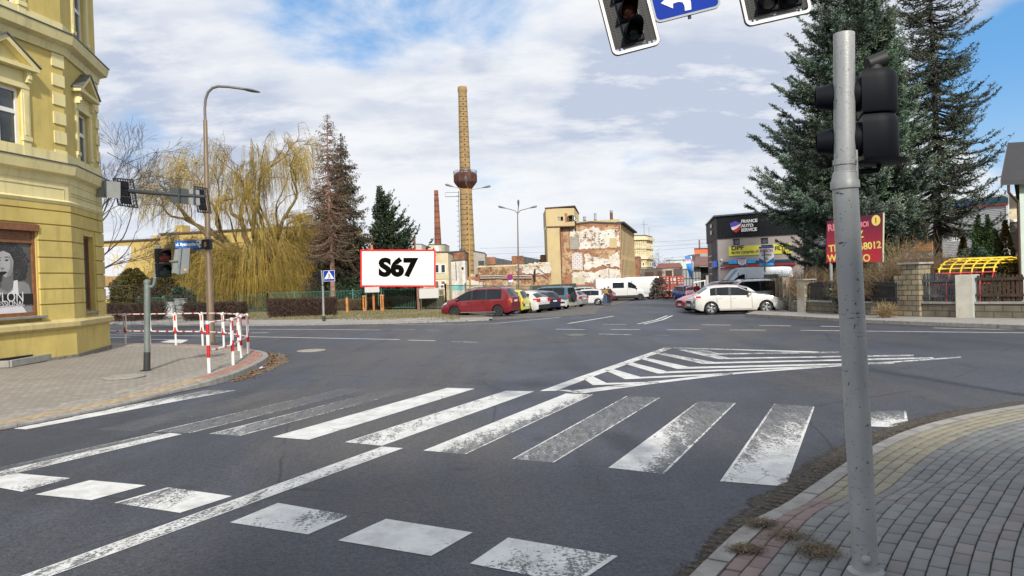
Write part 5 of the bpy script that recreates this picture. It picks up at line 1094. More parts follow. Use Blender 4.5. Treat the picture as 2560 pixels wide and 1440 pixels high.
mb = MB(); mb.lathe([(19.6*k, cz_(745)), (19.4*k, cz_(687)), (18.6*k, cz_(685))], 12, Matrix.Translation((xc, Yc, 0))); mb.build('base', M_PLAST2, CH)
# ---- far brick chimney
Y2 = 150.; x2 = fx(1098, Y2); k2 = Y2/F0; T = thing('brick_chimney', 'slimmer red brick chimney rising left of the water tank chimney', 'chimney', (x2, Y2, -1.3)); mb = MB()
M_RB = brickmat('red_chimney_brick', (.34, .10, .05), (.26, .08, .045), (.24, .15, .10), .6, bw=.5, bh=.16, grime=.7)
mb.lathe([(9.3*k2, fz(1098, 640, Y2)), (8.7*k2, fz(1098, 611, Y2)), (5.8*k2, fz(1098, 500, Y2)), (5.8*k2, fz(1098, 494, Y2)), (5.1*k2, fz(1098, 492, Y2)), (5.2*k2, fz(1098, 476, Y2)), (4.4*k2, fz(1098, 475.5, Y2))], 16, Matrix.Translation((x2, Y2, 0))); mb.build('shaft', mat('red_brick_far', (.25, .09, .055), .9, var=.3, scale=.8, dirt=.7), T, smooth=True)
mb = MB()
for i in range(9): y = 488+i*14; r_ = np.interp(y, [476, 500, 611], [5.2, 5.9, 8.7])*k2*1.02; mb.lathe([(r_, fz(1098, y, Y2)), (r_, fz(1098, y, Y2)+.12)], 16, Matrix.Translation((x2, Y2, 0)))
mb.split('iron_hoop', mat('dark_iron', (.05, .035, .03)), T)
# ---- factory halls
def blk(name, lab, x0, x1, y, dep, pt, m, pb=None, roof=M_ROOFT, pt2=None):
 z1_ = fz(x0, pt, y); z2_ = fz(x1, pt2 if pt2 else pt, y)
 return block(name, lab, 'building', [(fx(x0, y), y), (fx(x1, y), y), (fx(x1, y), y+dep), (fx(x0, y), y+dep)], [z1_, z2_, z2_, z1_], m, roof=roof)
def fpanel(T, name, m, x0, y0, x1, y1, Y, o=.04, uv=None):
 f = Face((fx(x0, Y), Y), (fx(x1, Y), Y)); mb = MB(); r_ = f.r(x0, y0, x1, y1); f.slab(mb, *r_, -.02, o); return mb.build(name, m, T, uvmode=uv)
T = blk('chimney_house', 'small pale plaster roof house at the foot of the red brick chimney', 1075, 1117, 146, 9, 612, mat('pale_plaster', (.52, .48, .36), .85, var=.12, dirt=.5)); fpanel(T, 'window', M_WPVC, 1087, 616, 1096, 630, 146)
T = blk('grey_hall', 'distant pale grey flat hall right of the dark spruce', 1000, 1057, 170, 12, 611, mat('pale_grey_render', (.46, .46, .42), .85))
T = thing('rusty_pole', 'bare rusty pole rising behind the billboard', 'pole', (fx(1039, 100), 100, 0)); mb = MB(); mb.tube([(fx(1040, 80), 80, -.5), (fx(1040, 80), 80, fz(1039, 588, 80))], .10, 8); mb.build('shaft', mat('rusty_pole_paint', (.25, .12, .09), .8), T)
OF = blk('office_block', 'flaking ochre two storey office building behind the billboard', 960, 1122, 84, 9, 628, M_PLAST2, roof=M_ROOFT, pt2=632)
f_ = Face((fx(960, 84), 84), (fx(1122, 84), 84))
for x in (985, 1006, 1027, 1048, 1085, 1101):
 for y0, y1, m in ((660, 683, M_GLASS), (701, 722, M_BRW)):
  r_ = f_.r(x, y0, x+14, y1); mb = MB(); f_.slab(mb, *r_, -.02, .05); w_ = mb.build('window', M_WPVC, OF); mb = MB(); f_.slab(mb, r_[0]+.12, r_[1]-.12, r_[2]+.1, r_[3]-.1, .04, .07); mb.build('pane', m, w_)
fpanel(OF, 'wall_panel', M_GRN, 1080, 686, 1122, 698, 84)
BH = blk('brick_hall', 'brick factory hall with a dark low roof left of the tall chimney', 1086, 1163, 92, 12, 634, M_BRICK, pt2=629)
fpanel(BH, 'wall_opening', M_DARK, 1129, 640, 1135, 651, 92)
mb = MB(); mb.tube([(fx(1156, 92), 94, fz(1156, 629, 92)), (fx(1156, 92), 94, fz(1156, 620, 92))], .3, 8); mb.build('roof_vent', M_TIN, BH)
WA = blk('white_annex', 'whitewashed lean-to annexes beside the foot of the tall chimney', 1121, 1164, 88, 4, 655, mat('whitewash', (.60, .58, .54), .85, var=.15, dirt=.5), pt2=651)
fpanel(WA, 'door_panel', mat('weathered_panel', (.55, .53, .50), .8, dirt=.5), 1124, 662, 1138, 698, 88); fpanel(WA, 'wall_opening', M_DARK, 1154, 668, 1159, 674, 88, .05)
fpanel(WA, 'graffiti', mat('turquoise_spray', (.18, .50, .52), .7), 1123, 712, 1160, 725, 88, .03); fpanel(WA, 'pipe', MATS['dark_iron'], 1140, 655, 1141, 700, 88, .2)
GH = blk('grey_tower_hall', 'grey plastered block just right of the tall chimney', 1186, 1214, 96, 8, 629, mat('weathered_grey', (.36, .34, .30), .9, dirt=.5), pt2=634); fpanel(GH, 'window_band', M_GLASS, 1196, 652, 1211, 664, 96)
# saw-tooth sheds
SH = thing('sawtooth_shed', 'row of brick saw-tooth factory sheds with dark glazed roof lights', 'building', (fx(1290, 100), 100, -1.2)); y = 104
mb = MB(); mb.prism([(fx(1195, y), y, -3), (fx(1372, y), y, -3), (fx(1372, y), y+16, -3), (fx(1195, y), y+16, -3)], (0, 0, fz(1280, 660, y)+3)); mb.build('wall', M_BRICK, SH, uvmode=True)
for x0, x1, x2_, pt in ((1211, 1240, 1281, 643), (1281, 1310, 1354, 640), (1354, 1385, 1400, 637)):
 mb = MB(); za = fz(x0, pt, y-.2); zb = fz(x0, 662, y-.2); mb.prism([(fx(x0, y), y-.2, zb), (fx(x1, y), y-.2, zb), (fx(x1, y), y-.2, za), (fx(x0, y), y-.2, za)], (0, 3, 0)); mb.build('brick_bay', M_BRICK, SH, uvmode=True)
 mb = MB(); z2_ = fz(x2_, pt+9, y); mb.prism([(fx(x1, y), y, zb), (fx(x2_, y), y, zb), (fx(x2_, y), y, z2_), (fx(x1, y), y, za-.1)], (0, 3, 0)); rl = mb.build('roof_light', M_GLASS, SH)
 mb = MB()
 for i in range(14):
  t_ = i/13; xx = fx(x1, y)*(1-t_)+fx(x2_, y)*t_; mb.beam((xx, y-.03, zb), (xx, y-.03, (za-.1)*(1-t_)+z2_*t_), .07)
 mb.build('glazing_bar', M_TIN, rl)
# ruined walls in front
RW = thing('ruined_wall', 'long ruined brick yard wall with peeling plaster behind the parked cars', 'wall', (fx(1280, 93), 93, -1.1)); Yq = 94
fq = Face((fx(1195, Yq), Yq), (fx(1378, Yq), Yq)); mb = MB(); fq.slab(mb, 0, fq.L, -3, fq.uz(1250, 664)[1], -.4, 0); mb.build('brick_wall', M_BRICK, RW, uvmode=True)
rg = random.Random(8); mb = MB()
patch(fq, mb, ragged(fq, [(1292, 662), (1318, 662), (1330, 657), (1377, 656), (1377, 684), (1300, 684), (1292, 676)], rg, .12, .5), -.01, .06); patch(fq, mb, ragged(fq, [(1336, 686), (1377, 686), (1377, 697), (1338, 697)], rg, .12, .5), -.01, .06); mb.build('white_plaster', M_PLAST, RW)
mb = MB(); patch(fq, mb, ragged(fq, [(1197, 665), (1290, 665), (1290, 686), (1197, 687)], rg, .1, .5), -.01, .03); patch(fq, mb, ragged(fq, [(1196, 664), (1205, 666), (1203, 686), (1196, 686)], rg, .1, .5)); patch(fq, mb, ragged(fq, [(1212, 668), (1219, 668), (1217, 684), (1209, 684)], rg, .15, .4)); patch(fq, mb, ragged(fq, [(1247, 668), (1256, 667), (1264, 684), (1246, 685)], rg, .15, .4)); patch(fq, mb, ragged(fq, [(1277, 667), (1288, 668), (1287, 685), (1278, 685)], rg, .15, .4)); mb.build('peeling_plaster', M_FLK, RW)
mb = MB(); fq.slab(mb, 0, fq.L, fq.uz(1280, 666)[1], fq.uz(1280, 662)[1], -.5, .08); mb.build('coping', M_PLAST2, RW)
fpanel(RW, 'door_panel', mat('pink_door', (.30, .16, .14), .7), 1298, 670, 1305, 686, Yq-.06)
R2 = thing('ruined_wall', 'lower crumbling brick wall with whitewash patches in front of the higher yard wall', 'wall', (fx(1280, 88), 88, -1.1)); Yq2 = 90
fq2 = Face((fx(1160, Yq2), Yq2), (fx(1378, Yq2), Yq2)); mb = MB(); fq2.slab(mb, 0, fq2.L, -3, fq2.uz(1270, 689)[1], -.35, 0); mb.build('brick_wall', M_BRICK, R2, uvmode=True)
mb = MB(); patch(fq2, mb, ragged(fq2, [(1215, 692), (1378, 692), (1378, 722), (1215, 722)], rg, .1, .5), -.01, .03); mb.build('peeling_plaster', M_FLK, R2); mb = MB(); patch(fq2, mb, ragged(fq2, [(1160, 700), (1185, 702), (1215, 706), (1210, 720), (1160, 724)], rg, .15, .4)); patch(fq2, mb, ragged(fq2, [(1252, 704), (1270, 702), (1302, 702), (1300, 712), (1280, 716), (1262, 712)], rg, .15, .4)); mb.build('whitewash', M_PLAST, R2)
mb = MB();
for py in (690, 695): mb.tube([fq2.P(*fq2.uz(x, py+rg.uniform(-.6, .6)), .2) for x in (1200, 1240, 1270, 1300, 1330)], .07, 5)
mb.build('pipe', mat('pipe_lagging', (.45, .42, .38), .8), R2)
mb = MB(); mb.tube([fq2.P(*fq2.uz(*p), .5) for p in ((1337, 700), (1334, 680), (1337, 673), (1345, 672), (1355, 680), (1372, 692))], .05, 5); mb.tube([fq2.P(*fq2.uz(*p), .5) for p in ((1337, 705), (1337, 673))], .09, 5); mb.build('cable_arch', MATS['dark_iron'], R2)
# ---- long ochre building behind the willows
Yo = 84.; fo = Face((fx(230, Yo+6), Yo+6), (fx(900, Yo-2), Yo-2)); LO = thing('long_building', 'long low ochre building with a white painted end behind the willows', 'building', fo.P(fo.L/2, -.3))
M_OCL = mat('warm_ochre_render', (.50, .37, .13), .85, var=.08, scale=.3, dirt=.25); zo = fo.uz(300, 604)[1]; zo2 = fo.uz(560, 596)[1]
us = [fo.uz(x, 700)[0] for x in (230, 405, 440, 810, 900)]
mb = MB(); wn = [fo.r(572, 655, 588, 690), fo.r(602, 655, 618, 690), fo.r(700, 660, 716, 690), fo.r(640, 655, 656, 690)]
fo.wall(mb, us[0], us[1], -1, zo); fo.wall(mb, us[1], us[3], -1, zo+.55, wn, .2); fo.wall(mb, us[3], us[4], -1, zo-.9)
for u_, z_ in ((us[1], zo+.55), (us[3], zo+.55)): mb.add([fo.P(u_, -1), fo.P(u_, -1, -10), fo.P(u_, z_, -10), fo.P(u_, z_)], [(0, 1, 2, 3)])
mb.build('wall', M_OCL, LO); mb = MB(); fo.slab(mb, us[0]-.3, us[1], zo, zo+.15, -10, .25); fo.slab(mb, us[1], us[3]+.2, zo+.55, zo+.72, -10, .25); fo.slab(mb, us[3]+.2, us[4], zo-.9, zo-.75, -10, .25); mb.build('roof', mat('flat_roof_edge', (.10, .075, .06), .8), LO)
mb = MB(); fo.slab(mb, fo.uz(430, 600)[0], fo.uz(448, 600)[0], zo+.7, fo.uz(440, 562)[1], -2, -.6); fo.slab(mb, fo.uz(365, 600)[0], fo.uz(378, 600)[0], zo+.1, zo+.6, -2, -1); mb.build('chimney', M_OCL, LO)
mb = MB(); [fo.slab(mb, o[0]-.1, o[1]+.1, o[2]-.1, o[3]+.1, -.4, -.3) for o in wn]; mb.split('room_shade_sheet', M_DARK, LO)
for o in wn: fo.window(LO, o, M_WPVC, M_GLASS, .15, .12, 2, 1)
mb = MB(); fo.slab(mb, *fo.r(568, 642, 632, 648), .0, .8); mb.build('canopy', mat('grey_canopy', (.25, .26, .26), .6), LO)
mb = MB(); patch(fo, mb, [fo.uz(*p) for p in ((255, 618), (327, 614), (328, 640), (300, 690), (255, 690))], .0, .02); patch(fo, mb, [fo.uz(*p) for p in ((255, 718), (300, 718), (300, 745), (255, 745))], 0, .02); mb.build('painted_panel', mat('pale_blue_paint', (.55, .58, .66), .8), LO)
mb = MB(); c = fo.uz(292, 655)
for i in range(9):
 a = i/9*6.28; mb.prism([fo.P(c[0]+.35*cos(a-.3), c[1]+.35*sin(a-.3), .02), fo.P(c[0]+.35*cos(a+.3), c[1]+.35*sin(a+.3), .02), fo.P(c[0]+1.5*cos(a), c[1]+1.5*sin(a), .02)], fo.n*.012)
mb.build('painted_sun', mat('sun_yellow_paint', (.55, .42, .13), .8), LO)
mb = MB(); fo.slab(mb, *fo.r(255, 692, 300, 717), .0, .04); mb.build('brown_panel', mat('timber_panel', (.35, .22, .10), .8, var=.2), LO)
# ---------------------------------------------------------------- trees, hedges, shrubs
M_BARK = mat('brown_bark', (.115, .085, .062), .95, var=.3, scale=6, bump=.6, bscale=30)
M_BARKR = mat('reddish_bark', (.27, .17, .125), .95, var=.25, scale=5, bump=.6, bscale=30)
M_BARKD = mat('dark_bark', (.06, .048, .04), .95, var=.3, scale=6, bump=.5)
M_WILB = mat('willow_bark', (.20, .145, .055), .95, var=.3, scale=4, bump=.6, col2=(.10, .075, .05), c2=.55)
class NB:                                            # numpy mesh of thin prisms and leaf faces
 def __init__(s, k): s.k = k; s.V = []; s.F = []; s.T = []; s.n = 0
 def strips(s, P, R, tone=None):                  # P (m, n, 3) polylines, R (m, n) radii -> three sided prisms
  m, n, _ = P.shape; D = np.gradient(P, axis=1); D /= np.linalg.norm(D, axis=2, keepdims=True)+1e-9
  ref = np.where(np.abs(D[..., 2:3]) > .9, np.array([1., 0, 0]), np.array([0, 0, 1.])); A = np.cross(D, ref); A /= np.linalg.norm(A, axis=2, keepdims=True)+1e-9; B = np.cross(D, A)
  an = np.arange(3)*2*np.pi/3
  V = P[:, :, None, :]+R[:, :, None, None]*(A[:, :, None, :]*np.cos(an)[None, None, :, None]+B[:, :, None, :]*np.sin(an)[None, None, :, None])
  base = s.n+(np.arange(m)[:, None, None]*n+np.arange(n-1)[None, :, None])*3; j = np.arange(3)[None, None, :]; j2 = (j+1) % 3
  F = np.stack([base+j, base+j2, base+3+j2, base+3+j], -1).reshape(-1, 4)
  s.V.append(V.reshape(-1, 3)); s.F.append(F); s.n += m*n*3
  t = np.ones((m, 3)) if tone is None else tone; s.T.append(np.repeat(t, n*3, axis=0))
 def leaves(s, c, d, w, l, tone):                 # c centres, d unit directions, quads of width w and length l
  m = len(c); rnd = np.random.default_rng(m).normal(size=(m, 3)); a = np.cross(d, rnd); a /= np.linalg.norm(a, axis=1, keepdims=True)+1e-9
  w = np.broadcast_to(np.asarray(w), (m,))[:, None]; l = np.broadcast_to(np.asarray(l), (m,))[:, None]
  V = np.stack([c-a*w*.35, c+d*l*.4-a*w, c+d*l, c+d*l*.4+a*w], 1); F = s.n+np.arange(m)[:, None]*4+np.arange(4)
  s.V.append(V.reshape(-1, 3)); s.F.append(F); s.n += m*4; s.T.append(np.repeat(tone, 4, axis=0))
 def build(s, name, m, parent=None, kind=None): return fast(name, np.concatenate(s.V), np.concatenate(s.F), m, parent, np.concatenate(s.T), kind=kind)
def tones(rs, n, lo=.6, hi=1.35, tint=.06):
 k = rs.uniform(lo, hi, n)[:, None]; return np.clip(k*(1+rs.normal(0, tint, (n, 3))), 0, 3)
def trunk_tube(pts, r0, r1, parent, m, name='trunk', n=10):
 mb = MB(); k = len(pts); mb.tube(pts, [r0+(r1-r0)*(i/(k-1)) for i in range(k)], n); return mb.build(name, m, parent, smooth=True)
def conifer(name, lab, pos, H, z0, Rf, nb, leaf, barkm, leafm, seed, up=.25, droop=.35, dens=1., leafw=.035, leafl=.14, spread=.42, lean=0., trunk_r=.2, gapp=0., tn=(.55, 1.4), hang=0., shape=None, cat='tree'):
 rs = np.random.default_rng(seed); T = thing(name, lab, cat, pos); X0, Y0, Z0 = pos
 tp = [Ve((X0+lean*t*H+.05*sin(t*7+seed), Y0+.05*cos(t*6), Z0-.1+t*H)) for t in np.linspace(0, 1, 12)]
 trunk_tube(tp, trunk_r, .02, T, barkm); TP = np.array(tp)
 br = NB(4); lf = NB(4)
 t = z0/H+(1-z0/H)*np.sort(rs.random(nb))**.92; ang = rs.random(nb)*6.283
 if gapp:
  keep = np.sin(ang*2+t*23+seed)+rs.normal(0, .5, nb) > -1+gapp; t = t[keep]; ang = ang[keep]
 n = len(t); L = np.array([Rf(a) for a in t])*rs.uniform(.72, 1.12, n)
 if shape: L = L*np.array([shape(a, b) for a, b in zip(t, ang)])
 L = np.maximum(L, .12)
 base = np.stack([np.interp(t, np.linspace(0, 1, 12), TP[:, i]) for i in range(3)], 1)
 k = 9; s_ = np.linspace(0, 1, k)[None, :]; dr = droop*rs.uniform(.6, 1.3, n)[:, None]; u_ = up*rs.uniform(.5, 1.4, n)[:, None]
 rise = (1-dr)*0+(-dr*np.sin(s_*np.pi*.62)+u_*s_**2.2)*L[:, None]+(t[:, None]**3)*L[:, None]*s_*.55
 wob = np.cumsum(rs.normal(0, .03, (n, k)), 1)*L[:, None]
 P = np.stack([base[:, 0:1]+np.cos(ang)[:, None]*L[:, None]*s_-np.sin(ang)[:, None]*wob, base[:, 1:2]+np.sin(ang)[:, None]*L[:, None]*s_+np.cos(ang)[:, None]*wob, base[:, 2:3]+rise], 2)
 br.strips(P, (.012+.02*L[:, None])*(1.05-s_))
 # side twigs
 tw_per = max(2, int(7*dens)); idx = np.repeat(np.arange(n), np.maximum(2, (L*tw_per*2.2).astype(int))); m = len(idx)
 q = rs.uniform(.12, 1, m)**.8; sd = rs.choice([-1, 1], m); pq = q*(k-1); i0 = np.minimum(pq.astype(int), k-2); fr_ = (pq-i0)[:, None]
 B = P[idx, i0]*(1-fr_)+P[idx, i0+1]*fr_; dirb = P[idx, i0+1]-P[idx, i0]; dirb /= np.linalg.norm(dirb, axis=1, keepdims=True)+1e-9
 side = np.stack([-dirb[:, 1], dirb[:, 0], np.zeros(m)], 1)*sd[:, None]; tl = L[idx]*spread*(1.1-q)*rs.uniform(.5, 1.2, m)+.10
 td = dirb*.75+side*.8+rs.normal(0, .12, (m, 3)); td[:, 2] -= hang*rs.uniform(.5, 1.3, m); td /= np.linalg.norm(td, axis=1, keepdims=True)
 kk = 4; ss = np.linspace(0, 1, kk)[None, :, None]; TW = B[:, None, :]+td[:, None, :]*tl[:, None, None]*ss; TW[..., 2] -= (ss[..., 0]**2)*tl[:, None]*(.10+hang*.5)
 br.strips(TW, np.broadcast_to(.006*(1.2-ss[..., 0]), (m, kk)))
 # needle clumps along twigs
 cnt = np.maximum(1, (tl/.085*leaf).astype(int)); id2 = np.repeat(np.arange(m), cnt); M_ = len(id2); s2 = rs.random(M_)[:, None]
 c = B[id2]+td[id2]*tl[id2][:, None]*s2; c[:, 2] -= (s2[:, 0]**2)*tl[id2]*(.10+hang*.5); c += rs.normal(0, .025, (M_, 3))
 d = td[id2]+rs.normal(0, .55, (M_, 3)); d[:, 2] += .12-hang*.9; d /= np.linalg.norm(d, axis=1, keepdims=True)
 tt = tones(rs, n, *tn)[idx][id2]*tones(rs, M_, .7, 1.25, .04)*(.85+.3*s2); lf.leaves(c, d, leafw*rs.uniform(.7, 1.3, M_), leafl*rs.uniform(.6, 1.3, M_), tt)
 c2 = [];
 cr = br.build('branches', barkm, T); f = lf.build('crown', leafm, T); return T
ML_BLUE = leafmat('blue_spruce_needles', (.062, .100, .068), (.155, .200, .155), .8)
ML_DARK = leafmat('dark_needles', (.030, .050, .028), (.055, .080, .042), .9)
ML_THIN = leafmat('grey_green_needles', (.050, .072, .050), (.105, .130, .098), .7)
ML_BROWN = leafmat('dying_needles', (.105, .075, .045), (.045, .050, .028), .35)
def gp(px, y, off=0.): return gat(px, y, off)
def pw(*pts):
 xs_ = [p[0] for p in pts]; ys_ = [p[1] for p in pts]; return lambda t: float(np.interp(t, xs_, ys_))
p = gp(2165, 38.5, .16)
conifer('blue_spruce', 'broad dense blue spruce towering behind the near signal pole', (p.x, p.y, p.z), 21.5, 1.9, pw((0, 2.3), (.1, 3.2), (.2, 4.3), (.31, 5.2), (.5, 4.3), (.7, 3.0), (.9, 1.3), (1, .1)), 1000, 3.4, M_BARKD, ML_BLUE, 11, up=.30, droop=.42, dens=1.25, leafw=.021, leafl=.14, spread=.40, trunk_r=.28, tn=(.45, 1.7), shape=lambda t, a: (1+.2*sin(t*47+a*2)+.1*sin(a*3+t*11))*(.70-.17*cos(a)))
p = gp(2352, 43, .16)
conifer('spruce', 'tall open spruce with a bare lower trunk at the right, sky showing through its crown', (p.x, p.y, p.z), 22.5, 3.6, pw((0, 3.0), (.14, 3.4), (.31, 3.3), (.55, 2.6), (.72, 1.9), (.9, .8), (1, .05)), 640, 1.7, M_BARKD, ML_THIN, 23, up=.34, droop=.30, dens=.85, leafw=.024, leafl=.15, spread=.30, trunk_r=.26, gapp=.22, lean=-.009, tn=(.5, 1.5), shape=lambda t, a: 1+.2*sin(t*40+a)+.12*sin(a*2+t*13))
# spruces beyond the fence
p = gp(832, 62)
conifer('spruce', 'tall sparse dying spruce with a pale reddish bare trunk beside the crossing sign', (p.x, p.y, p.z), 16.2, 4.5, pw((0, 1.7), (.3, 2.2), (.55, 2.1), (.75, 1.4), (.9, .8), (1, .08)), 480, .7, M_BARKR, ML_BROWN, 31, up=.15, droop=.30, dens=.7, leafw=.03, leafl=.13, spread=.32, trunk_r=.24, gapp=.35, lean=.004, hang=.55, tn=(.6, 1.5))
p = gp(866, 65)
conifer('spruce', 'dense brownish green spruce just right of the bare reddish trunk', (p.x, p.y, p.z), 15.2, 1.2, pw((0, 2.9), (.15, 3.1), (.4, 2.6), (.6, 2.0), (.8, 1.15), (1, .08)), 560, 1.3, M_BARKD, ML_BROWN, 37, up=.1, droop=.45, dens=.9, leafw=.04, leafl=.17, spread=.34, trunk_r=.22, hang=.7, tn=(.45, 1.45), gapp=.15, shape=lambda t, a: 1+.2*sin(t*33+a*2))
p = gp(795, 69)
conifer('spruce', 'low dark evergreen at the right end of the willow curtain', (p.x, p.y, p.z), 5.6, .3, pw((0, 1.6), (.5, 1.3), (1, .1)), 160, 1.2, M_BARKD, ML_DARK, 41, dens=.8, leafw=.05, leafl=.18)
p = gp(961, 68)
conifer('spruce', 'dark green spruce leaning right behind the billboard', (p.x, p.y, p.z), 10.9, 1., pw((0, 3.4), (.3, 3.5), (.45, 2.7), (.6, 2.2), (.8, 1.15), (1, .08)), 480, 1.5, M_BARKD, ML_DARK, 43, up=.55, droop=.30, dens=1., leafw=.05, leafl=.19, spread=.33, trunk_r=.2, lean=-.01, tn=(.5, 1.5), shape=lambda t, a: (1+.28*sin(t*38+a))*(.75+.4*cos(a)))
# bare trees
def grow(rs, nb, p, d, L, r, depth, maxd, tips, grav=0., split=(2, 3), spread=.55, shrink=.72, n=6, wig=.10, minr=.006, tone=(1, 1, 1)):
 P = [p]; dd = d.copy()
 for i in range(n-1):
  dd = dd+rs.normal(0, wig, 3); dd[2] += grav; dd /= np.linalg.norm(dd); P.append(P[-1]+dd*L/(n-1))
 P = np.array(P); r1 = max(minr, r*shrink*.85); R = np.linspace(r, r1, n)
 nb.append((P, R)); tips.append((P, depth))
 if depth >= maxd: return
 for j in range(rs.integers(split[0], split[1]+1)):
  a = rs.normal(0, 1, 3); a -= a.dot(dd)*dd; a /= np.linalg.norm(a)+1e-9; nd = dd+a*spread*rs.uniform(.6, 1.4); nd /= np.linalg.norm(nd)
  k = n-1 if j == 0 else rs.integers(max(1, n//2), n)
  grow(rs, nb, P[k], nd, L*shrink*rs.uniform(.75, 1.2), r1*(.95 if j == 0 else .7), depth+1, maxd, tips, grav, split, spread, shrink, n, wig, minr)
def limbs(parent, segs, m, thick=.03, name='limb', tname='twigs'):
 mb = MB(); sm = NB(4); A = {}
 for P, R in segs:
  if R[0] > thick: mb.tube([Ve(q) for q in P], list(R), 7)
  else: A.setdefault(len(P), []).append((P, R))
 if mb.v: mb.build(name, m, parent, smooth=True)
 for k, l in A.items(): sm.strips(np.array([q[0] for q in l]), np.array([q[1] for q in l]))
 if sm.V: sm.build(tname, m, parent)
def willow(lab, pos, H, W_, seed, base_limbs, nstrand, zlow, tonec=1., fork=2.6, r0=.45, maxd=4, trunks=None):
 rs = np.random.default_rng(seed); T = thing('willow', lab, 'tree', pos); X, Y, Z = pos; segs = []; tips = []
 f = np.array([X, Y, Z+fork]); trunk_tube([Ve((X+.1, Y, Z-.2)), Ve((X, Y+.05, Z+fork*.5)), Ve(f)], r0*1.15, r0*.9, T, M_WILB, n=12)
 for (dx, dy, dz, L, r) in base_limbs:
  d = np.array([dx, dy, dz], float); d /= np.linalg.norm(d); grow(rs, segs, f+np.array([0, 0, -.2]), d, L, r, 0, maxd, tips, grav=.07, spread=.62, shrink=.70, n=7, wig=.16, split=(2, 3), minr=.012)
 limbs(T, segs, M_WILB, .03)
 nb = NB(4); tp = [q for q in tips if q[1] >= maxd-1]; n = nstrand; idx = rs.integers(0, len(tp), n)
 base = np.array([tp[i][0][rs.integers(1, len(tp[i][0]))] for i in idx]); m2 = int(n*.5); aa = rs.random(m2)*6.283; uu = rs.uniform(.15, 1, m2)**.6*W_*.42; base[:m2] = np.stack([X+np.cos(aa)*uu, Y+np.sin(aa)*uu*.6, Z+rs.uniform(.22, .48, m2)*H], 1); out = base-np.array([X, Y, Z+fork]); out[:, 2] *= .35; out /= np.linalg.norm(out, axis=1, keepdims=True)+1e-9
 reach = rs.uniform(.15, 1.1, n)*W_*.17; top = base[:, 2]; hi = np.clip((top-Z-4.5)/3, 0, 1); ln = np.minimum(rs.uniform(.45, 1., n)*(top-zlow-Z), rs.uniform(1.2, 6.5, n)*(1-hi)+hi*rs.uniform(.6, 3.0, n)); ln = np.maximum(ln, .5); ln[:m2] = (top[:m2]-Z-zlow)*rs.uniform(.55, 1, m2)
 k = 9; s_ = np.linspace(0, 1, k)[None, :, None]; hx = out*reach[:, None]
 P = base[:, None, :]+hx[:, None, :]*(1-np.exp(-4*s_)); P[..., 2] = base[:, 2:3]+(.35*reach[:, None])*np.sin(np.minimum(s_[..., 0]*7, 3.14))*.6-ln[:, None]*s_[..., 0]**1.25
 sw = rs.normal(0, .07, (n, 1, 2))*s_**1.5*ln[:, None, None]*.5; P[..., :2] += sw+np.cumsum(rs.normal(0, .012, (n, k, 2)), 1)
 tn = tones(rs, n, .55, 1.35, .05)*tonec; nb.strips(P, np.broadcast_to(.0115*(1.15-.6*s_[..., 0]), (n, k))*np.ones((n, k)), tn)
 # short side shoots
 m = n*2; i2 = rs.integers(0, n, m); kk = rs.integers(2, k-1, m); b = P[i2, kk]; dd = np.stack([rs.normal(0, .5, m), rs.normal(0, .5, m), -np.ones(m)], 1); dd /= np.linalg.norm(dd, axis=1, keepdims=True); q = np.linspace(0, 1, 4)[None, :, None]
 P2 = b[:, None, :]+dd[:, None, :]*q*rs.uniform(.3, 1.0, m)[:, None, None]; nb.strips(P2, np.full((m, 4), .007), tn[i2])
 nb.build('hanging_twigs', M_WTW, T); return T
M_WTW = leafmat('willow_twigs', (.46, .34, .085), (.30, .22, .06), .25, .8)
p = gp(652, 68);
willow('large weeping willow with a twisting forked trunk and golden hanging twigs', (p.x, p.y, p.z), 13, 12, 5, [(-.9, -.1, .75, 5.4, .36), (-.30, .3, 1, 5.6, .34), (.15, -.4, 1, 5.6, .34), (.75, .2, .75, 4.6, .32), (-.6, .5, .9, 5.2, .28), (.45, -.1, 1.1, 5.2, .3), (1.1, .2, .35, 3.2, .26)], 5600, .2, fork=3.4)
p = gp(745, 71)
willow('smaller weeping willow hanging over the fence left of the crossing sign', (p.x, p.y, p.z), 8, 8, 8, [(-.7, -.1, .8, 2.6, .2), (.6, .3, .9, 2.6, .2), (.1, -.3, 1, 2.8, .2), (.9, -.2, .3, 2.6, .18)], 3400, .2, fork=2.6, r0=.3, maxd=3)
p = gp(452, 74)
willow('pruned golden willow behind the street name sign', (p.x, p.y, p.z), 9, 9, 14, [(-.9, 0, .7, 1.9, .24), (-.3, .2, 1, 1.7, .24), (.4, -.2, 1, 1.7, .24), (.9, .2, .7, 1.8, .22), (0, 0, 1.2, 1.7, .22)], 1500, .3, fork=3.6, r0=.42, maxd=4)
p = gp(545, 72)
willow('low spread willow whose twigs curtain the long ochre building', (p.x, p.y, p.z), 7, 9, 19, [(-.8, 0, .5, 2.3, .2), (.7, 0, .5, 2.3, .2), (0, .2, 1, 1.8, .2)], 2000, .2, fork=2.6, r0=.3, maxd=3)
def bare(lab, pos, seed, segsp, maxd=5, m=M_BARKD, r0=.2, fork=3., name='bare_tree', **kw):
 rs = np.random.default_rng(seed); T = thing(name, lab, 'tree', pos); X, Y, Z = pos; segs = []; tips = []; trunk_tube([Ve((X, Y, Z-.2)), Ve((X+.03, Y, Z+fork*.5)), Ve((X, Y, Z+fork))], r0*1.2, r0*.9, T, m)
 for dx, dy, dz, L, r, h in segsp:
  d = np.array([dx, dy, dz], float); d /= np.linalg.norm(d); grow(rs, segs, np.array([X, Y, Z+h]), d, L, r, 0, maxd, tips, n=6, **kw)
 limbs(T, segs, m, .03); return T
p = gp(205, 44)
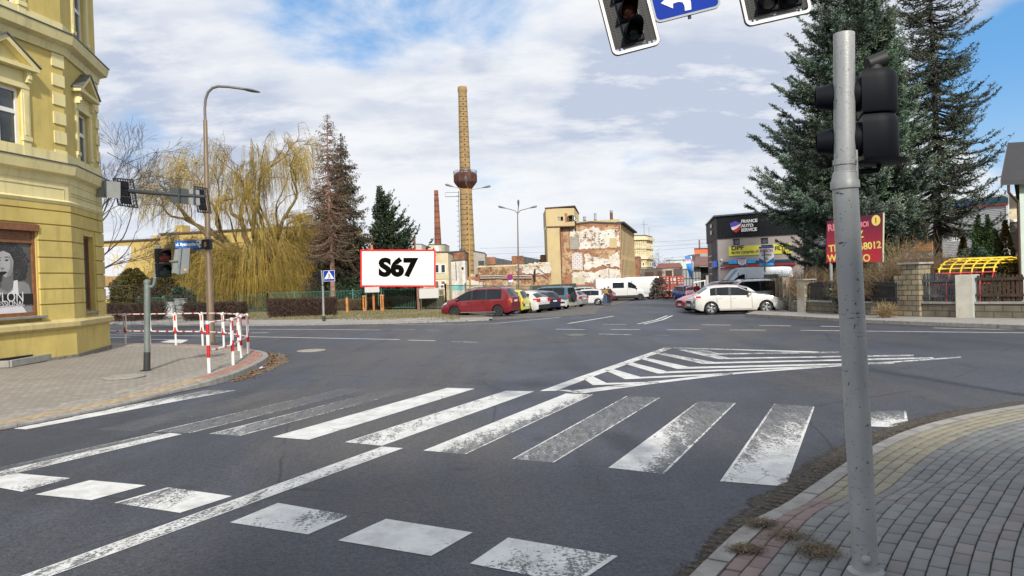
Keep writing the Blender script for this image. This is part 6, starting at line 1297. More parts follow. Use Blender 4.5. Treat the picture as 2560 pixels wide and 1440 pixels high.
bare('leafless dark tree reaching out from behind the yellow townhouse', (p.x, p.y, p.z), 3, [(.9, 0, .55, 2.7, .05, 2.6), (.9, .3, .9, 3.0, .06, 3.3), (.7, -.2, 1.2, 3.0, .06, 4.2), (1, .1, .25, 2.6, .05, 2.3), (.4, .2, 1.3, 3.1, .07, 4.6), (.95, -.3, .05, 2.4, .04, 1.9), (1, .2, .4, 2.8, .05, 3.0), (.8, 0, .9, 3, .05, 5.), (-.5, 0, 1, 3, .05, 4)], maxd=5, fork=5.2, split=(3, 3), spread=.42, shrink=.70, wig=.10, minr=.007)
for px, y, H, lab in ((1320, 150, 3, 'small leafless tree above the saw-tooth sheds'), (1650, 160, 5, 'leafless tree beside the ornate tower'), (1632, 158, 4, 'scrubby leafless tree at the foot of the ornate tower')):
 p = gp(px, y); bare(lab, (p.x, p.y, p.z), px, [(-.5, 0, 1, H*.5, .09, H*.5), (.5, .2, 1, H*.5, .09, H*.55), (0, 0, 1, H*.55, .09, H*.6), (.8, 0, .6, H*.4, .08, H*.5), (-.8, 0, .6, H*.4, .08, H*.5)], maxd=4, fork=H*.6, split=(3, 3), spread=.5, shrink=.72, wig=.12, minr=.012)
# evergreen shrubs
def bushy(name, lab, pos, rx, ry, h, n, leafm, seed, w=.05, l=.16, up=.4, top=.5, lobes=0, cat='shrub', stem=True, spikes=0):
 rs = np.random.default_rng(seed); T = thing(name, lab, cat, pos); X, Y, Z = pos; lf = NB(4)
 a = rs.random(n)*6.283; zt = rs.random(n)**.85; prof = np.where(zt < .35, .75+.25*np.sin(zt/.35*1.57), np.cos(np.clip((zt-.35)/.65, 0, 1)*1.5)**top); rr = np.sqrt(rs.uniform(.25, 1, n))*prof
 bump = 1+.14*np.sin(a*3+zt*9+seed)+.09*np.sin(a*7-zt*13)+lobes*.2*np.abs(np.sin(a*2.5+seed)); hh = h*(1+.1*np.sin(a*2+seed)*zt)
 c = np.stack([X+np.cos(a)*rr*rx*bump, Y+np.sin(a)*rr*ry*bump, Z+zt*hh], 1)
 if spikes:
  k = rs.integers(0, spikes, n); sxp = rs.uniform(-.75, .75, spikes)*rx; sp = rs.uniform(.75, 1.05, spikes); syp = rs.uniform(-.5, .5, spikes)*ry; rz_ = np.clip(1-zt, .03, 1)**.7
  c = np.stack([X+sxp[k]+np.cos(a)*rr*rx*.45*rz_, Y+syp[k]+np.sin(a)*rr*ry*.45*rz_, Z+zt*h*sp[k]], 1)
 d = np.stack([np.cos(a)*.7, np.sin(a)*.7, np.full(n, up)], 1)+rs.normal(0, .5, (n, 3)); d /= np.linalg.norm(d, axis=1, keepdims=True)
 clump = 1+.35*np.sin(c[:, 0]*5+c[:, 2]*7)*np.sin(c[:, 1]*4+c[:, 2]*3); lf.leaves(c, d, w*rs.uniform(.6, 1.3, n), l*rs.uniform(.6, 1.3, n), tones(rs, n, .55, 1.4)*np.clip(clump, .5, 1.5)[:, None])
 lf.build('foliage', leafm, T); mb = MB(); mb.tube([Ve((X, Y, Z-.1)), Ve((X, Y, Z+h*.7))], [.07, .03], 6); mb.build('stem', M_BARKD, T, smooth=True); return T
ML_THU = leafmat('olive_thuja', (.065, .060, .018), (.10, .085, .022), .6); ML_THG = leafmat('green_thuja', (.035, .070, .025), (.06, .095, .03), .8); ML_YEW = leafmat('blue_green_juniper', (.04, .075, .055), (.075, .115, .08), .8); ML_ORG = leafmat('bronze_thuja', (.15, .105, .028), (.09, .08, .022), .9)
p = gp(335, 70); bushy('thuja', 'wide olive green thuja hedge shrub behind the left signal pole, with pointed tops', (p.x, p.y, p.z), 2.0, 1.3, 3.9, 19000, ML_THU, 3, .05, .18, top=.5, lobes=1)
p = gp(408, 71); bushy('thuja', 'olive green thuja standing directly behind the red signal head', (p.x, p.y, p.z), 2.1, 1.2, 3.5, 17000, ML_THU, 4, .05, .18, top=.5, lobes=1)
p = gp(452, 66); bushy('spruce_shrub', 'small bluish spruce shrub behind the fence below the sign backs', (p.x, p.y, p.z), 1.5, 1.2, 2.2, 6000, ML_YEW, 5, .05, .18)
p = gp(600, 76); bushy('thuja', 'dark green thuja seen through the willow curtain', (p.x, p.y, p.z), 1.9, 1.2, 3.4, 8000, ML_THU, 6, .06, .2, spikes=4)
for px, y, w_, h_, s_, lab in ((1000, 61, 2.4, 1.6, 7, 'low dark evergreen thicket under the billboard'), (880, 63, 2.0, 2.6, 8, 'dark undergrowth at the foot of the brownish spruce'), (930, 62, 1.8, 2.0, 9, 'dark undergrowth between the spruces and the billboard post'), (840, 64, 1.5, 1.9, 10, 'green undergrowth behind the clipped hedge by the crossing sign')):
 p = gp(px, y); bushy('undergrowth', lab, (p.x, p.y, p.z), w_, 1.2, h_, 6500, ML_DARK if s_ != 10 else ML_THG, s_, .06, .2)
p = gp(2440, 33.5, .16); bushy('thuja', 'bronze and green conical thuja behind the climbing frame', (p.x, p.y, p.z), 1.7, 1.3, 3.5, 16000, ML_ORG, 21, .035, .12, spikes=5)
p = gp(2462, 32.4, .16); bushy('thuja', 'bright green upright thuja in front of the bronze one', (p.x, p.y, p.z), .55, .5, 3.6, 7000, ML_THG, 22, .03, .11)
p = gp(2440, 32, .16); bushy('juniper', 'round blue green juniper between the brown shrubs and the climbing frame', (p.x, p.y, p.z), .95, .8, 2.3, 9000, ML_YEW, 23, .03, .11, top=.35)
p = gp(2520, 32, .16); bushy('thuja', 'low bronze thuja hedge under the right side of the climbing frame', (p.x, p.y, p.z), 1.9, .8, 1.9, 9000, ML_ORG, 24, .035, .12)
p = gp(2150, 31.6, .16); bushy('spruce_shrub', 'low blue green spruce bough mass behind the dark picket fence', (p.x, p.y, p.z), 1.2, .8, 1.5, 7000, ML_BLUE, 25, .04, .14)
# twiggy deciduous shrubs and hedges
def twigs(name, lab, pos, rx, ry, h, n, m, seed, cat='shrub', box=False, group=None, curve=.5, dense=1.0, leaf=0, tn=(.55, 1.4), r=.006):
 rs = np.random.default_rng(seed); T = thing(name, lab, cat, pos, group=group); X, Y, Z = pos; nb = NB(4)
 if box:
  b = np.stack([rs.uniform(-rx, rx, n), rs.uniform(-ry, ry, n), rs.random(n)**.8*h*.92], 1); edge = 1+.03*np.sin(b[:, 0]*6); d = rs.normal(0, 1, (n, 3)); d[:, 2] = np.abs(d[:, 2])+.3; d /= np.linalg.norm(d, axis=1, keepdims=True); L = rs.uniform(.12, .34, n)
  q = np.linspace(0, 1, 4)[None, :, None]; P = b[:, None, :]+d[:, None, :]*q*L[:, None, None]+rs.normal(0, .015, (n, 4, 3)); P[..., 2] = np.minimum(P[..., 2], h*(1+.03*np.sin(P[..., 0]*3+seed))+rs.normal(0, .012, (n, 4))); P[..., 1] = np.clip(P[..., 1], -ry, ry); P += np.array([X, Y, Z])
  nb.strips(P, np.full((n, 4), r), tones(rs, n, *tn))
 else:
  a = rs.random(n)*6.283; u_ = rs.random(n)**.6; L = h*rs.uniform(.55, 1.1, n); ba = np.stack([np.cos(a)*u_*rx*.45, np.sin(a)*u_*ry*.45, np.zeros(n)], 1); q = np.linspace(0, 1, 7)[None, :, None]
  ex = np.stack([np.cos(a)*rx*u_*.75, np.sin(a)*ry*u_*.75, np.zeros(n)], 1)[:, None, :]*(q**1.6)*rs.uniform(.5, 1.2, n)[:, None, None]; P = ba[:, None, :]+ex+rs.normal(0, .02, (n, 7, 3)); P[..., 2] += L[:, None]*(q[..., 0]-curve*u_[:, None]*q[..., 0]**3*.5); P[:, :, 2] = np.maximum(P[:, :, 2], 0); P += np.array([X, Y, Z])
  nb.strips(P, np.broadcast_to((.012*(1.2-q[..., 0])), (n, 7))*(r/.006)*.75, tones(rs, n, *tn))
  m_ = int(n*4*dense); i2 = rs.integers(0, n, m_); kk = rs.integers(2, 7, m_); d = rs.normal(0, .6, (m_, 3)); d[:, 2] += .6; d /= np.linalg.norm(d, axis=1, keepdims=True); qq = np.linspace(0, 1, 4)[None, :, None]; P2 = P[i2, kk][:, None, :]+d[:, None, :]*qq*rs.uniform(.15, .55, m_)[:, None, None]+rs.normal(0, .012, (m_, 4, 3)); nb.strips(P2, np.full((m_, 4), r*.75), tones(rs, m_, *tn))
 nb.build('twigs', m, T); return T
ML_TAN = leafmat('tan_twigs', (.24, .17, .10), (.17, .115, .065), 1.2, .85); ML_HEDGE = leafmat('hedge_twigs', (.075, .050, .042), (.10, .065, .05), 2, .9); ML_BRN = leafmat('brown_twigs', (.14, .10, .062), (.19, .14, .085), 1.0, .9); ML_STRAW = leafmat('straw_stems', (.34, .25, .14), (.27, .19, .10), 1.2, .85)
for i, (px, y, rx, h, n, m, lab) in enumerate(((2035, 36.4, 1.2, 1.75, 900, ML_TAN, 'tan leafless shrub at the corner of the garden, right of the short peeling pillar'), (2050, 34.5, 1.4, 1.5, 700, ML_STRAW, 'straw coloured shrub beside the corner pillar, in front of the blue spruce'), (1962, 45, 1.0, 1.9, 600, ML_BRN, 'brown leafless shrub along the side street fence'),
  (2235, 29.6, 1.7, 2.15, 1100, ML_BRN, 'arching brown shrub below the burgundy board'), (2310, 30.2, 1.7, 2.5, 1300, ML_BRN, 'dense arching brown shrub behind the tall stone pillar'), (2165, 30.6, 1.3, 1.9, 700, ML_BRN, 'brown shrub behind the dark pickets left of the tall stone pillar'), (2370, 29.3, 1.1, 1.9, 700, ML_TAN, 'tan shrub between the stone pillar and the climbing frame'), (2270, 32.5, 1.9, 3.0, 420, ML_STRAW, 'tall straw coloured stems standing above the brown shrubs'))):
 p = gp(px, y, .16); twigs('leafless_shrub', lab, (p.x, p.y, p.z), rx, rx*.6, h, n, m, 50+i, dense=.9 if m is not ML_STRAW else .6, curve=.75 if m is ML_BRN else .3)
for i, (x0, x1, yb, hh, lab) in enumerate(((262, 408, 53, 1.25, 'dark clipped hedge running left of the utility cabinets'), (462, 612, 50, 1.15, 'dark clipped hedge right of the utility cabinets behind the lamp post'), (672, 838, 50.5, 1.25, 'dark brown clipped hedge left of the crossing sign post'))):
 a = gp(x0, yb, .085); b = gp(x1, yb, .085); c = (a+b)/2; c.z = hz(c.x, c.y)+.085; twigs('hedge', lab, tuple(c), (b.x-a.x)/2, .5, hh, 9000, ML_HEDGE, 80+i, 'hedge', box=True, r=.011, tn=(.5, 1.5))
# thick dead undergrowth along the fence
rs = np.random.default_rng(99)
for i, (x0, x1, y, h, m, lab) in enumerate(((845, 905, 59.5, .9, ML_BRN, 'dry brush behind the fence left of the orange posts'), (905, 960, 59, 1.0, ML_TAN, 'dry brush behind the fence at the orange posts'), (960, 1050, 58.8, 1.0, ML_BRN, 'purplish brush behind the fence under the billboard'), (1050, 1110, 57.2, 1.0, ML_TAN, 'dry brush behind the fence beside the red people carrier'), (700, 845, 66, 1.1, ML_BRN, 'dry brush behind the fence under the willows'))):
 a = gp(x0, y, .06); b = gp(x1, y, .06); c = (a+b)/2; twigs('dry_brush', lab, (c.x, y, hz(c.x, y)+.06), (b.x-a.x)/2, .5, h, 2200, m, 120+i, 'brush', box=True, r=.009)
# ---------------------------------------------------------------- vehicles
def paintm(name, col, metal=.0, rough=.28, dirt=.15):
 if name in MATS: return MATS[name]
 m = mat(name, col, rough, metal, var=.03, scale=2, coat=.8, spec=.5, dirt=dirt); return m
M_TYRE = mat('tyre_rubber', (.022, .022, .023), .85, var=.15); M_ALLOY = mat('alloy_wheel', (.50, .51, .53), .3, .8, var=.05); M_STEELW = mat('black_steel_wheel', (.05, .05, .052), .5, .4)
M_CGL = mat('car_glass', (.012, .016, .02), .07, var=.3, scale=1.5, spec=.35); M_TRIM = mat('black_plastic', (.022, .022, .024), .6); M_SEAL = mat('door_gap', (.006, .006, .006), .9)
M_TAIL = mat('tail_lamp_red', (.50, .012, .015), .15, coat=.8); M_HEAD = mat('head_lamp_clear', (.52, .55, .58), .1, .3, coat=.9); M_AMB = mat('amber_lamp', (.75, .22, .02), .2, coat=.6); M_PLATE = mat('number_plate', (.70, .70, .68), .4); M_CHROME = mat('chrome', (.65, .66, .68), .12, 1.)
def fmap(pts): xs_ = [p[0] for p in pts]; ys_ = [p[1] for p in pts]; return lambda x: float(np.interp(x, xs_, ys_))
def wheel(parent, x, y, r, w, side, style, loc0):
 Mx = Matrix.Translation((x, y, r)) @ Matrix.Rotation(-side*pi/2, 4, 'X'); h = w/2
 mb = MB(); mb.lathe([(r*.66, -h), (r*.93, -h), (r, -h*.6), (r, h*.6), (r*.93, h), (r*.68, h*.98), (r*.64, h*.6)], 28, Mx, cap=True); ty = mb.build('wheel', M_TYRE, parent, smooth=True, world=False)
 mb = MB(); rm = M_ALLOY if style != 'steel' else M_STEELW; mb.lathe([(r*.645, h*.4), (r*.69, h*.96), (r*.655, h*1.0), (r*.61, h*.55), (r*.60, h*.2)], 28, Mx, cap=False)
 ns = {'five': 5, 'multi': 14, 'steel': 10, 'dark': 6}[style]
 mb.lathe([(r*.16, h*.2), (r*.16, h*.78), (r*.10, h*.86), (.001, h*.86)], 14, Mx, cap=False)
 for i in range(ns):
  a = 2*pi*i/ns; ww = r*(.12 if style == 'five' else .045 if style == 'multi' else .10)
  for t_ in ((-.09, .09) if style == 'five' else (0,)):
   p0 = Ve((cos(a)*r*.1, sin(a)*r*.1, h*.70)); p1 = Ve((cos(a+t_*2)*r*.64, sin(a+t_*2)*r*.64, h*.82)); d_ = (p1-p0).normalized(); s_ = d_.cross(Ve((0, 0, 1))).normalized()*ww/2; q = Ve((0, 0, r*.05))
   vs = [p0-s_, p0+s_, p1+s_*1.3, p1-s_*1.3]; mb.add([Mx @ v for v in [v-q for v in vs]+vs], [(0, 3, 2, 1), (4, 5, 6, 7), (0, 1, 5, 4), (1, 2, 6, 5), (2, 3, 7, 6), (3, 0, 4, 7)])
 mb.build('rim', rm, ty, world=False); mb = MB(); mb.lathe([(r*.63, h*.15), (.001, h*.15)], 24, Mx, cap=False); mb.build('brake_disc', M_SEAL, ty, world=False)
 ty.parent = parent
def car(name, label, cat, loc, head, P, group):
 """P: L W H, top (x,z from rear 0 to nose L), belt, wheels (rear x, front x), r, glass zones"""
 L, Wd, H = P['L'], P['W'], P['H']; X0 = -L/2
 T = thing(name, label, cat, loc, head, group)
 top = fmap(P['top']); belt = fmap(P['belt']); r = P['r']; wx = P['wheels']; zb0 = P.get('clear', .2); Ra = r*1.17
 doors = P.get('doors', []); gl = P['glass']; ws, rw = P['ws'], P.get('rw')
 xs_ = set(np.linspace(0, L, int(L/.09)+1).tolist())
 for a in wx: xs_ |= set((a+Ra*cos(t_)) for t_ in np.linspace(0, pi, 17))
 for a, b in gl: xs_ |= {a, b}
 for d_ in doors: xs_ |= {d_-.008, d_+.008}
 for q in (ws, rw):
  if q: xs_ |= set(q)
 for q in P['top']+P['belt']: xs_.add(q[0])
 xs_ |= {.02, .05, L-.02, L-.05}
 xs_ = sorted(x for x in xs_ if 0 <= x <= L); o_ = [xs_[0]]
 for x in xs_[1:]:
  if x-o_[-1] > .006: o_.append(x)
 xs_ = o_
 tr, tf = P.get('taper', (.30, .55)); pr, pf = P.get('pinch', (.10, .14))
 def hw(x):
  k = 1.0
  if x < tr: k -= pr*(1-x/tr)**2.2
  if x > L-tf: k -= pf*((x-(L-tf))/tf)**2.2
  return Wd/2*k
 def zbot(x):
  z_ = zb0+.10*max(0, 1-x/.25)+.05*max(0, 1-(L-x)/.3)
  for a in wx:
   if abs(x-a) < Ra: z_ = max(z_, r+math.sqrt(max(0, Ra*Ra-(x-a)**2))-.0)
  return z_
 th = P.get('tumble', .27); cr = P.get('crown', .05); vx = [x-L/2 for x in xs_]; rows = []
 for x in xs_:
  w = hw(x); zt = top(x); zb = zbot(x); bl = belt(x)
  if zt > bl+.03: gh = zt-bl; e = P.get('edge', .86); r4, r5, r6 = (w*.955, bl), (w*.955-th*gh*e, bl+gh*e), (w*.955-th*gh-.10*min(1, gh/.3), zt-cr*.3)
  else: bl = zt-.035; gh = 0; r4, r5, r6 = (w*.945, bl), (w*.90, zt-.012), (w*.80, zt)
  ms = P.get('mid', .55); z3 = zb+(bl-zb)*.86
  rw_ = [(w*.93, zb), (w*.985, zb+(bl-zb)*.12), (w*1.0, zb+(bl-zb)*ms), (w*.985, z3), r4, r5, r6, (w*.4, zt+cr*.6 if gh else zt+.01), (0, zt+cr if gh else zt+.014)]
  rows.append(rw_)
 nr = 9; V = [(vx[i], s*y, z_) for s in (1, -1) for i in range(len(xs_)) for (y, z_) in rows[i]]; n1_ = len(xs_)*nr
 tags = {}
 def put(k, f): tags.setdefault(k, []).append(f)
 tl = P.get('tail', None); hl_ = P.get('headl', None); ds = sorted(doors)
 for si, s in enumerate((1, -1)):
  b0 = si*n1_
  for i in range(len(xs_)-1):
   xm = (xs_[i]+xs_[i+1])/2; gap = xs_[i+1]-xs_[i] < .02 and any(abs(xm-d_) < .009 for d_ in doors); gh = top(xm)-belt(xm)
   for j in range(nr-1):
    f = (b0+i*nr+j, b0+(i+1)*nr+j, b0+(i+1)*nr+j+1, b0+i*nr+j+1); k = 'body'
    zm = (rows[i][j][1]+rows[i][j+1][1])/2
    if j == 4 and gh > .03 and any(a < xm < b for a, b in gl): k = ('side_window', s, [q for q, (a, b) in enumerate(gl) if a < xm < b][0])
    elif j in (5, 6, 7) and ws[0] < xm < ws[1] and (j > 5 or P.get('wrapws')): k = 'windscreen'
    elif rw and j in (5, 6, 7) and rw[0] < xm < rw[1] and j > 5: k = 'rear_window'
    elif gap and 1 <= j <= 4: k = 'door_seal'
    elif len(ds) > 1 and 1 <= j <= 3 and ds[0] < xm < ds[-1]:
     q = [n_ for n_ in range(len(ds)-1) if ds[n_] < xm < ds[n_+1]]
     if q: k = ('door', s, q[0])
    if P.get('trimlow') and j == 0 and not isinstance(k, tuple): k = 'lower_trim'
    if P.get('twotone') and j in (0, 1): k = ('lower_body')
    if tl and tl[0] < xm < tl[1] and j in tl[2]: k = ('tail_lamp', s)
    if hl_ and L-hl_[1] < xm < L-hl_[0] and j in hl_[2]: k = ('head_lamp', s)
    put(k, f)
 for i, k in ((0, 'tailgate'), (len(xs_)-1, 'front_bumper')):             # closing faces with bumper tones
  for j in range(nr-1):
   a = i*nr+j; b = i*nr+j+1; c = n1_+i*nr+j+1; d_ = n1_+i*nr+j
   kk = k if not (P.get('dark_bumper') and j < 2) else 'bumper'
   if k == 'tailgate' and P.get('rgate') and j in P['rgate']: kk = 'rear_window'
   put(kk, (a, b, c, d_))
 body = P['paint']; mm = {'body': body, 'tailgate': body, 'front_bumper': body, 'windscreen': M_CGL, 'rear_window': M_CGL, 'door_seal': M_SEAL, 'lower_trim': M_TRIM, 'bumper': M_TRIM, 'lower_body': P.get('twotone', body)}
 dobj = {}
 for k, fs in tags.items():
  nm = k if isinstance(k, str) else k[0]; m = mm.get(nm) or {'side_window': P.get('sglass', M_CGL), 'door': body, 'tail_lamp': M_TAIL, 'head_lamp': M_HEAD}[nm]
  us = sorted({i for f in fs for i in f}); mp_ = {u: i for i, u in enumerate(us)}; mb = MB(); mb.add([V[u] for u in us], [tuple(mp_[i] for i in f) for f in fs]); ob = mb.build(nm, m, T, smooth=True, world=False)
  if nm == 'door': dobj[(k[1], k[2])] = (ob, k)
  if nm == 'body' : bm = bmesh.new()
  if nm in ('body',): bm.free()
 # fix normals by symmetric surface check is left to the builder above
 for (s, q), (ob, k) in dobj.items():
  xa = ds[q]+.10 if P.get('hrear', True) else ds[q+1]-.28; y = hw(xa)*.99; z_ = belt(xa)-.13; mb = MB(); mb.box((xa-L/2, s*y-.012, z_-.016), (xa-L/2+.19, s*y+.03*s+.012, z_+.016)); mb.build('handle', P.get('handle', body), ob, world=False, bevel=.006)
 mb = MB(); zt_ = r+Ra*.92
 mb.box((-L/2+.25, -Wd/2+.27, zb0-.02), (L/2-.3, Wd/2-.27, zt_)); mb.build('underbody', M_SEAL, T, world=False)
 mb = MB()
 for s in (1, -1):
  for a in wx: mb.tube([Ve((a-L/2+Ra*1.02*cos(t_), s*(hw(a)*.985), r+Ra*1.02*sin(t_))) for t_ in np.linspace(.0, pi, 13)], .020, 5, cap=False)
 mb.build('wheel_arch', M_TRIM if P.get('darkarch') else body, T, world=False, smooth=True)
 for a in wx:
  for s in (1, -1): wheel(T, a-L/2, s*(Wd/2-.125), r, .215, s, P.get('rims', 'five'), loc)
 xm = ws[0]+(ws[1]-ws[0])*.62; bz = belt(xm)
 for s in (1, -1):
  mb = MB(); mb.sphere((xm-L/2-.02, s*(hw(xm)+.09), bz+.07), .1, 10, (.75, 1.0, .72)); mb.tube([(xm-L/2, s*hw(xm)*.93, bz+.02), (xm-L/2, s*(hw(xm)+.05), bz+.05)], .02, 5); mb.build('wing_mirror', P.get('mirror', body), T, smooth=True, world=False)
 # bumper strip, plates, grille, rails, window trim
 wr = hw(0)*.93; mb = MB(); mb.box((-L/2-.015, -.26, P.get('plz', .62)), (-L/2-.001, .26, P.get('plz', .62)+.115)); mb.build('number_plate', M_PLATE, T, world=False); mb = MB(); mb.box((L/2+.002, -.26, .36), (L/2+.016, .26, .475)); mb.build('number_plate', M_PLATE, T, world=False)
 mb = MB(); mb.box((L/2+.001, -.42, .52), (L/2+.012, .42, .66)); mb.box((L/2+.001, -.5, .26), (L/2+.010, .5, .33)); mb.build('grille', M_TRIM, T, world=False)
 if P.get('rearbar'): mb = MB(); mb.box((-L/2-.03, -wr, .28), (-L/2+.02, wr, P['rearbar'])); mb.build('bumper', P.get('bumperm', M_TRIM), T, world=False, bevel=.02)
 for z0_, z1_, y0_, y1_, m in P.get('rlamps', []):
  for s in (1, -1): mb = MB(); mb.box((-L/2-.02, min(s*y0_, s*y1_), z0_), (-L/2+.12, max(s*y0_, s*y1_), z1_)); mb.build('tail_lamp', m, T, world=False, bevel=.01)
 if P.get('rails'):
  for s in (1, -1):
   a, b = P['rails']; mb = MB(); q = [Ve((x-L/2, s*(hw(x)*.955-th*(top(x)-belt(x))-.05), top(x)+.045)) for x in np.linspace(a, b, 8)]; q[0].z -= .05; q[-1].z -= .05; mb.tube(q, .018, 6)
   for x in np.linspace(a, b, 4): mb.tube([Ve((x-L/2, q[3].y, top(x)-.01)), Ve((x-L/2, q[3].y, top(x)+.04))], .016, 5)
   mb.build('roof_rail', M_TRIM, T, world=False, smooth=True)
 if P.get('strip'):
  for s in (1, -1): a, b, z0_, z1_ = P['strip'][:4]; mb = MB(); mb.prism([Ve((x-L/2, s*(hw(x)*1.0-.004), z0_)) for x in np.linspace(a, b, 9)]+[Ve((x-L/2, s*(hw(x)*1.0-.004), z1_)) for x in np.linspace(b, a, 9)], (0, s*.018, 0)); mb.build('side_strip', P['strip'][4], T, world=False)
 for x0_, x1_ in P.get('pillars', []):
  for s in (1, -1):
   mb = MB(); xc_ = (x0_+x1_)/2; w = hw(xc_); zt = top(xc_); bl = belt(xc_); gh = zt-bl; y0 = w*.955; y1 = w*.955-th*gh*.86
   mb.prism([(x0_-L/2, s*(y0+.004), bl), (x1_-L/2, s*(y0+.004), bl), (x1_-L/2, s*(y1+.004), bl+gh*.86), (x0_-L/2, s*(y1+.004), bl+gh*.86)], (0, s*.004, 0)); mb.build('window_pillar', P.get('pilm', M_TRIM), T, world=False)
 return T
def put_at(name, label, cat, px, y, head, P, group):
 p = gat(px, y, .012); return car(name, label, cat, tuple(p), radians(head), P, group)
GL = 'cars parked in front of the factory fence'; GR = 'cars parked on the right of the side street'
# profile helpers (x measured from the rear)
def hatch(L, H, W_, paint, **k):
 d_ = dict(L=L, W=W_, H=H, r=.31, wheels=(.72, L-.80), top=[(0, .72), (.06, .98), (.16, 1.06), (.50, H-.10), (.75, H-.03), (1.3, H), (1.9, H-.005), (2.35, H-.07), (L-1.15, 1.0), (L-.9, .93), (L-.35, .80), (L-.08, .68), (L, .60)],
     belt=[(0, .92), (L*.25, .95), (L-1.0, .90), (L, .80)], glass=[(.62, 1.36), (1.42, 2.22), (2.28, 3.02)], ws=(2.40, L-1.15), rw=(.16, .50), doors=[1.08, 1.95, 2.98], paint=paint, pillars=[(1.34, 1.44), (2.2, 2.3)], plz=.70,
     tail=(.02, .22, (3,)), headl=(.10, .50, (3, 4)), rims='five', dark_bumper=False)
 d_.update(k); return d_
P_MPV = hatch(4.63, 1.73, 1.81, paintm('dark_red_paint', (.17, .010, .018)), r=.335, wheels=(.86, 3.70), top=[(0, .95), (.04, 1.12), (.38, 1.62), (.55, 1.70), (1.2, 1.73), (2.3, 1.72), (2.9, 1.60), (3.75, 1.10), (4.1, .99), (4.45, .84), (4.6, .66), (4.63, .60)],
 belt=[(0, 1.06), (1.5, 1.03), (3.6, .98), (4.2, .9)], glass=[(.62, 1.56), (1.64, 2.50), (2.58, 3.62)], ws=(2.98, 3.78), rw=(.05, .40), doors=[1.60, 2.56, 3.52], pillars=[(1.54, 1.66), (2.48, 2.60)], tail=(0, .20, (3,)), headl=(.06, .42, (3, 4)), rims='steel', rails=(.7, 2.8),
 strip=(1.0, 3.3, .26, .30, M_ALLOY), tumble=.24, handle=M_TRIM, rlamps=[(.80, 1.04, .66, .84, M_AMB)], plz=.86, clear=.22, trimlow=False, pinch=(.08, .16), taper=(.3, .8))
put_at('parked_car', 'dark red people carrier with roof rails, nearest in the left row', 'car', 1201, 46.6, 160, P_MPV, GL)
P_YEL = hatch(2.7, 1.55, 1.56, paintm('yellow_paint', (.48, .47, .04)), r=.29, wheels=(.5, 2.3), top=[(0, .8), (.05, 1.0), (.3, 1.45), (.5, 1.53), (1.0, 1.55), (1.5, 1.5), (2.2, 1.05), (2.5, .85), (2.7, .62)], belt=[(0, .95), (2.7, .9)], glass=[(.4, 1.7)], ws=(1.55, 2.2), rw=(.06, .32), doors=[.85, 1.9], pillars=[], sglass=M_CGL, tail=(0, .12, (2,)), tumble=.2, rlamps=[(.50, .68, .5, .72, M_TRIM)], plz=.5)
put_at('parked_car', 'tiny bright yellow city car tucked behind the dark red people carrier', 'car', 1270, 50.7, 160, P_YEL, GL)
P_WHT = hatch(4.36, 1.46, 1.82, paintm('white_paint', (.62, .63, .64)), rims='multi', r=.32, wheels=(.84, 3.48), rlamps=[(.78, 1.0, .55, .87, M_TAIL)], tail=(.0, .34, (3,)), dark_bumper=True, belt=[(0, 1.0), (1.0, .97), (3.3, .88), (4.4, .8)], top=[(0, .85), (.1, 1.02), (.5, 1.30), (.8, 1.41), (1.5, 1.46), (2.1, 1.45), (3.1, 1.03), (3.5, .95), (4.1, .78), (4.36, .6)], ws=(2.3, 3.1), rw=(.12, .52), glass=[(.7, 1.3), (1.38, 2.1), (2.18, 2.95)], pillars=[(1.3, 1.4), (2.1, 2.2)])
put_at('parked_car', 'white hatchback with multi spoke wheels and red tail lamp, rear towards the street', 'car', 1290, 52.4, 150, P_WHT, GL)
P_EST = hatch(4.5, 1.47, 1.76, paintm('navy_paint', (.015, .018, .045)), r=.31, wheels=(.9, 3.55), rlamps=[(.70, 1.02, .62, .86, M_TAIL)], top=[(0, .9), (.05, 1.0), (.3, 1.35), (.45, 1.43), (1.2, 1.47), (2.3, 1.45), (3.2, 1.0), (3.6, .93), (4.3, .78), (4.5, .6)], glass=[(.5, 1.3), (1.38, 2.2), (2.28, 3.05)], ws=(2.45, 3.2), rw=(.05, .32), doors=[1.3, 2.2, 3.05], pillars=[(1.28, 1.4), (2.18, 2.3)])
put_at('parked_car', 'dark navy estate car with tall red tail lamp beside the white hatchback', 'car', 1322, 56.0, 146, P_EST, GL)
P_WF = hatch(4.3, 1.5, 1.75, paintm('white_paint', (.62, .63, .64)))
put_at('parked_car', 'white car parked nose out between the navy estate and the teal off-roader', 'car', 1345, 58.8, -35, P_WF, GL)
P_SUV = hatch(4.65, 1.83, 1.84, paintm('teal_paint', (.035, .12, .17)), r=.37, wheels=(1.0, 3.7), clear=.3, top=[(0, 1.0), (.03, 1.2), (.14, 1.68), (.3, 1.79), (.9, 1.83), (2.4, 1.82), (2.75, 1.72), (3.3, 1.2), (3.7, 1.12), (4.3, 1.02), (4.6, .85), (4.65, .7)], belt=[(0, 1.16), (4.6, 1.05)], glass=[(.35, 1.3), (1.4, 2.2), (2.3, 3.15)], ws=(2.72, 3.3), rw=(.03, .16), doors=[1.45, 2.28, 3.15], pillars=[(1.28, 1.42), (2.18, 2.32)], twotone=paintm('beige_paint', (.42, .38, .29)), darkarch=False, tumble=.2, rails=(.5, 2.6), rearbar=.55, bumperm=paintm('beige_paint', (.42, .38, .29)), rlamps=[(.9, 1.15, .70, .86, M_TAIL)])
tv = put_at('parked_car', 'large teal and beige off-road car with a spare wheel on its back door', 'car', 1366, 61.5, 152, P_SUV, GL)
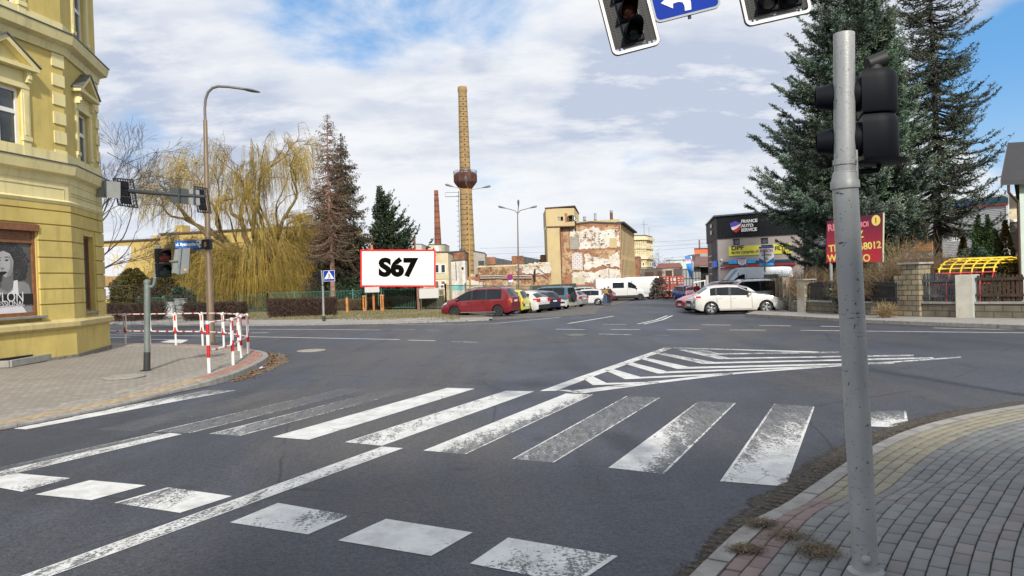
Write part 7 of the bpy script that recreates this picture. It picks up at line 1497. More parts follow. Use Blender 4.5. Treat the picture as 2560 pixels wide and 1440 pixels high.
mb = MB(); Mx = Matrix.Translation((-2.43, .1, 1.0)) @ Matrix.Rotation(pi/2, 4, 'Y'); mb.lathe([(.05, -.1), (.36, -.1), (.38, 0), (.36, .09), (.05, .1)], 22, Mx); mb.build('spare_wheel', M_TYRE, tv, smooth=True, world=False)
P_SIL = hatch(4.2, 1.45, 1.72, paintm('silver_paint', (.42, .43, .44), .5), rlamps=[(.75, .98, .6, .84, M_TAIL)], rearbar=.5, bumperm=paintm('silver_paint', (.42, .43, .44), .5))
put_at('parked_car', 'silver hatchback in the left row just past the teal off-roader', 'car', 1408, 68, 150, P_SIL, GL)
put_at('parked_car', 'silver off-road car half hidden behind the teal one, under the factory gable', 'car', 1440, 78, 172, hatch(4.6, 1.75, 1.8, paintm('pale_silver_paint', (.55, .56, .57), .4), r=.35, rails=(.6, 2.2), glass=[(.4, 1.3), (1.4, 2.2), (2.3, 3.0)]), GL)
put_at('parked_car', 'white estate car with five spoke wheels at the far end of the left row', 'car', 1456, 73, 170, hatch(4.5, 1.5, 1.8, paintm('white_paint', (.62, .63, .64)), rlamps=[(.85, 1.0, .5, .86, M_TAIL)], top=[(0, .9), (.05, 1.02), (.4, 1.38), (.6, 1.45), (1.4, 1.5), (2.3, 1.47), (3.2, 1.02), (3.7, .94), (4.3, .78), (4.5, .6)], ws=(2.5, 3.2), rw=(.06, .42)), GL)
put_at('parked_car', 'dark maroon car between the white estate and the white van', 'car', 1488, 82, 160, hatch(4.2, 1.45, 1.75, paintm('maroon_paint', (.12, .02, .025)), rlamps=[(.8, .95, .5, .84, M_TAIL)]), GL)
# vans
def vanp(L, H, paint, **k):
 d_ = dict(L=L, W=2.05, H=H, r=.35, wheels=(1.05, L-.98), clear=.28, top=[(0, H-.12), (.06, H-.03), (.4, H), (L-2.25, H), (L-1.95, H-.10), (L-.98, 1.42), (L-.7, 1.28), (L-.2, 1.10), (L-.04, .85), (L, .7)], belt=[(0, 1.45), (L-2.2, 1.45), (L-1.4, 1.28), (L, 1.0)], glass=[(L-2.35, L-1.42)],
     ws=(L-1.95, L-1.0), rw=None, doors=[L-2.45, L-1.38], paint=paint, pillars=[(L-1.92, L-1.88)], tumble=.08, edge=.62, crown=.03, taper=(.15, .7), pinch=(.02, .16), rims='steel', dark_bumper=True, tail=None, headl=(.12, .55, (2, 3)), rlamps=[(.9, 1.5, .86, .98, M_TAIL)], mirror=M_TRIM, handle=M_TRIM, trimlow=True, mid=.5)
 d_.update(k); return d_
put_at('panel_van', 'long white high roof van with a dark side window, nose to the right', 'van', 1553, 87, 2, vanp(6.0, 2.52, paintm('white_van_paint', (.56, .57, .57)), glass=[(1.9, 3.2), (3.65, 4.58)], strip=(.3, 5.0, .42, .62, M_TRIM)), 'white vans at the end of the left row')
put_at('panel_van', 'white box bodied van behind the first one, its rear end to the right', 'van', 1582, 90.5, 176, vanp(6.2, 2.65, paintm('white_van_paint', (.56, .57, .57))), 'white vans at the end of the left row')
# right hand row
P_W2 = hatch(4.24, 1.42, 1.75, paintm('cream_white_paint', (.64, .63, .59)), r=.315, wheels=(.76, 3.42), top=[(0, .78), (.04, .95), (.18, 1.05), (.62, 1.33), (.95, 1.40), (1.6, 1.42), (2.1, 1.39), (2.9, 1.0), (3.1, .955), (3.7, .87), (4.1, .72), (4.22, .6), (4.24, .55)], belt=[(0, .93), (1.0, .95), (2.9, .90), (4.0, .78)], glass=[(.72, 1.0), (1.04, 1.64), (1.72, 2.72)], ws=(2.15, 2.92), rw=(.16, .60), doors=[1.05, 1.72, 2.74], pillars=[(.98, 1.06), (1.62, 1.74)], tail=(.0, .26, (3,)), headl=(.08, .5, (3,)), rims='five', tumble=.30, clear=.19)
put_at('parked_car', 'cream white five door hatchback with alloy wheels, nearest in the right row', 'car', 1842, 38.7, -9, P_W2, GR)
put_at('parked_car', 'bright red hatchback showing its headlamp beside the white hatchback', 'car', 1786, 43.2, 187, hatch(4.1, 1.45, 1.74, paintm('bright_red_paint', (.50, .01, .015)), headl=(.1, .55, (3, 4)), darkarch=True), GR)
put_at('parked_car', 'silver car squeezed between the bright red hatchback and the cream one', 'car', 1803, 41.3, 183, hatch(3.6, 1.40, 1.70, paintm('silver_paint', (.42, .43, .44), .5), ws=(2.2, 2.5), top=[(0, .72), (.16, 1.06), (.5, 1.3), (1.2, 1.4), (1.9, 1.36), (2.45, 1.0), (3.0, .9), (3.5, .75), (3.6, .6)], glass=[(.6, 1.0), (1.1, 1.5), (1.6, 2.1)], doors=[.9, 1.5, 2.3], pillars=[]), GR)
put_at('parked_car', 'white roofed black off-road car behind the bright red hatchback', 'car', 1790, 46.8, 186, hatch(4.4, 1.68, 1.78, paintm('black_paint', (.015, .016, .018)), r=.34, rails=(.6, 2.2)), GR)
put_at('parked_car', 'silver white estate with dark windows and roof rails behind the cream hatchback', 'car', 1858, 46.0, 180, hatch(4.7, 1.72, 1.82, paintm('pale_silver_paint', (.55, .56, .57), .4), r=.34, wheels=(.95, 3.75), rails=(.7, 2.6), top=[(0, .95), (.04, 1.1), (.35, 1.6), (.5, 1.68), (1.3, 1.72), (2.6, 1.70), (3.5, 1.10), (4.0, .98), (4.6, .75), (4.7, .6)], ws=(2.75, 3.5), rw=(.05, .36), glass=[(.6, 1.5), (1.58, 2.5), (2.58, 3.3)], doors=[1.5, 2.5, 3.4], pillars=[(1.48, 1.6), (2.48, 2.6)], belt=[(0, 1.05), (4, 1.0)]), GR)
put_at('panel_van', 'pale blue white van with a sloping windscreen standing before the garage door', 'van', 1870, 52.5, 180, vanp(5.6, 2.6, paintm('pale_blue_white_paint', (.60, .66, .74))), GR)
put_at('parked_car', 'blue hatchback in the distance in front of the red containers', 'car', 1717, 84, -75, hatch(4.0, 1.5, 1.75, paintm('royal_blue_paint', (.02, .05, .34))), GR)
put_at('parked_car', 'red car half hidden beside the distant blue hatchback', 'car', 1733, 80, -100, hatch(4.0, 1.4, 1.72, paintm('bright_red_paint', (.50, .01, .015))), GR)
put_at('parked_car', 'dark car with a light roof parked at the side of the garage', 'car', 1778, 68, 100, hatch(4.3, 1.6, 1.75, paintm('grey_beige_paint', (.30, .28, .27), .3)), GR)
# containers
M_CON = mat('container_red', (.38, .065, .035), .6, var=.12, scale=2, dirt=.4)
Yk = 91.3
for i, (x0, x1) in enumerate(((1637, 1655.3), (1655.6, 1674.2), (1674.6, 1692.6), (1693, 1711.5))):
 T = thing('shipping_container', 'red shipping container, ' + ('first from the left, next to the scrap heap' if i == 0 else 'second from the left with white lettering' if i == 1 else 'third from the left with white stickers' if i == 2 else 'rightmost, beside the blue hatchback'), 'container', (fx((x0+x1)/2, Yk), Yk+3, hz(fx(x0, Yk), Yk)), group='row of red containers')
 fc = Face((fx(x0, Yk), Yk), (fx(x1, Yk), Yk)); zt = fz(x0, 690.5-.0*i, Yk); zb_ = hz(fx(x0, Yk), Yk)+.1; a = fx(x0, Yk); b = fx(x1, Yk)-.04
 mb = MB(); mb.box((a, Yk+.1, zb_), (b, Yk+6, zt)); mb.build('body', M_CON, T)
 for s in (0, 1):
  u0_ = a+(b-a)*(.02+.49*s); u1_ = a+(b-a)*(.49+.49*s); mb = MB(); mb.box((u0_, Yk+.03, zb_+.05), (u1_, Yk+.1, zt-.08))
  for q in range(5): z_ = zb_+.25+q*(zt-zb_-.4)/5; mb.box((u0_+.06, Yk-.01, z_), (u1_-.06, Yk+.03, z_+.28))
  dr = mb.build('door', M_CON, T); mb = MB()
  for q in (.3, .7): xx = u0_+(u1_-u0_)*q; mb.tube([(xx, Yk-.05, zb_+.1), (xx, Yk-.05, zt-.1)], .025, 5)
  mb.build('locking_bar', mat('worn_steel', (.42, .30, .26), .5, .4), dr)
  mb = MB(); rr = random.Random(i*2+s)
  for q in range(5): x_ = rr.uniform(u0_+.1, u1_-.4); z_ = zt-.3-.28*q-(.6 if q > 2 else 0); mb.box((x_, Yk-.035, z_), (x_+rr.uniform(.12, .32), Yk-.012, z_+.09 if (q != 1 or i != 2) else z_+.3))
  mb.build('sticker', M_LW, dr)
p = gat(1648, 89)
T = thing('scrap_heap', 'dark heap of scrap and branches left of the red containers', 'heap', tuple(p)); mb = MB(); rr = random.Random(1)
for i in range(260):
 h_ = rr.random()**1.3*2.5; c = Ve((p.x+rr.gauss(0, .55)*(1.2-h_/2.8), p.y+rr.gauss(0, .4), p.z+h_)); d_ = Ve((rr.gauss(0, 1), rr.gauss(0, .6), rr.gauss(0, .5))).normalized()*rr.uniform(.15, .5); mb.beam(c-d_, c+d_, rr.uniform(.03, .14))
mb.build('pile', mat('scrap', (.075, .058, .045), .9, var=.4, scale=3), T)
# ---------------------------------------------------------------- street furniture, signs, fences, people
M_GALV = mat('galvanised_steel', (.36, .38, .385), .42, .55, var=.12, scale=5, dirt=.35)
def chip():
 m, t, b = bsdf('chipped_silver_paint'); p = geo(t); c = t.mix(t.rng(t.noise(p, 1.3, 4), .35, .65), (.32, .335, .345), (.42, .43, .435))
 ch = t.rng(t.noise(p, 34, 5, .8), .615, .635); ch2 = t.rng(t.noise(t.mapping(p, (1, 1, 4)), 9, 6, .8), .62, .635); k = t.math('MAXIMUM', ch, ch2); c = t.mix(k, c, (.045, .055, .06))
 c = t.mix(t.math('MULTIPLY', t.rng(t.noise(t.mapping(p, (3, 3, .4)), 4, 6, .7), .5, .8), .3), c, (.24, .23, .21)); t.link(c, b.inputs['Base Color']); b.inputs['Roughness'].default_value = .42; b.inputs['Metallic'].default_value = .25
 bn = t.new('ShaderNodeBump'); bn.inputs['Strength'].default_value = .35; bn.inputs['Distance'].default_value = .003; t.link(t.math('SUBTRACT', t.noise(p, 60, 3), t.math('MULTIPLY', k, .8)), bn.inputs['Height']); t.link(bn.outputs[0], b.inputs['Normal']); return m
M_CHIP = chip(); M_SIG = mat('signal_housing', (.006, .008, .012), .55, var=.1, scale=5, spec=.15); M_SIGB = mat('signal_black', (.010, .011, .013), .6)
M_RED = mat('rail_red', (.55, .015, .02), .45, var=.1, dirt=.2); M_WHT = mat('rail_white', (.74, .74, .73), .45, var=.06, dirt=.2)
M_LRED = mat('lens_red_off', (.06, .007, .006), .3); M_LGRN = mat('lens_green_off', (.008, .02, .018), .3); M_LGREY = mat('lens_grey_off', (.13, .125, .12), .3, coat=.4); M_SBLU = mat('road_sign_blue', (.004, .035, .33), .65, var=.05, spec=.15); M_SBACK = mat('sign_back_grey', (.25, .275, .285), .5, .2, var=.08, dirt=.2)
# near signal pole
zc_ = .12; b0 = G(2165, 1432, .11); bt = at(2112, 450, b0.y); bt2 = at(2110, 84, b0.y); bt.y = b0.y+.0; R1 = .069; R2 = .057
b0v = Ve((b0.x, b0.y, b0.z)); dpole = (Ve((bt.x, bt.y, bt.z))-b0v); topz = at(2110, 84, b0.y)
NP = thing('signal_pole', 'near silver traffic signal pole with chipped paint standing on the right pavement', 'signal pole', tuple(b0v))
M_BLUEC = mat('old_blue_paint', (.02, .05, .08), .6, var=.2, col2=(.30, .31, .30), c2=.5)
mb = MB(); mb.tube([b0v+Ve((0, 0, -.05)), b0v+dpole*.5, b0v+dpole], R1, 32); mb.build('lower_tube', M_CHIP, NP, smooth=True)
mb = MB(); ax = dpole.normalized(); Mx = Matrix.Translation(b0v+dpole) @ ax.to_track_quat('Z', 'Y').to_matrix().to_4x4(); mb.lathe([(R1+.001, -.05), (R1+.009, -.05), (R1+.009, -.010), (R1+.004, -.002), (R2+.004, .045), (R2, .05)], 32, Mx, cap=False); mb.build('collar', mat('chipped_collar', (.35, .36, .36), .5, .3, var=.15, scale=8, col2=(.03, .04, .045), c2=.60), NP, smooth=True)
tp0 = b0v+dpole; tp1 = Ve((topz.x, b0.y, topz.z)); mb = MB(); mb.tube([tp0-ax*.02, (tp0+tp1)/2, tp1], R2, 32); mb.build('upper_tube', M_CHIP, NP, smooth=True)
mb = MB(); ax2 = (tp1-tp0).normalized()
for f_, w_ in ((.10, .03), (.01, .035)):
 M2 = Matrix.Translation(tp0+(tp1-tp0)*f_) @ ax2.to_track_quat('Z', 'Y').to_matrix().to_4x4(); mb.lathe([(R2+.003, 0), (R2+.006, .002), (R2+.006, w_), (R2+.003, w_+.002)], 32, M2, cap=False)
mb.box((tp0.x+R2*.7, b0.y-.02, tp0.z-.06), (tp0.x+R2+.012, b0.y+.02, tp0.z+.17)); mb.build('clamp_band', M_CHIP, NP, smooth=True)
mb = MB(); mb.sphere(b0v+Ve((-.03, -R1-.002, .10)), .028, 12); mb.lathe([(R1*1.5, -.01), (R1*1.45, .015), (R1*1.1, .03), (R1*1.02, .06)], 24, Matrix.Translation(b0v), cap=False); mb.build('base_fitting', M_BLUEC, NP)
# its pedestrian signal head, seen from behind (faces left, away across the road)
hc = at(2190, 290, b0.y+.02); hv = Ve((-.95, .30, 0)).normalized()     # lens direction
SH_ = thing('pedestrian_signal', 'dark pedestrian signal head on the near pole, seen from behind, sounder on top', 'traffic signal', (hc.x, hc.y, hc.z-.35))
def at2(px, py): q = at(px, py, b0.y+.02); return Ve((q.x, q.y, q.z))
side = Ve((-hv.y, hv.x, 0)); zt0 = at2(2190, 180).z; zt1 = at2(2190, 288).z; zt2 = at2(2190, 402).z; cxh = at2(2176, 290); cxh = Ve((cxh.x, cxh.y, 0))
for za, zb_ in ((zt1+.004, zt0), (zt2, zt1-.004)):
 mb = MB(); prof = []; n_ = 16; bw_ = .105; bd = .115
 sec = [side*bw_+hv*.055, side*bw_-hv*.02]+[side*bw_*cos(a)-hv*(.03+bd*sin(a)) for a in np.linspace(.25, pi-.25, 11)]+[-side*bw_-hv*.02, -side*bw_+hv*.055]
 h_ = zb_-za; vs = []; fs = []; k_ = len(sec)
 for z_, s_ in ((za, .93), (za+.012, 1), (zb_-.05, 1), (zb_-.02, .96), (zb_-.004, .88), (zb_, .75)): vs += [cxh+q*s_+Ve((0, 0, z_)) for q in sec]
 fs = [(i*k_+j, i*k_+(j+1) % k_, (i+1)*k_+(j+1) % k_, (i+1)*k_+j) for i in range(5) for j in range(k_)]+[tuple(range(k_)), tuple(range(5*k_, 6*k_))]
 mb.add(vs, fs); mb.build('lamp_housing', M_SIG, SH_, smooth=True)
 mb = MB(); cc = cxh+hv*.055+Ve((0, 0, (za+zb_)/2)); Mv = Matrix.Translation(cc) @ hv.to_track_quat('Z', 'Y').to_matrix().to_4x4()
 mb.lathe([(.098, 0), (.094, .08), (.068, .19), (.060, .235), (.056, .235), (.09, .0)], 28, Mv, cap=False); mb.lathe([(.09, .0), (.001, .0)], 20, Mv, cap=False); mb.build('visor', M_SIG, SH_, smooth=True)
mb = MB(); mb.lathe([(.10, -.022), (.135, -.018), (.14, -.002), (.12, .0)], 24, Matrix.Translation(cxh-hv*.05+Ve((0, 0, zt2)))); mb.tube([cxh-hv*.04+Ve((0, 0, zt2-.01)), cxh-hv*.03+Ve((0, 0, zt2-.055)), cxh+Ve((-.06, -.0, zt2-.06)), Ve((tp0.x+R2*.8, b0.y, zt2-.06))], .016, 10); mb.build('bracket', M_SIG, SH_, smooth=True)
mb = MB(); q0 = at2(2168, 162); q1 = at2(2212, 146); mb.tube([q0, q0.lerp(q1, .5), q1], [.040, .043, .044], 18); mb.tube([q0.lerp(q1, .4)+Ve((0, 0, -.075)), q0.lerp(q1, .4)], [.06, .03], 12); mb.tube([q1, q1+(q1-q0)*.04], [.034, .03], 16); mb.build('sounder', M_SIGB, SH_, smooth=True)
# overhead signals hanging above the frame
def orient(c, n, upv):                                # local x right, y up, z toward the viewer
 n = n.normalized(); x = upv.cross(n).normalized(); y = n.cross(x); m = Matrix((x, y, n)).transposed().to_4x4(); m.translation = c; return m
Yv = 6.4
def rrect(x0, y0, x1, y1, r, n=6):
 out = []
 for cx, cy, a0 in ((x1-r, y1-r, 0), (x0+r, y1-r, 90), (x0+r, y0+r, 180), (x1-r, y0+r, 270)):
  for i in range(n+1): a = radians(a0+90*i/n); out.append((cx+r*cos(a), cy+r*sin(a)))
 return out
def ring(mb, outer, inner, z0, z1, M):
 n = len(outer); vs = [M @ Ve((x, y, z)) for z in (z0, z1) for pts in (outer, inner) for x, y in pts]
 fs = []
 for i in range(n):
  j = (i+1) % n; fs += [(2*n+i, 2*n+j, 3*n+j, 3*n+i), (i, n+i, n+j, j), (i, j, 2*n+j, 2*n+i), (n+i, 3*n+i, 3*n+j, n+j)]
 return mb.add(vs, fs)
def backplate(T, M, w, h, lamps, lw=.30):             # w, h plate; lamps: (x, y, radius, lens)
 mb = MB(); ring(mb, rrect(-w/2, -h/2, w/2, h/2, .05), rrect(-w/2+.024, -h/2+.024, w/2-.024, h/2-.024, .03), -.004, .012, M); mb.build('white_border', M_WHT, T)
 mb = MB(); ring(mb, rrect(-w/2-.004, -h/2-.004, w/2+.004, h/2+.004, .054), rrect(-w/2+.002, -h/2+.002, w/2-.002, h/2-.002, .05), -.02, .008, M); mb.build('rim', mat('dark_brown_edge', (.05, .035, .03), .6), T)
 mb = MB(); xi = [(-w/2+.02, -lw/2), (lw/2, w/2-.02)]
 for a, b in xi:                                  # slotted plate sides
  y = -h/2+.05
  nsl = int((h-.1)/.022)
  for i in range(nsl): mb.box((a, y+i*.022, -.01), (b, y+i*.022+.0192, .0), M)
  for xx in (a, (a+b)/2-.006, b-.012): mb.box((xx, -h/2+.03, -.012), (xx+.012, h/2-.03, .002), M)
 for i in range(6): mb.box((-lw/2, -h/2+.036+i*.016, -.01), (lw/2, -h/2+.046+i*.016, 0), M)
 for i in range(6): mb.box((-lw/2, h/2-.045-i*.016, -.01), (lw/2, h/2-.035-i*.016, 0), M)
 mb.build('slotted_plate', M_SIGB, T)
 for (lx, ly, lr, lm) in lamps:
  mb = MB(); mb.box((lx-lr*1.28, ly-lr*1.3, -.14), (lx+lr*1.28, ly+lr*1.3, .02), M); mb.build('lamp_housing', M_SIG, T, bevel=.01)
  Ml = M @ Matrix.Translation((lx, ly, .02)); vs = []; n_ = 24; mb = MB()
  for i in range(n_+1):
   a = radians(-40+260*i/n_); d_ = .02+.20*max(0, sin(a))**.6+.04; vs += [Ml @ Ve((lr*1.1*cos(a), lr*1.1*sin(a), 0)), Ml @ Ve((lr*1.06*cos(a), lr*1.06*sin(a)-.015, d_)), Ml @ Ve((lr*1.04*cos(a), lr*1.04*sin(a)-.015, d_)), Ml @ Ve((lr*1.06*cos(a), lr*1.06*sin(a), 0))]
  mb.add(vs, [(i*4+j, (i+1)*4+j, (i+1)*4+(j+1) % 4, i*4+(j+1) % 4) for i in range(n_) for j in range(4)]); mb.build('visor', M_SIG, T, smooth=True)
  mb = MB(); mb.lathe([(lr*1.0, .0), (lr*.9, .012), (lr*.5, .03), (.001, .036)], 26, Ml, cap=False); mb.build('lens', lm, T, smooth=True)
def pxpt(px, py, y): q = at(px, py, y); return Ve((q.x, q.y, q.z))
# plate corners measured on the photograph: bottom-left, bottom-right, left edge going up
def plate_frame(bl, br, tl, y, w):
 """metric plate of width w whose bottom edge and left edge run as seen"""
 P0 = pxpt(*bl, y); P1 = pxpt(*br, y); P2 = pxpt(*tl, y)
 return P0, P1, P2
for nm, lab, bl, br, tl, h, lamps in (('overhead_signal', 'overhead vertical signal with a white bordered slotted plate, left of the blue arrow sign', (1534, 141), (1652, 110), (1518, 0), 1.45, 'v'), ('overhead_signal', 'overhead wide signal plate with two lamps side by side, right of the blue sign', (1866, 67), (2030, 30), (1854, 0), 1.1, 'w')):
 P0 = pxpt(*bl, Yv); P1 = pxpt(*br, Yv); xv = P1-P0; w = xv.length; xv.normalize(); P2 = pxpt(*tl, Yv); yv = (P2-P0); yv = (yv-xv*yv.dot(xv)).normalized()
 zv = xv.cross(yv); M = Matrix((xv, yv, zv)).transposed().to_4x4(); M.translation = P0+xv*w/2+yv*h/2
 T = thing(nm, lab, 'traffic signal', tuple(P0+xv*w/2), group='signals hung over the road'); k = w/.62
 if lamps == 'v':
  lr = w*.165; backplate(T, M, w, h, [(w*.0, -h/2+w*.38, lr, M_LGRN), (w*.0, -h/2+w*.38+lr*2.66, lr, M_LRED if False else mat('lens_amber_off', (.16, .035, .012), .15, coat=.6)), (w*.0, -h/2+w*.38+lr*5.32, lr, M_LRED)], lw=w*.46)
 else:
  lr = w*.125; backplate(T, M, w, h, [(-w*.13, -h/2+w*.30, lr, M_LGREY), (w*.22, -h/2+w*.30, lr, M_LGRN), (-w*.13, -h/2+w*.30+lr*2.66, lr, mat('lens_amber_off', (.16, .035, .012), .15)), (-w*.13, -h/2+w*.30+lr*5.3, lr, M_LRED)], lw=w*.62)
# blue turn-left sign
P0 = pxpt(1640, 58, Yv+.25); P1 = pxpt(1801, 17, Yv+.25); xv = (P1-P0); w = xv.length; xv.normalize(); yv = pxpt(1801, 0, Yv+.25)-pxpt(1801, 17, Yv+.25); yv = (yv-xv*yv.dot(xv)).normalized(); zv = xv.cross(yv); M = Matrix((xv, yv, zv)).transposed().to_4x4(); M.translation = P0
T = thing('lane_sign', 'square blue lane sign with a white left turn arrow hung above the road', 'sign', tuple(P0+xv*w/2)); mb = MB(); mb.prism([M @ Ve((x, y, 0)) for x, y in rrect(0, 0, w, w, .05)], zv*.01); pn = mb.build('panel', M_SBLU, T); mb = MB(); ring(mb, rrect(-.006, -.006, w+.006, w+.006, .055), rrect(.012, .012, w-.012, w-.012, .04), -.012, .014, M); mb.build('edge', M_SBACK, T)
def loc_(px, py): q = pxpt(px, py, Yv+.24)-P0; return (q.dot(xv), q.dot(yv))
arrow = [(1728, 24), (1712, 27.5), (1711, 15), (1706, 6), (1695, 5), (1682, 9.5), (1682.5, 21.5), (1652, 8.5), (1676, -14), (1678, -6), (1700, -12), (1722, -8), (1727, 6)]
mb = MB(); mb.prism([M @ Ve((*loc_(*q), .012)) for q in arrow], zv*.003); mb.build('arrow', M_WHT, pn, fixn=True)
mb = MB(); mb.box((w*.5, -.03, -.03), (w*.54, .0, .0), M); mb.build('clip', M_SIGB, T)
# the gantry arm that carries them, running above the frame to a mast on the right
GA = thing('gantry_arm', 'grey steel arm above the picture from which the overhead signals hang', 'signal gantry', (9.5, 7.2, .1)); mb = MB()
A_ = pxpt(1500, -330, Yv+.45); B_ = pxpt(2100, -420, Yv+.45); mb.tube([A_, B_, Ve((7.6, 8.0, B_.z+.25))], [.04, .05, .06], 12); mb.tube([Ve((7.6, 8.0, B_.z+.45)), Ve((7.6, 8.0, .05))], [.08, .11], 16); mb.build('arm', M_GALV, GA, smooth=True)
mb = MB()
for px in (1555, 1900): q = pxpt(px, -335-(px-1500)*.15, Yv+.42); r_ = pxpt(px+25, -60, Yv+.18); mb.tube([q, r_], .03, 8)
mb.build('hanger', M_GALV, GA)
# street lamp with name plates
Yl = 26.2; lb = gat(527, Yl, .11)
SL = thing('street_lamp', 'tall bronze grey street lamp with a curved arm standing on the left corner', 'street lamp', tuple(lb)); mb = MB()
pts = [at(529, 868, Yl), at(521, 640, Yl), at(517, 480, Yl), at(513, 300, Yl)]; r_ = [.135, .10, .085, .065]; mb.tube([Ve(p) for p in pts], r_, 16); M_BRZ = mat('bronze_grey_steel', (.27, .205, .15), .42, .5, var=.08, dirt=.2); mb.build('column', M_BRZ, SL, smooth=True)
mb = MB(); arc = [(513, 302), (512, 272), (514, 248), (520, 231), (531, 220), (545, 216), (570, 217), (600, 221), (612, 223)]; mb.tube([Ve(at(*p, Yl)) for p in arc], .045, 12); mb.build('arm', mat('galv_arm', (.20, .18, .165), .45, .5), SL, smooth=True)
mb = MB(); a = at(603, 222, Yl); b = at(651, 231, Yl); ax_ = (b-a); sec = []
vs = []; fs = []; n_ = 10; prof = [(0, .035, .035), (.12, .05, .04), (.3, .13, .055), (.55, .16, .06), (.8, .13, .045), (.95, .07, .025), (1, .01, .01)]
for t_, wy, hz_ in prof:
 for k_ in range(n_): an = 2*pi*k_/n_; vs.append(a+ax_*t_+Ve((0, wy*cos(an), hz_*sin(an)+.01)))
mb.add(vs, [(i*n_+j, i*n_+(j+1) % n_, (i+1)*n_+(j+1) % n_, (i+1)*n_+j) for i in range(len(prof)-1) for j in range(n_)]); mb.build('lamp_head', mat('lamp_head_grey', (.20, .21, .215), .4, .3), SL, smooth=True)
# name plates clamped to the lamp
fn = Face((at(437, 610, Yl-.1).x, Yl-.25), (at(512, 610, Yl-.1).x, Yl-.05)); NS = thing('street_sign', 'blue street name plate reading ul. Bystrzycka with a black and white crest', 'sign', fn.P(fn.L/2, at(470, 611, Yl).z))
r_ = fn.r(438, 601, 508, 620); mb = MB(); fn.slab(mb, *r_, 0, .02); pl_ = mb.build('plate', mat('street_sign_blue', (.015, .13, .42), .4), NS); hh = r_[3]-r_[2]
text('ul. Bystrzycka', hh*.52, .004, fn.M(r_[0]+(r_[1]-r_[0])*.38, (r_[2]+r_[3])/2-.005, .024), M_WHT, 'lettering', pl_, .006, 'CENTER', .86)
cr_ = [r_[0]+(r_[1]-r_[0])*q for q in (.77, .97)]; zm = (r_[2]+r_[3])/2; mb = MB(); fn.slab(mb, cr_[0], cr_[1], zm-hh*.1, r_[3]-.01, .02, .024); patch(fn, mb, [(cr_[0], zm-hh*.1), (cr_[1], zm-hh*.1), (cr_[1]-.03, zm-hh*.32), ((cr_[0]+cr_[1])/2, r_[2]), (cr_[0]+.03, zm-hh*.32)], .02, .024); mb.build('crest', M_WHT, pl_)
mb = MB(); cm_ = (cr_[0]+cr_[1])/2; fn.slab(mb, cr_[0]+.02, cm_-.01, zm+.02, r_[3]-.06, .024, .027); fn.slab(mb, cm_+.015, cr_[1]-.03, zm-hh*.26, zm-.01, .024, .027); mb.tube([fn.P(cm_-.04+.03*cos(a), zm-.06+.03*sin(a), .026) for a in np.linspace(0, 5.5, 9)], .008, 4); mb.build('crest_figure', M_SIGB, pl_)
f2n = Face((at(482, 622, Yl).x, Yl+.1), (at(510, 620, Yl).x, Yl+.0)); mb = MB(); patch(f2n, mb, [f2n.uz(*q) for q in ((483, 621), (510, 618), (510, 622), (484, 626))], 0, .02); NS2 = thing('street_sign', 'second blue street name plate turned away below the first', 'sign', tuple(at(496, 622, Yl))); mb.build('plate', MATS['street_sign_blue'], NS2)
mb = MB(); q = at(519.5, 611, Yl); mb.box((q.x-.16, q.y-.16, q.z-.17), (q.x+.12, q.y+.14, q.z+.17)); cl = mb.build('clamp', M_SIGB, NS, bevel=.02); mb = MB(); mb.box((q.x-.06, q.y-.175, q.z-.08), (q.x+.02, q.y-.16, q.z+.08)); mb.build('badge', M_BRZ, NS)
# left signal pole
Ys = 17.6; pb = G(367, 928, .11); Ys = pb.y
LP = thing('signal_pole', 'grey green galvanised signal pole with a dark foot on the left pavement', 'signal pole', tuple(pb)); q = lambda x, y, dy=0.: Ve(at(x, y, Ys+dy))
M_GG = mat('green_grey_steel', (.20, .235, .225), .5, .4, var=.15, scale=8, dirt=.4)
mb = MB(); mb.tube([q(367, 928), q(368, 880)], [.073, .070], 16); mb.build('foot', mat('dark_foot_paint', (.03, .035, .035), .6), LP, smooth=True); mb = MB(); mb.box((pb.x-.10, pb.y-.1, pb.z), (pb.x+.06, pb.y+.1, pb.z+.03)); mb.build('base_plate', M_SIGB, LP)
mb = MB(); mb.tube([q(368, 881), q(368, 702)], .066, 18); mb.build('lower_tube', M_GG, LP, smooth=True); mb = MB(); mb.lathe([(.066, -.06), (.078, -.06), (.078, -.01), (.04, .03), (.001, .035)], 18, Matrix.Translation(q(368, 702))); mb.build('cap', M_GG, LP, smooth=True)
mb = MB(); mb.tube([q(372, 716), q(380, 717), q(385, 711), q(388, 695), q(393, 650), q(397, 614)], [.03, .036, .036, .04, .045, .045], 12); mb.build('upper_tube', M_GG, LP, smooth=True); mb = MB()
for y_ in (694, 688, 650): mb.lathe([(.05, -.012), (.05, .012)], 12, Matrix.Translation(q(389+(694-y_)*.1, y_)), cap=False)
mb.build('clamp_band', M_GALV, LP)
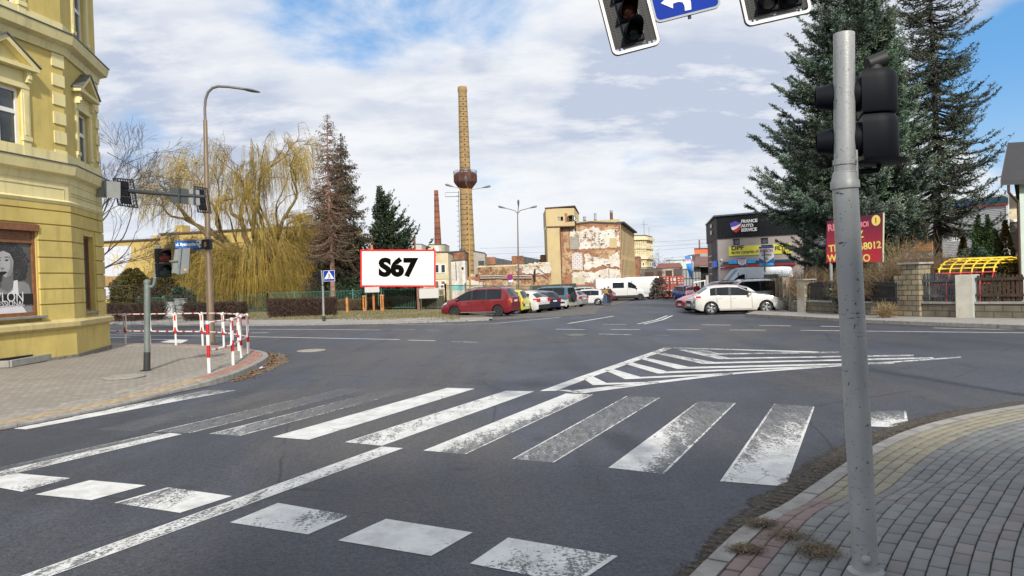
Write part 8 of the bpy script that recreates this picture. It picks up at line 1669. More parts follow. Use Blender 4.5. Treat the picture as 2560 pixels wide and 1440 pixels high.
def ped_head(T, c, nv, h=.50, w=.26, lit=None):        # two lamp head facing nv
 nv = nv.normalized(); M = orient(c, nv, Ve((0, 0, 1)))
 for i, lm in ((1, M_LRED), (-1, M_LGRN)):
  yc = i*h/4; mb = MB(); mb.box((-w/2, yc-h/4+.004, -.14), (w/2, yc+h/4-.004, .02), M); mb.build('lamp_housing', M_SIG, T, bevel=.02)
  Ml = M @ Matrix.Translation((0, yc, .02)); mb = MB(); n_ = 20; lr = w*.40; vs = []
  for k_ in range(n_+1): a = radians(-30+240*k_/n_); d_ = .03+.15*max(0, sin(a))**.7; vs += [Ml @ Ve((lr*1.1*cos(a), lr*1.1*sin(a), 0)), Ml @ Ve((lr*1.05*cos(a), lr*1.05*sin(a)-.01, d_)), Ml @ Ve((lr*1.02*cos(a), lr*1.02*sin(a)-.01, d_)), Ml @ Ve((lr*1.06*cos(a), lr*1.06*sin(a), 0))]
  mb.add(vs, [(k_*4+j, (k_+1)*4+j, (k_+1)*4+(j+1) % 4, k_*4+(j+1) % 4) for k_ in range(n_) for j in range(4)]); mb.build('visor', M_SIG, T, smooth=True)
  mb = MB(); mb.lathe([(lr, 0), (lr*.7, .02), (.001, .03)], 22, Ml, cap=False); mb.build('lens', lm, T, smooth=True)
c = q(410, 657); T = thing('pedestrian_signal', 'two lamp pedestrian signal with an unlit red lens on the left pole', 'traffic signal', tuple(c)); ped_head(T, c, Ve((.95, -1, -.05)), .64, .32); mb = MB(); mb.tube([q(393, 690), q(408, 690)], .02, 6); mb.tube([q(395, 640), q(400, 640)], .03, 6); mb.build('bracket', M_SIGB, T)
T = thing('sign_back', 'grey backs of two road signs fixed beside the left pedestrian signal', 'sign', tuple(q(452, 655, .1)))
def quadplate(name, pts, y, m, par, th=.01, r=None): mb = MB(); mb.prism([Ve(at(x, y_, y+dy)) for x, y_, dy in pts], (0, th, 0)); return mb.build(name, m, par)
mb = MB(); PP = [(437, 624, 0), (452, 621, 0), (446, 684, 0), (429, 682, 0)]; quadplate('plate', PP, Ys, M_SBACK, T); PP = [(453, 621, -.02), (475, 620, .1), (471, 682, .1), (449, 686, -.02)]; p2 = quadplate('plate', PP, Ys-.02, M_SBACK, T); mb = MB(); mb.beam(q(452, 621, -.06), q(446, 686, -.06), .05, .05); mb.beam(q(424, 653, -.03), q(444, 652, -.03), .03); mb.build('rail', M_GG, T)
quadplate('sticker', [(460, 672, 0), (466, 671.5, 0), (466, 676, 0), (460, 676.5, 0)], Ys-.08, mat('orange_sticker', (.65, .35, .03), .5), p2, .002)
# arm over the left carriageway with signals seen from behind
Ya = 24.; GA2 = thing('signal_gantry', 'dark steel signal arm reaching out from behind the yellow townhouse', 'signal gantry', tuple(at(380, 480, Ya))); qa = lambda x, y, dy=0.: Ve(at(x, y, Ya+dy))
M_ARM = mat('arm_dark_steel', (.06, .07, .085), .45, .4, var=.1); mb = MB(); mb.tube([qa(150, 462, 1.2), qa(262, 472, .4), qa(345, 479), qa(430, 486), qa(513, 492)], [.09, .08, .07, .065, .055], 12); mb.build('arm', M_ARM, GA2, smooth=True)
bx_ = qa(150, 462, 1.2); mb = MB(); mb.tube([bx_+Ve((0, 0, .3)), Ve((bx_.x, bx_.y, .1))], [.10, .14], 12); mb.build('mast', M_ARM, GA2, smooth=True)
mb = MB(); mb.tube([qa(268, 381, .3), qa(470, 489)], .012, 5); mb.build('stay_wire', M_ARM, GA2)
for lab, BL, BR, TL, TR in (('black slotted signal backplate on the left arm beside the townhouse, seen from behind', (294, 514), (345, 521), (281, 444), (333, 448)), ('black slotted signal backplate on the left arm, seen from behind the street lamp', (493, 531), (529, 534), (484, 464), (518, 470))):
 T = thing('overhead_signal', lab, 'traffic signal', tuple(qa(*BL, -.1)), group='signal backplates on the left arm'); A0, A1_, A2_, A3 = [qa(*p, .12) for p in (BL, BR, TR, TL)]
 fr_ = lambda u, v, d=0.: (A0*(1-u)+A1_*u)*(1-v)+(A3*(1-u)+A2_*u)*v+Ve((0, d, 0)); mb = MB()
 for a, b, c_, d_ in ((0, 1, 0, .045), (0, 1, .955, 1), (0, .07, .045, .955), (.93, 1, .045, .955)): mb.prism([fr_(a, c_), fr_(b, c_), fr_(b, d_), fr_(a, d_)], (0, .02, 0))
 for i in range(16): v = .10+i*.054; [mb.prism([fr_(a, v), fr_(b, v), fr_(b, v+.024), fr_(a, v+.024)], (0, .012, 0)) for a, b in ((.07, .24), (.80, .93))]
 for i in range(7): u = .1+i*.12; [mb.prism([fr_(u, a), fr_(u+.05, a), fr_(u+.05, b), fr_(u, b)], (0, .012, 0)) for a, b in ((.045, .10), (.90, .955))]
 for u in (.24, .70, .80): mb.prism([fr_(u, .04), fr_(u+.03, .04), fr_(u+.03, .96), fr_(u, .96)], (0, .012, 0))
 mb.build('backplate', M_SIGB, T); mb = MB(); [mb.prism([fr_(.27, a, -.14), fr_(.72, a, -.14), fr_(.72, b, -.14), fr_(.27, b, -.14)], (0, .16, 0)) for a, b in ((.1, .36), (.37, .63), (.64, .9))]; mb.build('lamp_housing', M_SIG, T, bevel=.02)
for lab, P in (('pale grey back of a road sign beside the yellow townhouse', ((225, 449), (301, 455), (301, 496), (222, 492))), ('dark grey back of a wide road sign on the left arm', ((424, 467), (471, 473), (471, 511), (425, 506))), ('light grey back of a small road sign next to the street lamp', ((473, 473), (498, 475), (500, 513), (474, 511)))):
 T = thing('sign_back', lab, 'sign', tuple(qa(*P[0], -.1))); mb = MB(); mb.prism([qa(*p, -.02 if 'pale' not in lab else -.05) for p in P], (0, .012, 0)); mb.build('plate', M_SBACK if 'dark' not in lab else mat('sign_back_dark', (.06, .07, .075), .5, .2), T); mb = MB(); xm = (P[0][0]+P[1][0])/2; mb.beam(qa(xm, P[0][1]-2, -.07), qa(xm+1, P[3][1]+2, -.07), .05); mb.build('bracket', M_ARM, T)
# striped guard railing
RL = thing('guard_railing', 'red and white tubular guard railing curving round the left corner', 'railing', tuple(G(560, 880, .12)))
posts = [(523, 934), (583, 914), (604, 896), (621, 885), (597, 878), (560, 870), (507, 865.5), (440, 864), (375, 862.5), (314, 861), (256, 859.5), (190, 858)]
PG = [G(x, y, .115) for x, y in posts]; HT = 1.1
def striped(pts_, r, nm, cuts, par):                  # cuts: list of (t0, t1, red)
 pts_ = [Ve(p) for p in pts_]; Ls = [0]
 for a, b in zip(pts_[:-1], pts_[1:]): Ls.append(Ls[-1]+(b-a).length)
 def pt(s_):
  s_ = min(max(s_, 0), Ls[-1]); i = max(0, min(len(Ls)-2, int(np.searchsorted(Ls, s_))-1)); return pts_[i].lerp(pts_[i+1], (s_-Ls[i])/max(1e-9, Ls[i+1]-Ls[i]))
 me = MB(); me.tube(pts_, r, 8); o = me.build(nm, M_WHT, par, smooth=True); mr = MB()
 for a, b in cuts: mr.tube([pt(a+(b-a)*k/4) for k in range(5)], r*1.06, 8)
 if mr.v: mr.split('red_band', M_RED, o, smooth=True)
 return o
for i, p in enumerate(PG): striped([p-Ve((0, 0, .05)), p+Ve((0, 0, HT))], .034, 'post', [(.38, .64), (.86, 1.08)] if i < 4 else [(.44, .66), (.88, 1.06)], RL)
for i in range(len(PG)-1):
 a, b = PG[i], PG[i+1]; d_ = (b-a); d_.z = 0; L_ = d_.length; d_.normalize(); g = .07; zt_, zb__ = 1.06, .47; rc = .10
 def W2(u, z_): t_ = u/L_; q_ = a.lerp(b, t_); return Ve((q_.x, q_.y, q_.z+z_))
 loop = [(g+rc, zb__), (L_-g-rc, zb__)]+[(L_-g-rc+rc*sin(t_), zb__+rc-rc*cos(t_)) for t_ in (.5, 1, 1.57)]+[(L_-g, zt_-rc)]+[(L_-g-rc+rc*cos(t_), zt_-rc+rc*sin(t_)) for t_ in (.5, 1, 1.57)]+[(g+rc, zt_)]+[(g+rc-rc*sin(t_), zt_-rc+rc*cos(t_)) for t_ in (.5, 1, 1.57)]+[(g, zb__+rc)]+[(g+rc-rc*cos(t_), zb__+rc-rc*sin(t_)) for t_ in (.5, 1, 1.57)]
 me = MB(); me.tube([W2(*q_) for q_ in loop]+[W2(*loop[0])], .022, 8); o = me.build('frame', M_WHT, RL, smooth=True); mr = MB(); w0 = L_-2*g-2*rc
 for f0, f1_ in ((.18, .30), (.66, .78)):
  for z_ in (zt_, zb__): mr.tube([W2(g+rc+w0*f0, z_), W2(g+rc+w0*f1_, z_)], .0235, 8)
 mr.split('red_band', M_RED, o, smooth=True)
 me = MB()
 for u_ in (0, L_):
  for z_ in (.6, .95): me.tube([W2(u_, z_), W2(g if u_ == 0 else L_-g, z_)], .012, 5)
 me.build('clip', M_WHT, o)
# crossing sign and far pedestrian signal
fb_ = G(811, 803, .08); Yx = fb_.y; qx = lambda x, y, dy=0.: Ve(at(x, y, Yx+dy)); T = thing('signal_pole', 'thin grey signal pole with a dark foot across the road beside the hedge', 'signal pole', tuple(fb_)); mb = MB(); mb.tube([qx(810, 803), qx(809, 790)], .085, 10); mb.build('foot', MATS['dark_foot_paint'], T); mb = MB(); mb.tube([qx(809, 790), qx(807, 715)], .062, 10); mb.tube([qx(807, 718), qx(803.5, 676)], .05, 10); mb.build('tube', M_GALV, T, smooth=True); mb = MB(); mb.tube([qx(800, 705), qx(807, 712), qx(808, 718)], .05, 8); mb.build('bracket', M_SIGB, T)
CSG = thing('crossing_sign', 'square blue pedestrian crossing sign with a walking figure in a white triangle', 'sign', tuple(qx(823, 690))); f_ = Face((qx(809, 690).x, Yx-.08), (qx(837, 690).x, Yx-.08)); r_ = f_.r(809, 676, 837, 703); mb = MB(); f_.slab(mb, *r_, 0, .02); pn = mb.build('panel', M_WHT, CSG, bevel=.0); s_ = (r_[1]-r_[0]); mb = MB(); f_.slab(mb, r_[0]+s_*.03, r_[1]-s_*.03, r_[2]+s_*.03, r_[3]-s_*.03, .02, .024); mb.build('blue_field', M_SBLU, pn)
mb = MB(); patch(f_, mb, [(r_[0]+s_*.06, r_[2]+s_*.20), (r_[1]-s_*.06, r_[2]+s_*.20), ((r_[0]+r_[1])/2, r_[3]-s_*.03)], .024, .028); mb.build('white_triangle', M_WHT, pn)
mx_, mz_ = (r_[0]+r_[1])/2, r_[2]; U = lambda a, b: f_.P(mx_+a*s_, mz_+b*s_, .033); mb = MB(); mb.tube([U(0, .66), U(.01, .45)], [s_*.035, s_*.03], 6); mb.tube([U(.01, .45), U(.09, .35), U(.13, .22)], s_*.025, 6); mb.tube([U(.01, .45), U(-.04, .34), U(-.11, .23)], s_*.025, 6); mb.tube([U(0, .63), U(.10, .53), U(.13, .47)], s_*.016, 5); mb.tube([U(0, .63), U(-.08, .55), U(-.08, .46)], s_*.016, 5); mb.sphere(U(-.005, .73), s_*.04, 8, (1, .3, 1)); mb.tube([U(-.30, .29), U(.02, .29)], s_*.008, 4); mb.build('walking_figure', M_SIGB, pn)
c = qx(795, 694); T = thing('pedestrian_signal', 'small dark pedestrian signal head on the thin pole across the road', 'traffic signal', tuple(c)); ped_head(T, c, Ve((-1, -.35, 0)), .75, .36)
# utility cabinets
for lab, x0, x1, y0, y1, m in (('white utility cabinet sprayed with a black scribble', 409, 431, 757, 790, mat('cabinet_white', (.66, .67, .66), .5, dirt=.2)), ('grey utility cabinet on a concrete base beside the white one', 437, 463, 748, 788, mat('cabinet_grey', (.36, .38, .38), .5, dirt=.2))):
 b = G((x0+x1)/2, y1+6, .085); Yc_ = b.y; f_ = Face((at(x0, 780, Yc_).x, Yc_), (at(x1, 780, Yc_).x, Yc_)); r_ = f_.r(x0, y0, x1, y1+6); T = thing('utility_cabinet', lab, 'cabinet', f_.P(f_.L/2, r_[2])); mb = MB(); f_.slab(mb, r_[0], r_[1], r_[2]+.15, r_[3], -.4, 0); mb.build('body', m, T, bevel=.02); mb = MB(); f_.slab(mb, r_[0]-.04, r_[1]+.04, r_[3], r_[3]+.05, -.45, .05); mb.build('lid', m, T)
 mb = MB(); f_.slab(mb, r_[0]+.03, r_[0]+(r_[1]-r_[0])/2-.01, r_[2]+.18, r_[3]-.04, 0, .02); f_.slab(mb, r_[0]+(r_[1]-r_[0])/2+.01, r_[1]-.03, r_[2]+.18, r_[3]-.04, 0, .02); mb.build('door', m, T); mb = MB(); f_.slab(mb, r_[0]-.02, r_[1]+.02, r_[2]-.1, r_[2]+.15, -.42, .04); mb.build('base', M_CONC, T)
 if x0 == 409:
  mb = MB(); mb.tube([f_.P(*f_.uz(*p), .03) for p in ((412, 782), (416, 775), (425, 765), (428, 770), (422, 780), (415, 780), (420, 772), (415, 760))], .02, 5); mb.tube([f_.P(*f_.uz(*p), .03) for p in ((418, 762), (423, 761), (422, 765))], .015, 5); mb.build('graffiti', M_BLACKP, T)
 else: mb = MB(); f_.slab(mb, *f_.r(447, 753, 455, 764), .02, .03); mb.build('vent', M_SBACK, T)
# long green fence
M_FG = mat('fence_green', (.055, .16, .12), .6, var=.15, dirt=.3); M_FG2 = mat('fence_worn_green', (.10, .12, .085), .7, var=.3, scale=3, dirt=.5, col2=(.20, .14, .09), c2=.58)
def fence(lab, A, B, ptop_h, m, bars, posts_n, nm='metal_fence', broken=0., rise=0):
 a = Ve((*A, 0)); b = Ve((*B, 0)); L_ = (b-a).length; d_ = (b-a).normalized(); mid = (a+b)/2; T = thing(nm, lab, 'fence', (mid.x, mid.y, hz(mid.x, mid.y)))
 z0 = lambda t_: hz(a.x+(b.x-a.x)*t_, a.y+(b.y-a.y)*t_)+.08; W3 = lambda t_, z_: Ve((a.x+(b.x-a.x)*t_, a.y+(b.y-a.y)*t_, z0(t_)+z_)); mb = MB(); n_ = int(L_/bars)
 for i in range(n_): t_ = (i+.5)/n_; mb.beam(W3(t_, .12), W3(t_, ptop_h), .022)
 for z_ in (.15, ptop_h): mb.beam(W3(0, z_), W3(1, z_), .045)
 mb.build('bar_panel', m, T)
 for i in range(posts_n+1): mb = MB(); t_ = i/posts_n; mb.beam(W3(t_, -.1), W3(t_, ptop_h+.14), .10); mb.build('post', m, T)
 return T
FL = fence_line
fence('long green bar fence running behind the hedges and willows', FL[0], FL[2], 1.45, M_FG, .16, 14)
fence('green bar fence between the clipped hedge and the billboard', FL[2], FL[3], 1.55, M_FG, .15, 5)
fence('worn green and rusty bar fence between the billboard and the red people carrier', FL[3], FL[4], 1.7, M_FG2, .13, 1)
fence('worn green bar fence running back behind the parked cars', FL[4], FL[5], 1.75, M_FG2, .15, 5)
T = thing('metal_gate', 'rusty patched metal gate behind the white hatchback', 'gate', (fx(1345, 72), 72, -.7)); f_ = Face((fx(1325, 74), 74), (fx(1440, 86), 86)); mb = MB(); f_.slab(mb, 0, f_.L, hz(f_.a.x, 74), hz(f_.a.x, 74)+1.7, -.03, .03); mb.build('panel', mat('rusted_sheet', (.14, .075, .045), .85, var=.4, scale=2, col2=(.06, .09, .07), c2=.5, dirt=.5), T)
# billboard
Yb_ = 56.; f_ = Face((at(901, 670, Yb_).x, Yb_), (at(1089, 670, Yb_).x, Yb_)); BB = thing('billboard', 'large white billboard with a red border reading S67 in front of the spruces', 'billboard', f_.P(f_.L/2, hz(f_.a.x, Yb_)+.08))
cx_, cy_ = f_.uz(995, 670.5); wB = (1089-901)/F0*Yb_*1.0; hB = (717-624)/F0*Yb_; rl = radians(-1.9); M = f_.M(cx_, cy_, 0) @ Matrix.Rotation(rl, 4, 'Z')
M_BW = mat('billboard_white', (.80, .80, .80), .55, var=.02); M_BR = mat('billboard_red', (.80, .005, .005), .5, var=0.); M_BK = mat('billboard_black', (.003, .003, .003), .9, var=0., spec=.05)
mb = MB(); mb.box((-wB/2, -hB/2, -.12), (wB/2, hB/2, 0), M); bd_ = mb.build('panel', M_BW, BB); mb = MB(); e = .115
for a in ((-wB/2, -hB/2, wB/2, -hB/2+e), (-wB/2, hB/2-e, wB/2, hB/2), (-wB/2, -hB/2+e, -wB/2+e, hB/2-e), (wB/2-e, -hB/2+e, wB/2, hB/2-e)): mb.box((a[0], a[1], .0), (a[2], a[3], .02), M)
mb.build('red_border', M_BR, bd_)
text('S67', hB*.64, .01, M @ Matrix.Translation((-.02, .0, .012)), M_BK, 'lettering', bd_, hB*.036, 'CENTER', 1.08)
M_OPO = mat('orange_peeling_paint', (.50, .20, .05), .8, var=.25, scale=6, col2=(.30, .17, .09), c2=.58)
for x, py0, m, r_ in ((912, 735, M_FG, .05), (952, 735, M_FG, .05), (1044, 770, mat('rusty_pole_paint', (.25, .12, .09)), .11), (929, 624, mat('orange_tube', (.45, .17, .06), .6), .09)):
 mb = MB(); z_b = hz(at(x, 770, Yb_+.1).x, Yb_)+.0; tp_ = at(x, 612 if x == 929 else 700, Yb_+.2); mb.tube([(tp_.x, Yb_+.2, z_b), (tp_.x, Yb_+.2, tp_.z)], r_, 8); mb.build('post', m, BB)
for i, (x0, x1, y0, y1) in enumerate(((865, 870.5, 744, 775), (907, 916, 742, 773), (951, 959, 740, 772))):
 b = gat((x0+x1)/2, Yb_-.6, .085); zt = at((x0+x1)/2, y0, b.y).z; w_ = (x1-x0)/F0*b.y; mb = MB(); mb.box((b.x-w_/2, b.y-.1, b.z-.05), (b.x-w_*.14 if i else b.x+w_/2, b.y+.1, zt));
 if i: mb.box((b.x+w_*.14, b.y-.1, b.z-.05), (b.x+w_/2, b.y+.1, zt)); mb.box((b.x-w_/2-.02, b.y-.12, zt), (b.x+w_/2+.02, b.y+.12, zt+.1)); mb.box((b.x-w_*.14, b.y-.09, b.z), (b.x+w_*.14, b.y+.09, b.z+.25))
 tag(mb.build('orange_post', M_OPO), ['stubby weathered orange concrete post left of the two slotted ones', 'slotted orange post under the left part of the billboard', 'slotted orange post under the small grey panel, right of its twin'][i], 'post', 'orange posts in front of the green fence')
for lab, a in (('small blank grey panel hanging under the left end of the billboard', (912, 717.5, 948.5, 731)), ('blank grey rectangular panel on the fence below the right end of the billboard', (1048, 722, 1096.5, 745.5))):
 f_ = Face((at(a[0], 725, Yb_-.2).x, Yb_-.2), (at(a[2], 725, Yb_-.2).x, Yb_-.2)); r_ = f_.r(*a); mb = MB(); f_.slab(mb, *r_, 0, .03); T = thing('blank_panel', lab, 'panel', f_.P(f_.L/2, r_[2])); mb.build('board', mat('blank_grey', (.52, .52, .52), .6, var=.0), T); mb = MB(); [mb.tube([f_.P(u_, r_[2]-1.0, -.05), f_.P(u_, r_[3], -.05)], .03, 6) for u_ in (.1, f_.L-.1)]; mb.build('post', M_FG, T)
# three-armed lamps and the odd lamp
def tri_lamp(lab, px, pbase, ptop, Y, arms, polem):
 b = gat(px, Y); ql = lambda x, y: Ve(at(x, y, Y)); T = thing('street_lamp', lab, 'street lamp', tuple(b), group='three headed street lamps by the factory'); tp_ = ql(*ptop); mb = MB(); mb.tube([Ve((b.x, Y, b.z-.1)), tp_.lerp(Ve((b.x, Y, b.z)), .5), tp_], [.11, .08, .05], 10); mb.build('column', polem, T, smooth=True)
 for pts_ in arms:
  mb = MB(); P_ = [ql(*p) for p in pts_[:-1]]; P_ = [p+Ve((0, -.6 if pts_[-1] else 0, 0))*(i/(len(P_)-1)) for i, p in enumerate(P_)]; mb.tube([tp_]+P_, .04, 8); ar = mb.build('arm', polem, T, smooth=True)
  a, b_ = P_[-2], P_[-1]; dd = (b_-a).normalized()
  if pts_[-1]: dd = Ve((0, -.5, .8)).normalized()
  c_ = b_; mb = MB(); L2 = .95; vs = []; prof = [(0, .04), (.15, .07), (.5, .13), (.8, .155), (.95, .11), (1, .02)]; sdv = dd.cross(Ve((0, 1, 0)) if abs(dd.y) < .7 else Ve((1, 0, 0))).normalized(); upv_ = sdv.cross(dd)
  for t_, w_ in prof:
   for k_ in range(10): an = 2*pi*k_/10; vs.append(c_+dd*(t_*L2-.1)+(sdv*cos(an)*.8+upv_*sin(an))*w_)
  mb.add(vs, [(i*10+j, i*10+(j+1) % 10, (i+1)*10+(j+1) % 10, (i+1)*10+j) for i in range(5) for j in range(10)]); mb.build('lamp_head', mat('lamp_head_grey', (.20, .21, .215)), ar, smooth=True)
M_YP = mat('ochre_pole', (.42, .27, .09), .6, var=.15, dirt=.3); M_BP = mat('brown_pole', (.17, .12, .09), .55, .3, var=.15, dirt=.2)
tri_lamp('three headed street lamp with a yellow ochre column, in front of the water tank chimney', 1176, 735, (1170, 482), 80, [[(1163, 474), (1150, 471), (1137, 468), (1132, 466.5), False], [(1178, 474), (1190, 472), (1202, 470), (1207, 469), False], [(1170, 470), (1168, 466), (1166, 462), True]], M_YP)
tri_lamp('three headed street lamp with a brown column between the chimney and the brick gable', 1297, 730, (1294, 534), 84, [[(1288, 527), (1278, 524), (1268, 521.5), (1264, 520.5), False], [(1301, 526), (1310, 524), (1320, 521), (1324, 520), False], [(1295, 527), (1295.5, 522), (1296, 518), True]], M_BP)
T = thing('street_lamp', 'old two headed street lamp seen through the willow twigs', 'street lamp', tuple(gat(745, 75))); ql = lambda x, y: Ve(at(x, y, 75)); mb = MB(); b = gat(743, 75); mb.tube([Ve((b.x, 75, b.z)), ql(740, 558)], [.12, .09], 8); mb.build('column', M_BP, T);
for p_, q_ in (((740, 556), (762, 545)), ((740, 556), (741, 545))): mb = MB(); mb.tube([ql(*p_), ql(*p_).lerp(ql(*q_), .5), ql(*q_)], [.1, .28, .2], 8); mb.build('lamp_head', M_SBACK, T, smooth=True)
# no stopping sign
T = thing('road_sign', 'round no stopping sign with a white plate below it by the ruined wall', 'sign', tuple(gat(1277, 74))); f_ = Face((fx(1272, 74), 74), (fx(1282, 74), 74)); b = gat(1277, 74); mb = MB(); mb.tube([Ve((b.x, 74.05, b.z)), Ve((b.x, 74.05, fz(1277, 688, 74)))], .035, 6); mb.build('post', M_GALV, T)
c = Ve((b.x, 73.98, fz(1277, 693, 74))); mb = MB(); Mx = Matrix.Translation(c) @ Matrix.Rotation(pi/2, 4, 'X'); mb.lathe([(.30, 0), (.30, .02), (.001, .02)], 24, Mx, cap=False); mb.build('disc', MATS['sign_red'], T); mb = MB(); mb.lathe([(.23, .021), (.23, .026), (.001, .026)], 24, Mx, cap=False); mb.build('blue_field', M_SBLU, T); mb = MB(); mb.beam(c+Ve((-.16, -.035, -.16)), c+Ve((.16, -.035, .16)), .05, .01, Ve((0, 1, 0))); mb.beam(c+Ve((-.16, -.040, .16)), c+Ve((.16, -.040, -.16)), .05, .01, Ve((0, 1, 0))); mb.build('red_cross', MATS['sign_red'], T)
mb = MB(); f_.slab(mb, *f_.r(1271.5, 699, 1283, 705), .0, .03); mb.build('plate', M_WHT, T)
T = thing('notice_sign', 'small white square notice on the office wall behind the fence', 'sign', tuple(at(1105, 716, 83))); f_ = Face((fx(1100, 83), 83), (fx(1111, 83), 83)); mb = MB(); f_.slab(mb, *f_.r(1100, 710, 1110, 722), 0, .03); mb.build('panel', M_WHT, T); mb = MB(); f_.slab(mb, *f_.r(1103, 713, 1108, 719), .03, .04); mb.build('print', MATS['maroon_panel'], T)
# ---- garden wall, pillars, picket fences
M_WST = brickmat('mossy_stone', (.21, .185, .135), (.15, .135, .10), (.08, .075, .055), 1, bw=.55, bh=.22, grime=.6, msize=.02); M_SST = brickmat('sandstone_blocks', (.36, .30, .19), (.22, .19, .135), (.08, .07, .055), 1, bw=.36, bh=.19, grime=.9, msize=.018); M_PLP = mat('painted_pillar', (.52, .50, .43), .85, var=.1, scale=3, bump=.3, dirt=.5); M_PLG = mat('grey_painted_side', (.36, .40, .40), .85, var=.12, scale=3, dirt=.4)
WP = [Ve((x, y, 0)) for x, y in wallL]; wlen = [0]
for a, b in zip(WP[:-1], WP[1:]): wlen.append(wlen[-1]+(b-a).length)
LW = thing('garden_wall', 'low mossy stone garden wall along the right sidewalk', 'wall', (WP[1].x, WP[1].y, .1)); mb = MB(); cp = MB()
for a, b in zip(WP[:-1], WP[1:]):
 d_ = (b-a).normalized(); n_ = Ve((-d_.y, d_.x, 0)); n_ = n_ if n_.y > 0 else -n_; z0 = hz(a.x, a.y); z1_ = hz(b.x, b.y)
 hgt = .46; P_ = [Ve((a.x, a.y, z0-.1)), Ve((b.x, b.y, z1_-.1)), Ve((b.x, b.y, z1_+.13+hgt)), Ve((a.x, a.y, z0+.13+hgt))]; mb.prism(P_, n_*.3); P_ = [p-n_*.04 for p in (Ve((a.x, a.y, z0+.13+hgt)), Ve((b.x, b.y, z1_+.13+hgt)), Ve((b.x, b.y, z1_+.20+hgt)), Ve((a.x, a.y, z0+.20+hgt)))]; cp.prism(P_, n_*.38)
mb.build('stonework', M_WST, LW, uvmode=True); cp.build('coping', M_CONC, LW)
def wall_pt(px):                                       # where a pixel column crosses the wall line
 for a, b in zip(WP[:-1], WP[1:]):
  f_ = Face((a.x, a.y), (b.x, b.y)); u_, _ = f_.uz(px, 770)
  if -.01 <= u_ <= f_.L+.01: return f_, u_
 return f_, u_
def pillar(lab, x0, x1, ytop, mf, ms, cap=None, depth=.5, extra=0.):
 f_, u0_ = wall_pt(x0); _, u1_ = wall_pt(x1); zt = f_.uz((x0+x1)/2, ytop)[1]; u1_ = f_.uz(x1, 770)[0]; T = thing('gate_pillar', lab, 'pillar', f_.P((u0_+u1_)/2, hz(f_.a.x, f_.a.y)+.1)); mb = MB(); zb_ = hz(f_.a.x, f_.a.y)
 f_.slab(mb, u0_, u1_, zb_, zt, -depth+.08, .10); o = mb.build('shaft', [mf, ms], T, uvmode=True, bevel=.015)
 for p in o.data.polygons:
  if abs(Ve(p.normal).dot(f_.d)) > .8: p.material_index = 1
 if cap: mb = MB(); f_.slab(mb, u0_-.08, u1_+.08, zt, zt+cap, -depth, .18); mb.build('cap', M_CONC, T, bevel=.01)
 return f_, u0_, u1_
pillar('tall rough sandstone pillar with a flat cap in the middle of the picket fences', 2258, 2304, 661, M_SST, M_SST, .07, .6)
pillar('white and grey painted pillar left of the brown fence, in front of the climbing frame', 2392, 2437, 687, M_PLP, M_PLG, None, .55)
pillar('short peeling pillar at the corner where the garden wall turns up the side street', 1998, 2018, 701, M_PLP, M_SST, .06, .45)
pillar('slim sandstone pillar face under the tall one, joined to the dark picket fence', 2241, 2262, 690, M_SST, M_SST, None, .3)
def pickets(lab, x0, x1, m, top, arch=0., hb=.70, gapw=.045, sw=.06, off=.10):
 f_, u0_ = wall_pt(x0); f2_, u1_ = wall_pt(x1)
 if f2_ is not f_: u1_ = f_.uz(x1, 770)[0]
 T = thing('picket_fence', lab, 'fence', f_.P((u0_+u1_)/2, .6)); z0 = hz(f_.a.x, f_.a.y)+hb; mb = MB(); u_ = u0_+.03; rr = random.Random(int(x0)); L_ = u1_-u0_
 while u_ < u1_-sw:
  t_ = (u_-u0_)/L_; zt = z0+top+arch*sin(pi*t_)+rr.uniform(-.015, .015); f_.slab(mb, u_, u_+sw, z0, zt-.03, -off-.02, -off+.0); patch(f_, mb, [(u_, zt-.03), (u_+sw, zt-.03), (u_+sw/2, zt+.015)], -off-.02, -off); u_ += sw+gapw
 mb.build('pickets', m, T); mb = MB(); f_.slab(mb, u0_, u1_, z0+.14, z0+.23, -off+.001, -off+.05); mb.build('rail', m, T); mb = MB(); f_.slab(mb, u0_, u1_, z0+top*.80, z0+top*.80+.09, -off+.001, -off+.05); mb.build('rail', m, T)
M_PKD = mat('dark_tarred_wood', (.030, .030, .034), .8, var=.3, scale=5); M_PKG = mat('grey_weathered_wood', (.085, .09, .10), .85, var=.35, scale=6); M_PKB = mat('brown_stained_wood', (.060, .036, .025), .8, var=.3, scale=5)
pickets('near black picket fence left of the tall sandstone pillar', 2019, 2241, M_PKD, .78, .10)
pickets('weathered grey picket fence between the sandstone and the painted pillar', 2271, 2392, M_PKG, .86, .16, sw=.07, gapw=.04)
pickets('dark brown picket fence at the right edge of the picture', 2438, 2700, M_PKB, .86, .0, sw=.08, gapw=.05)
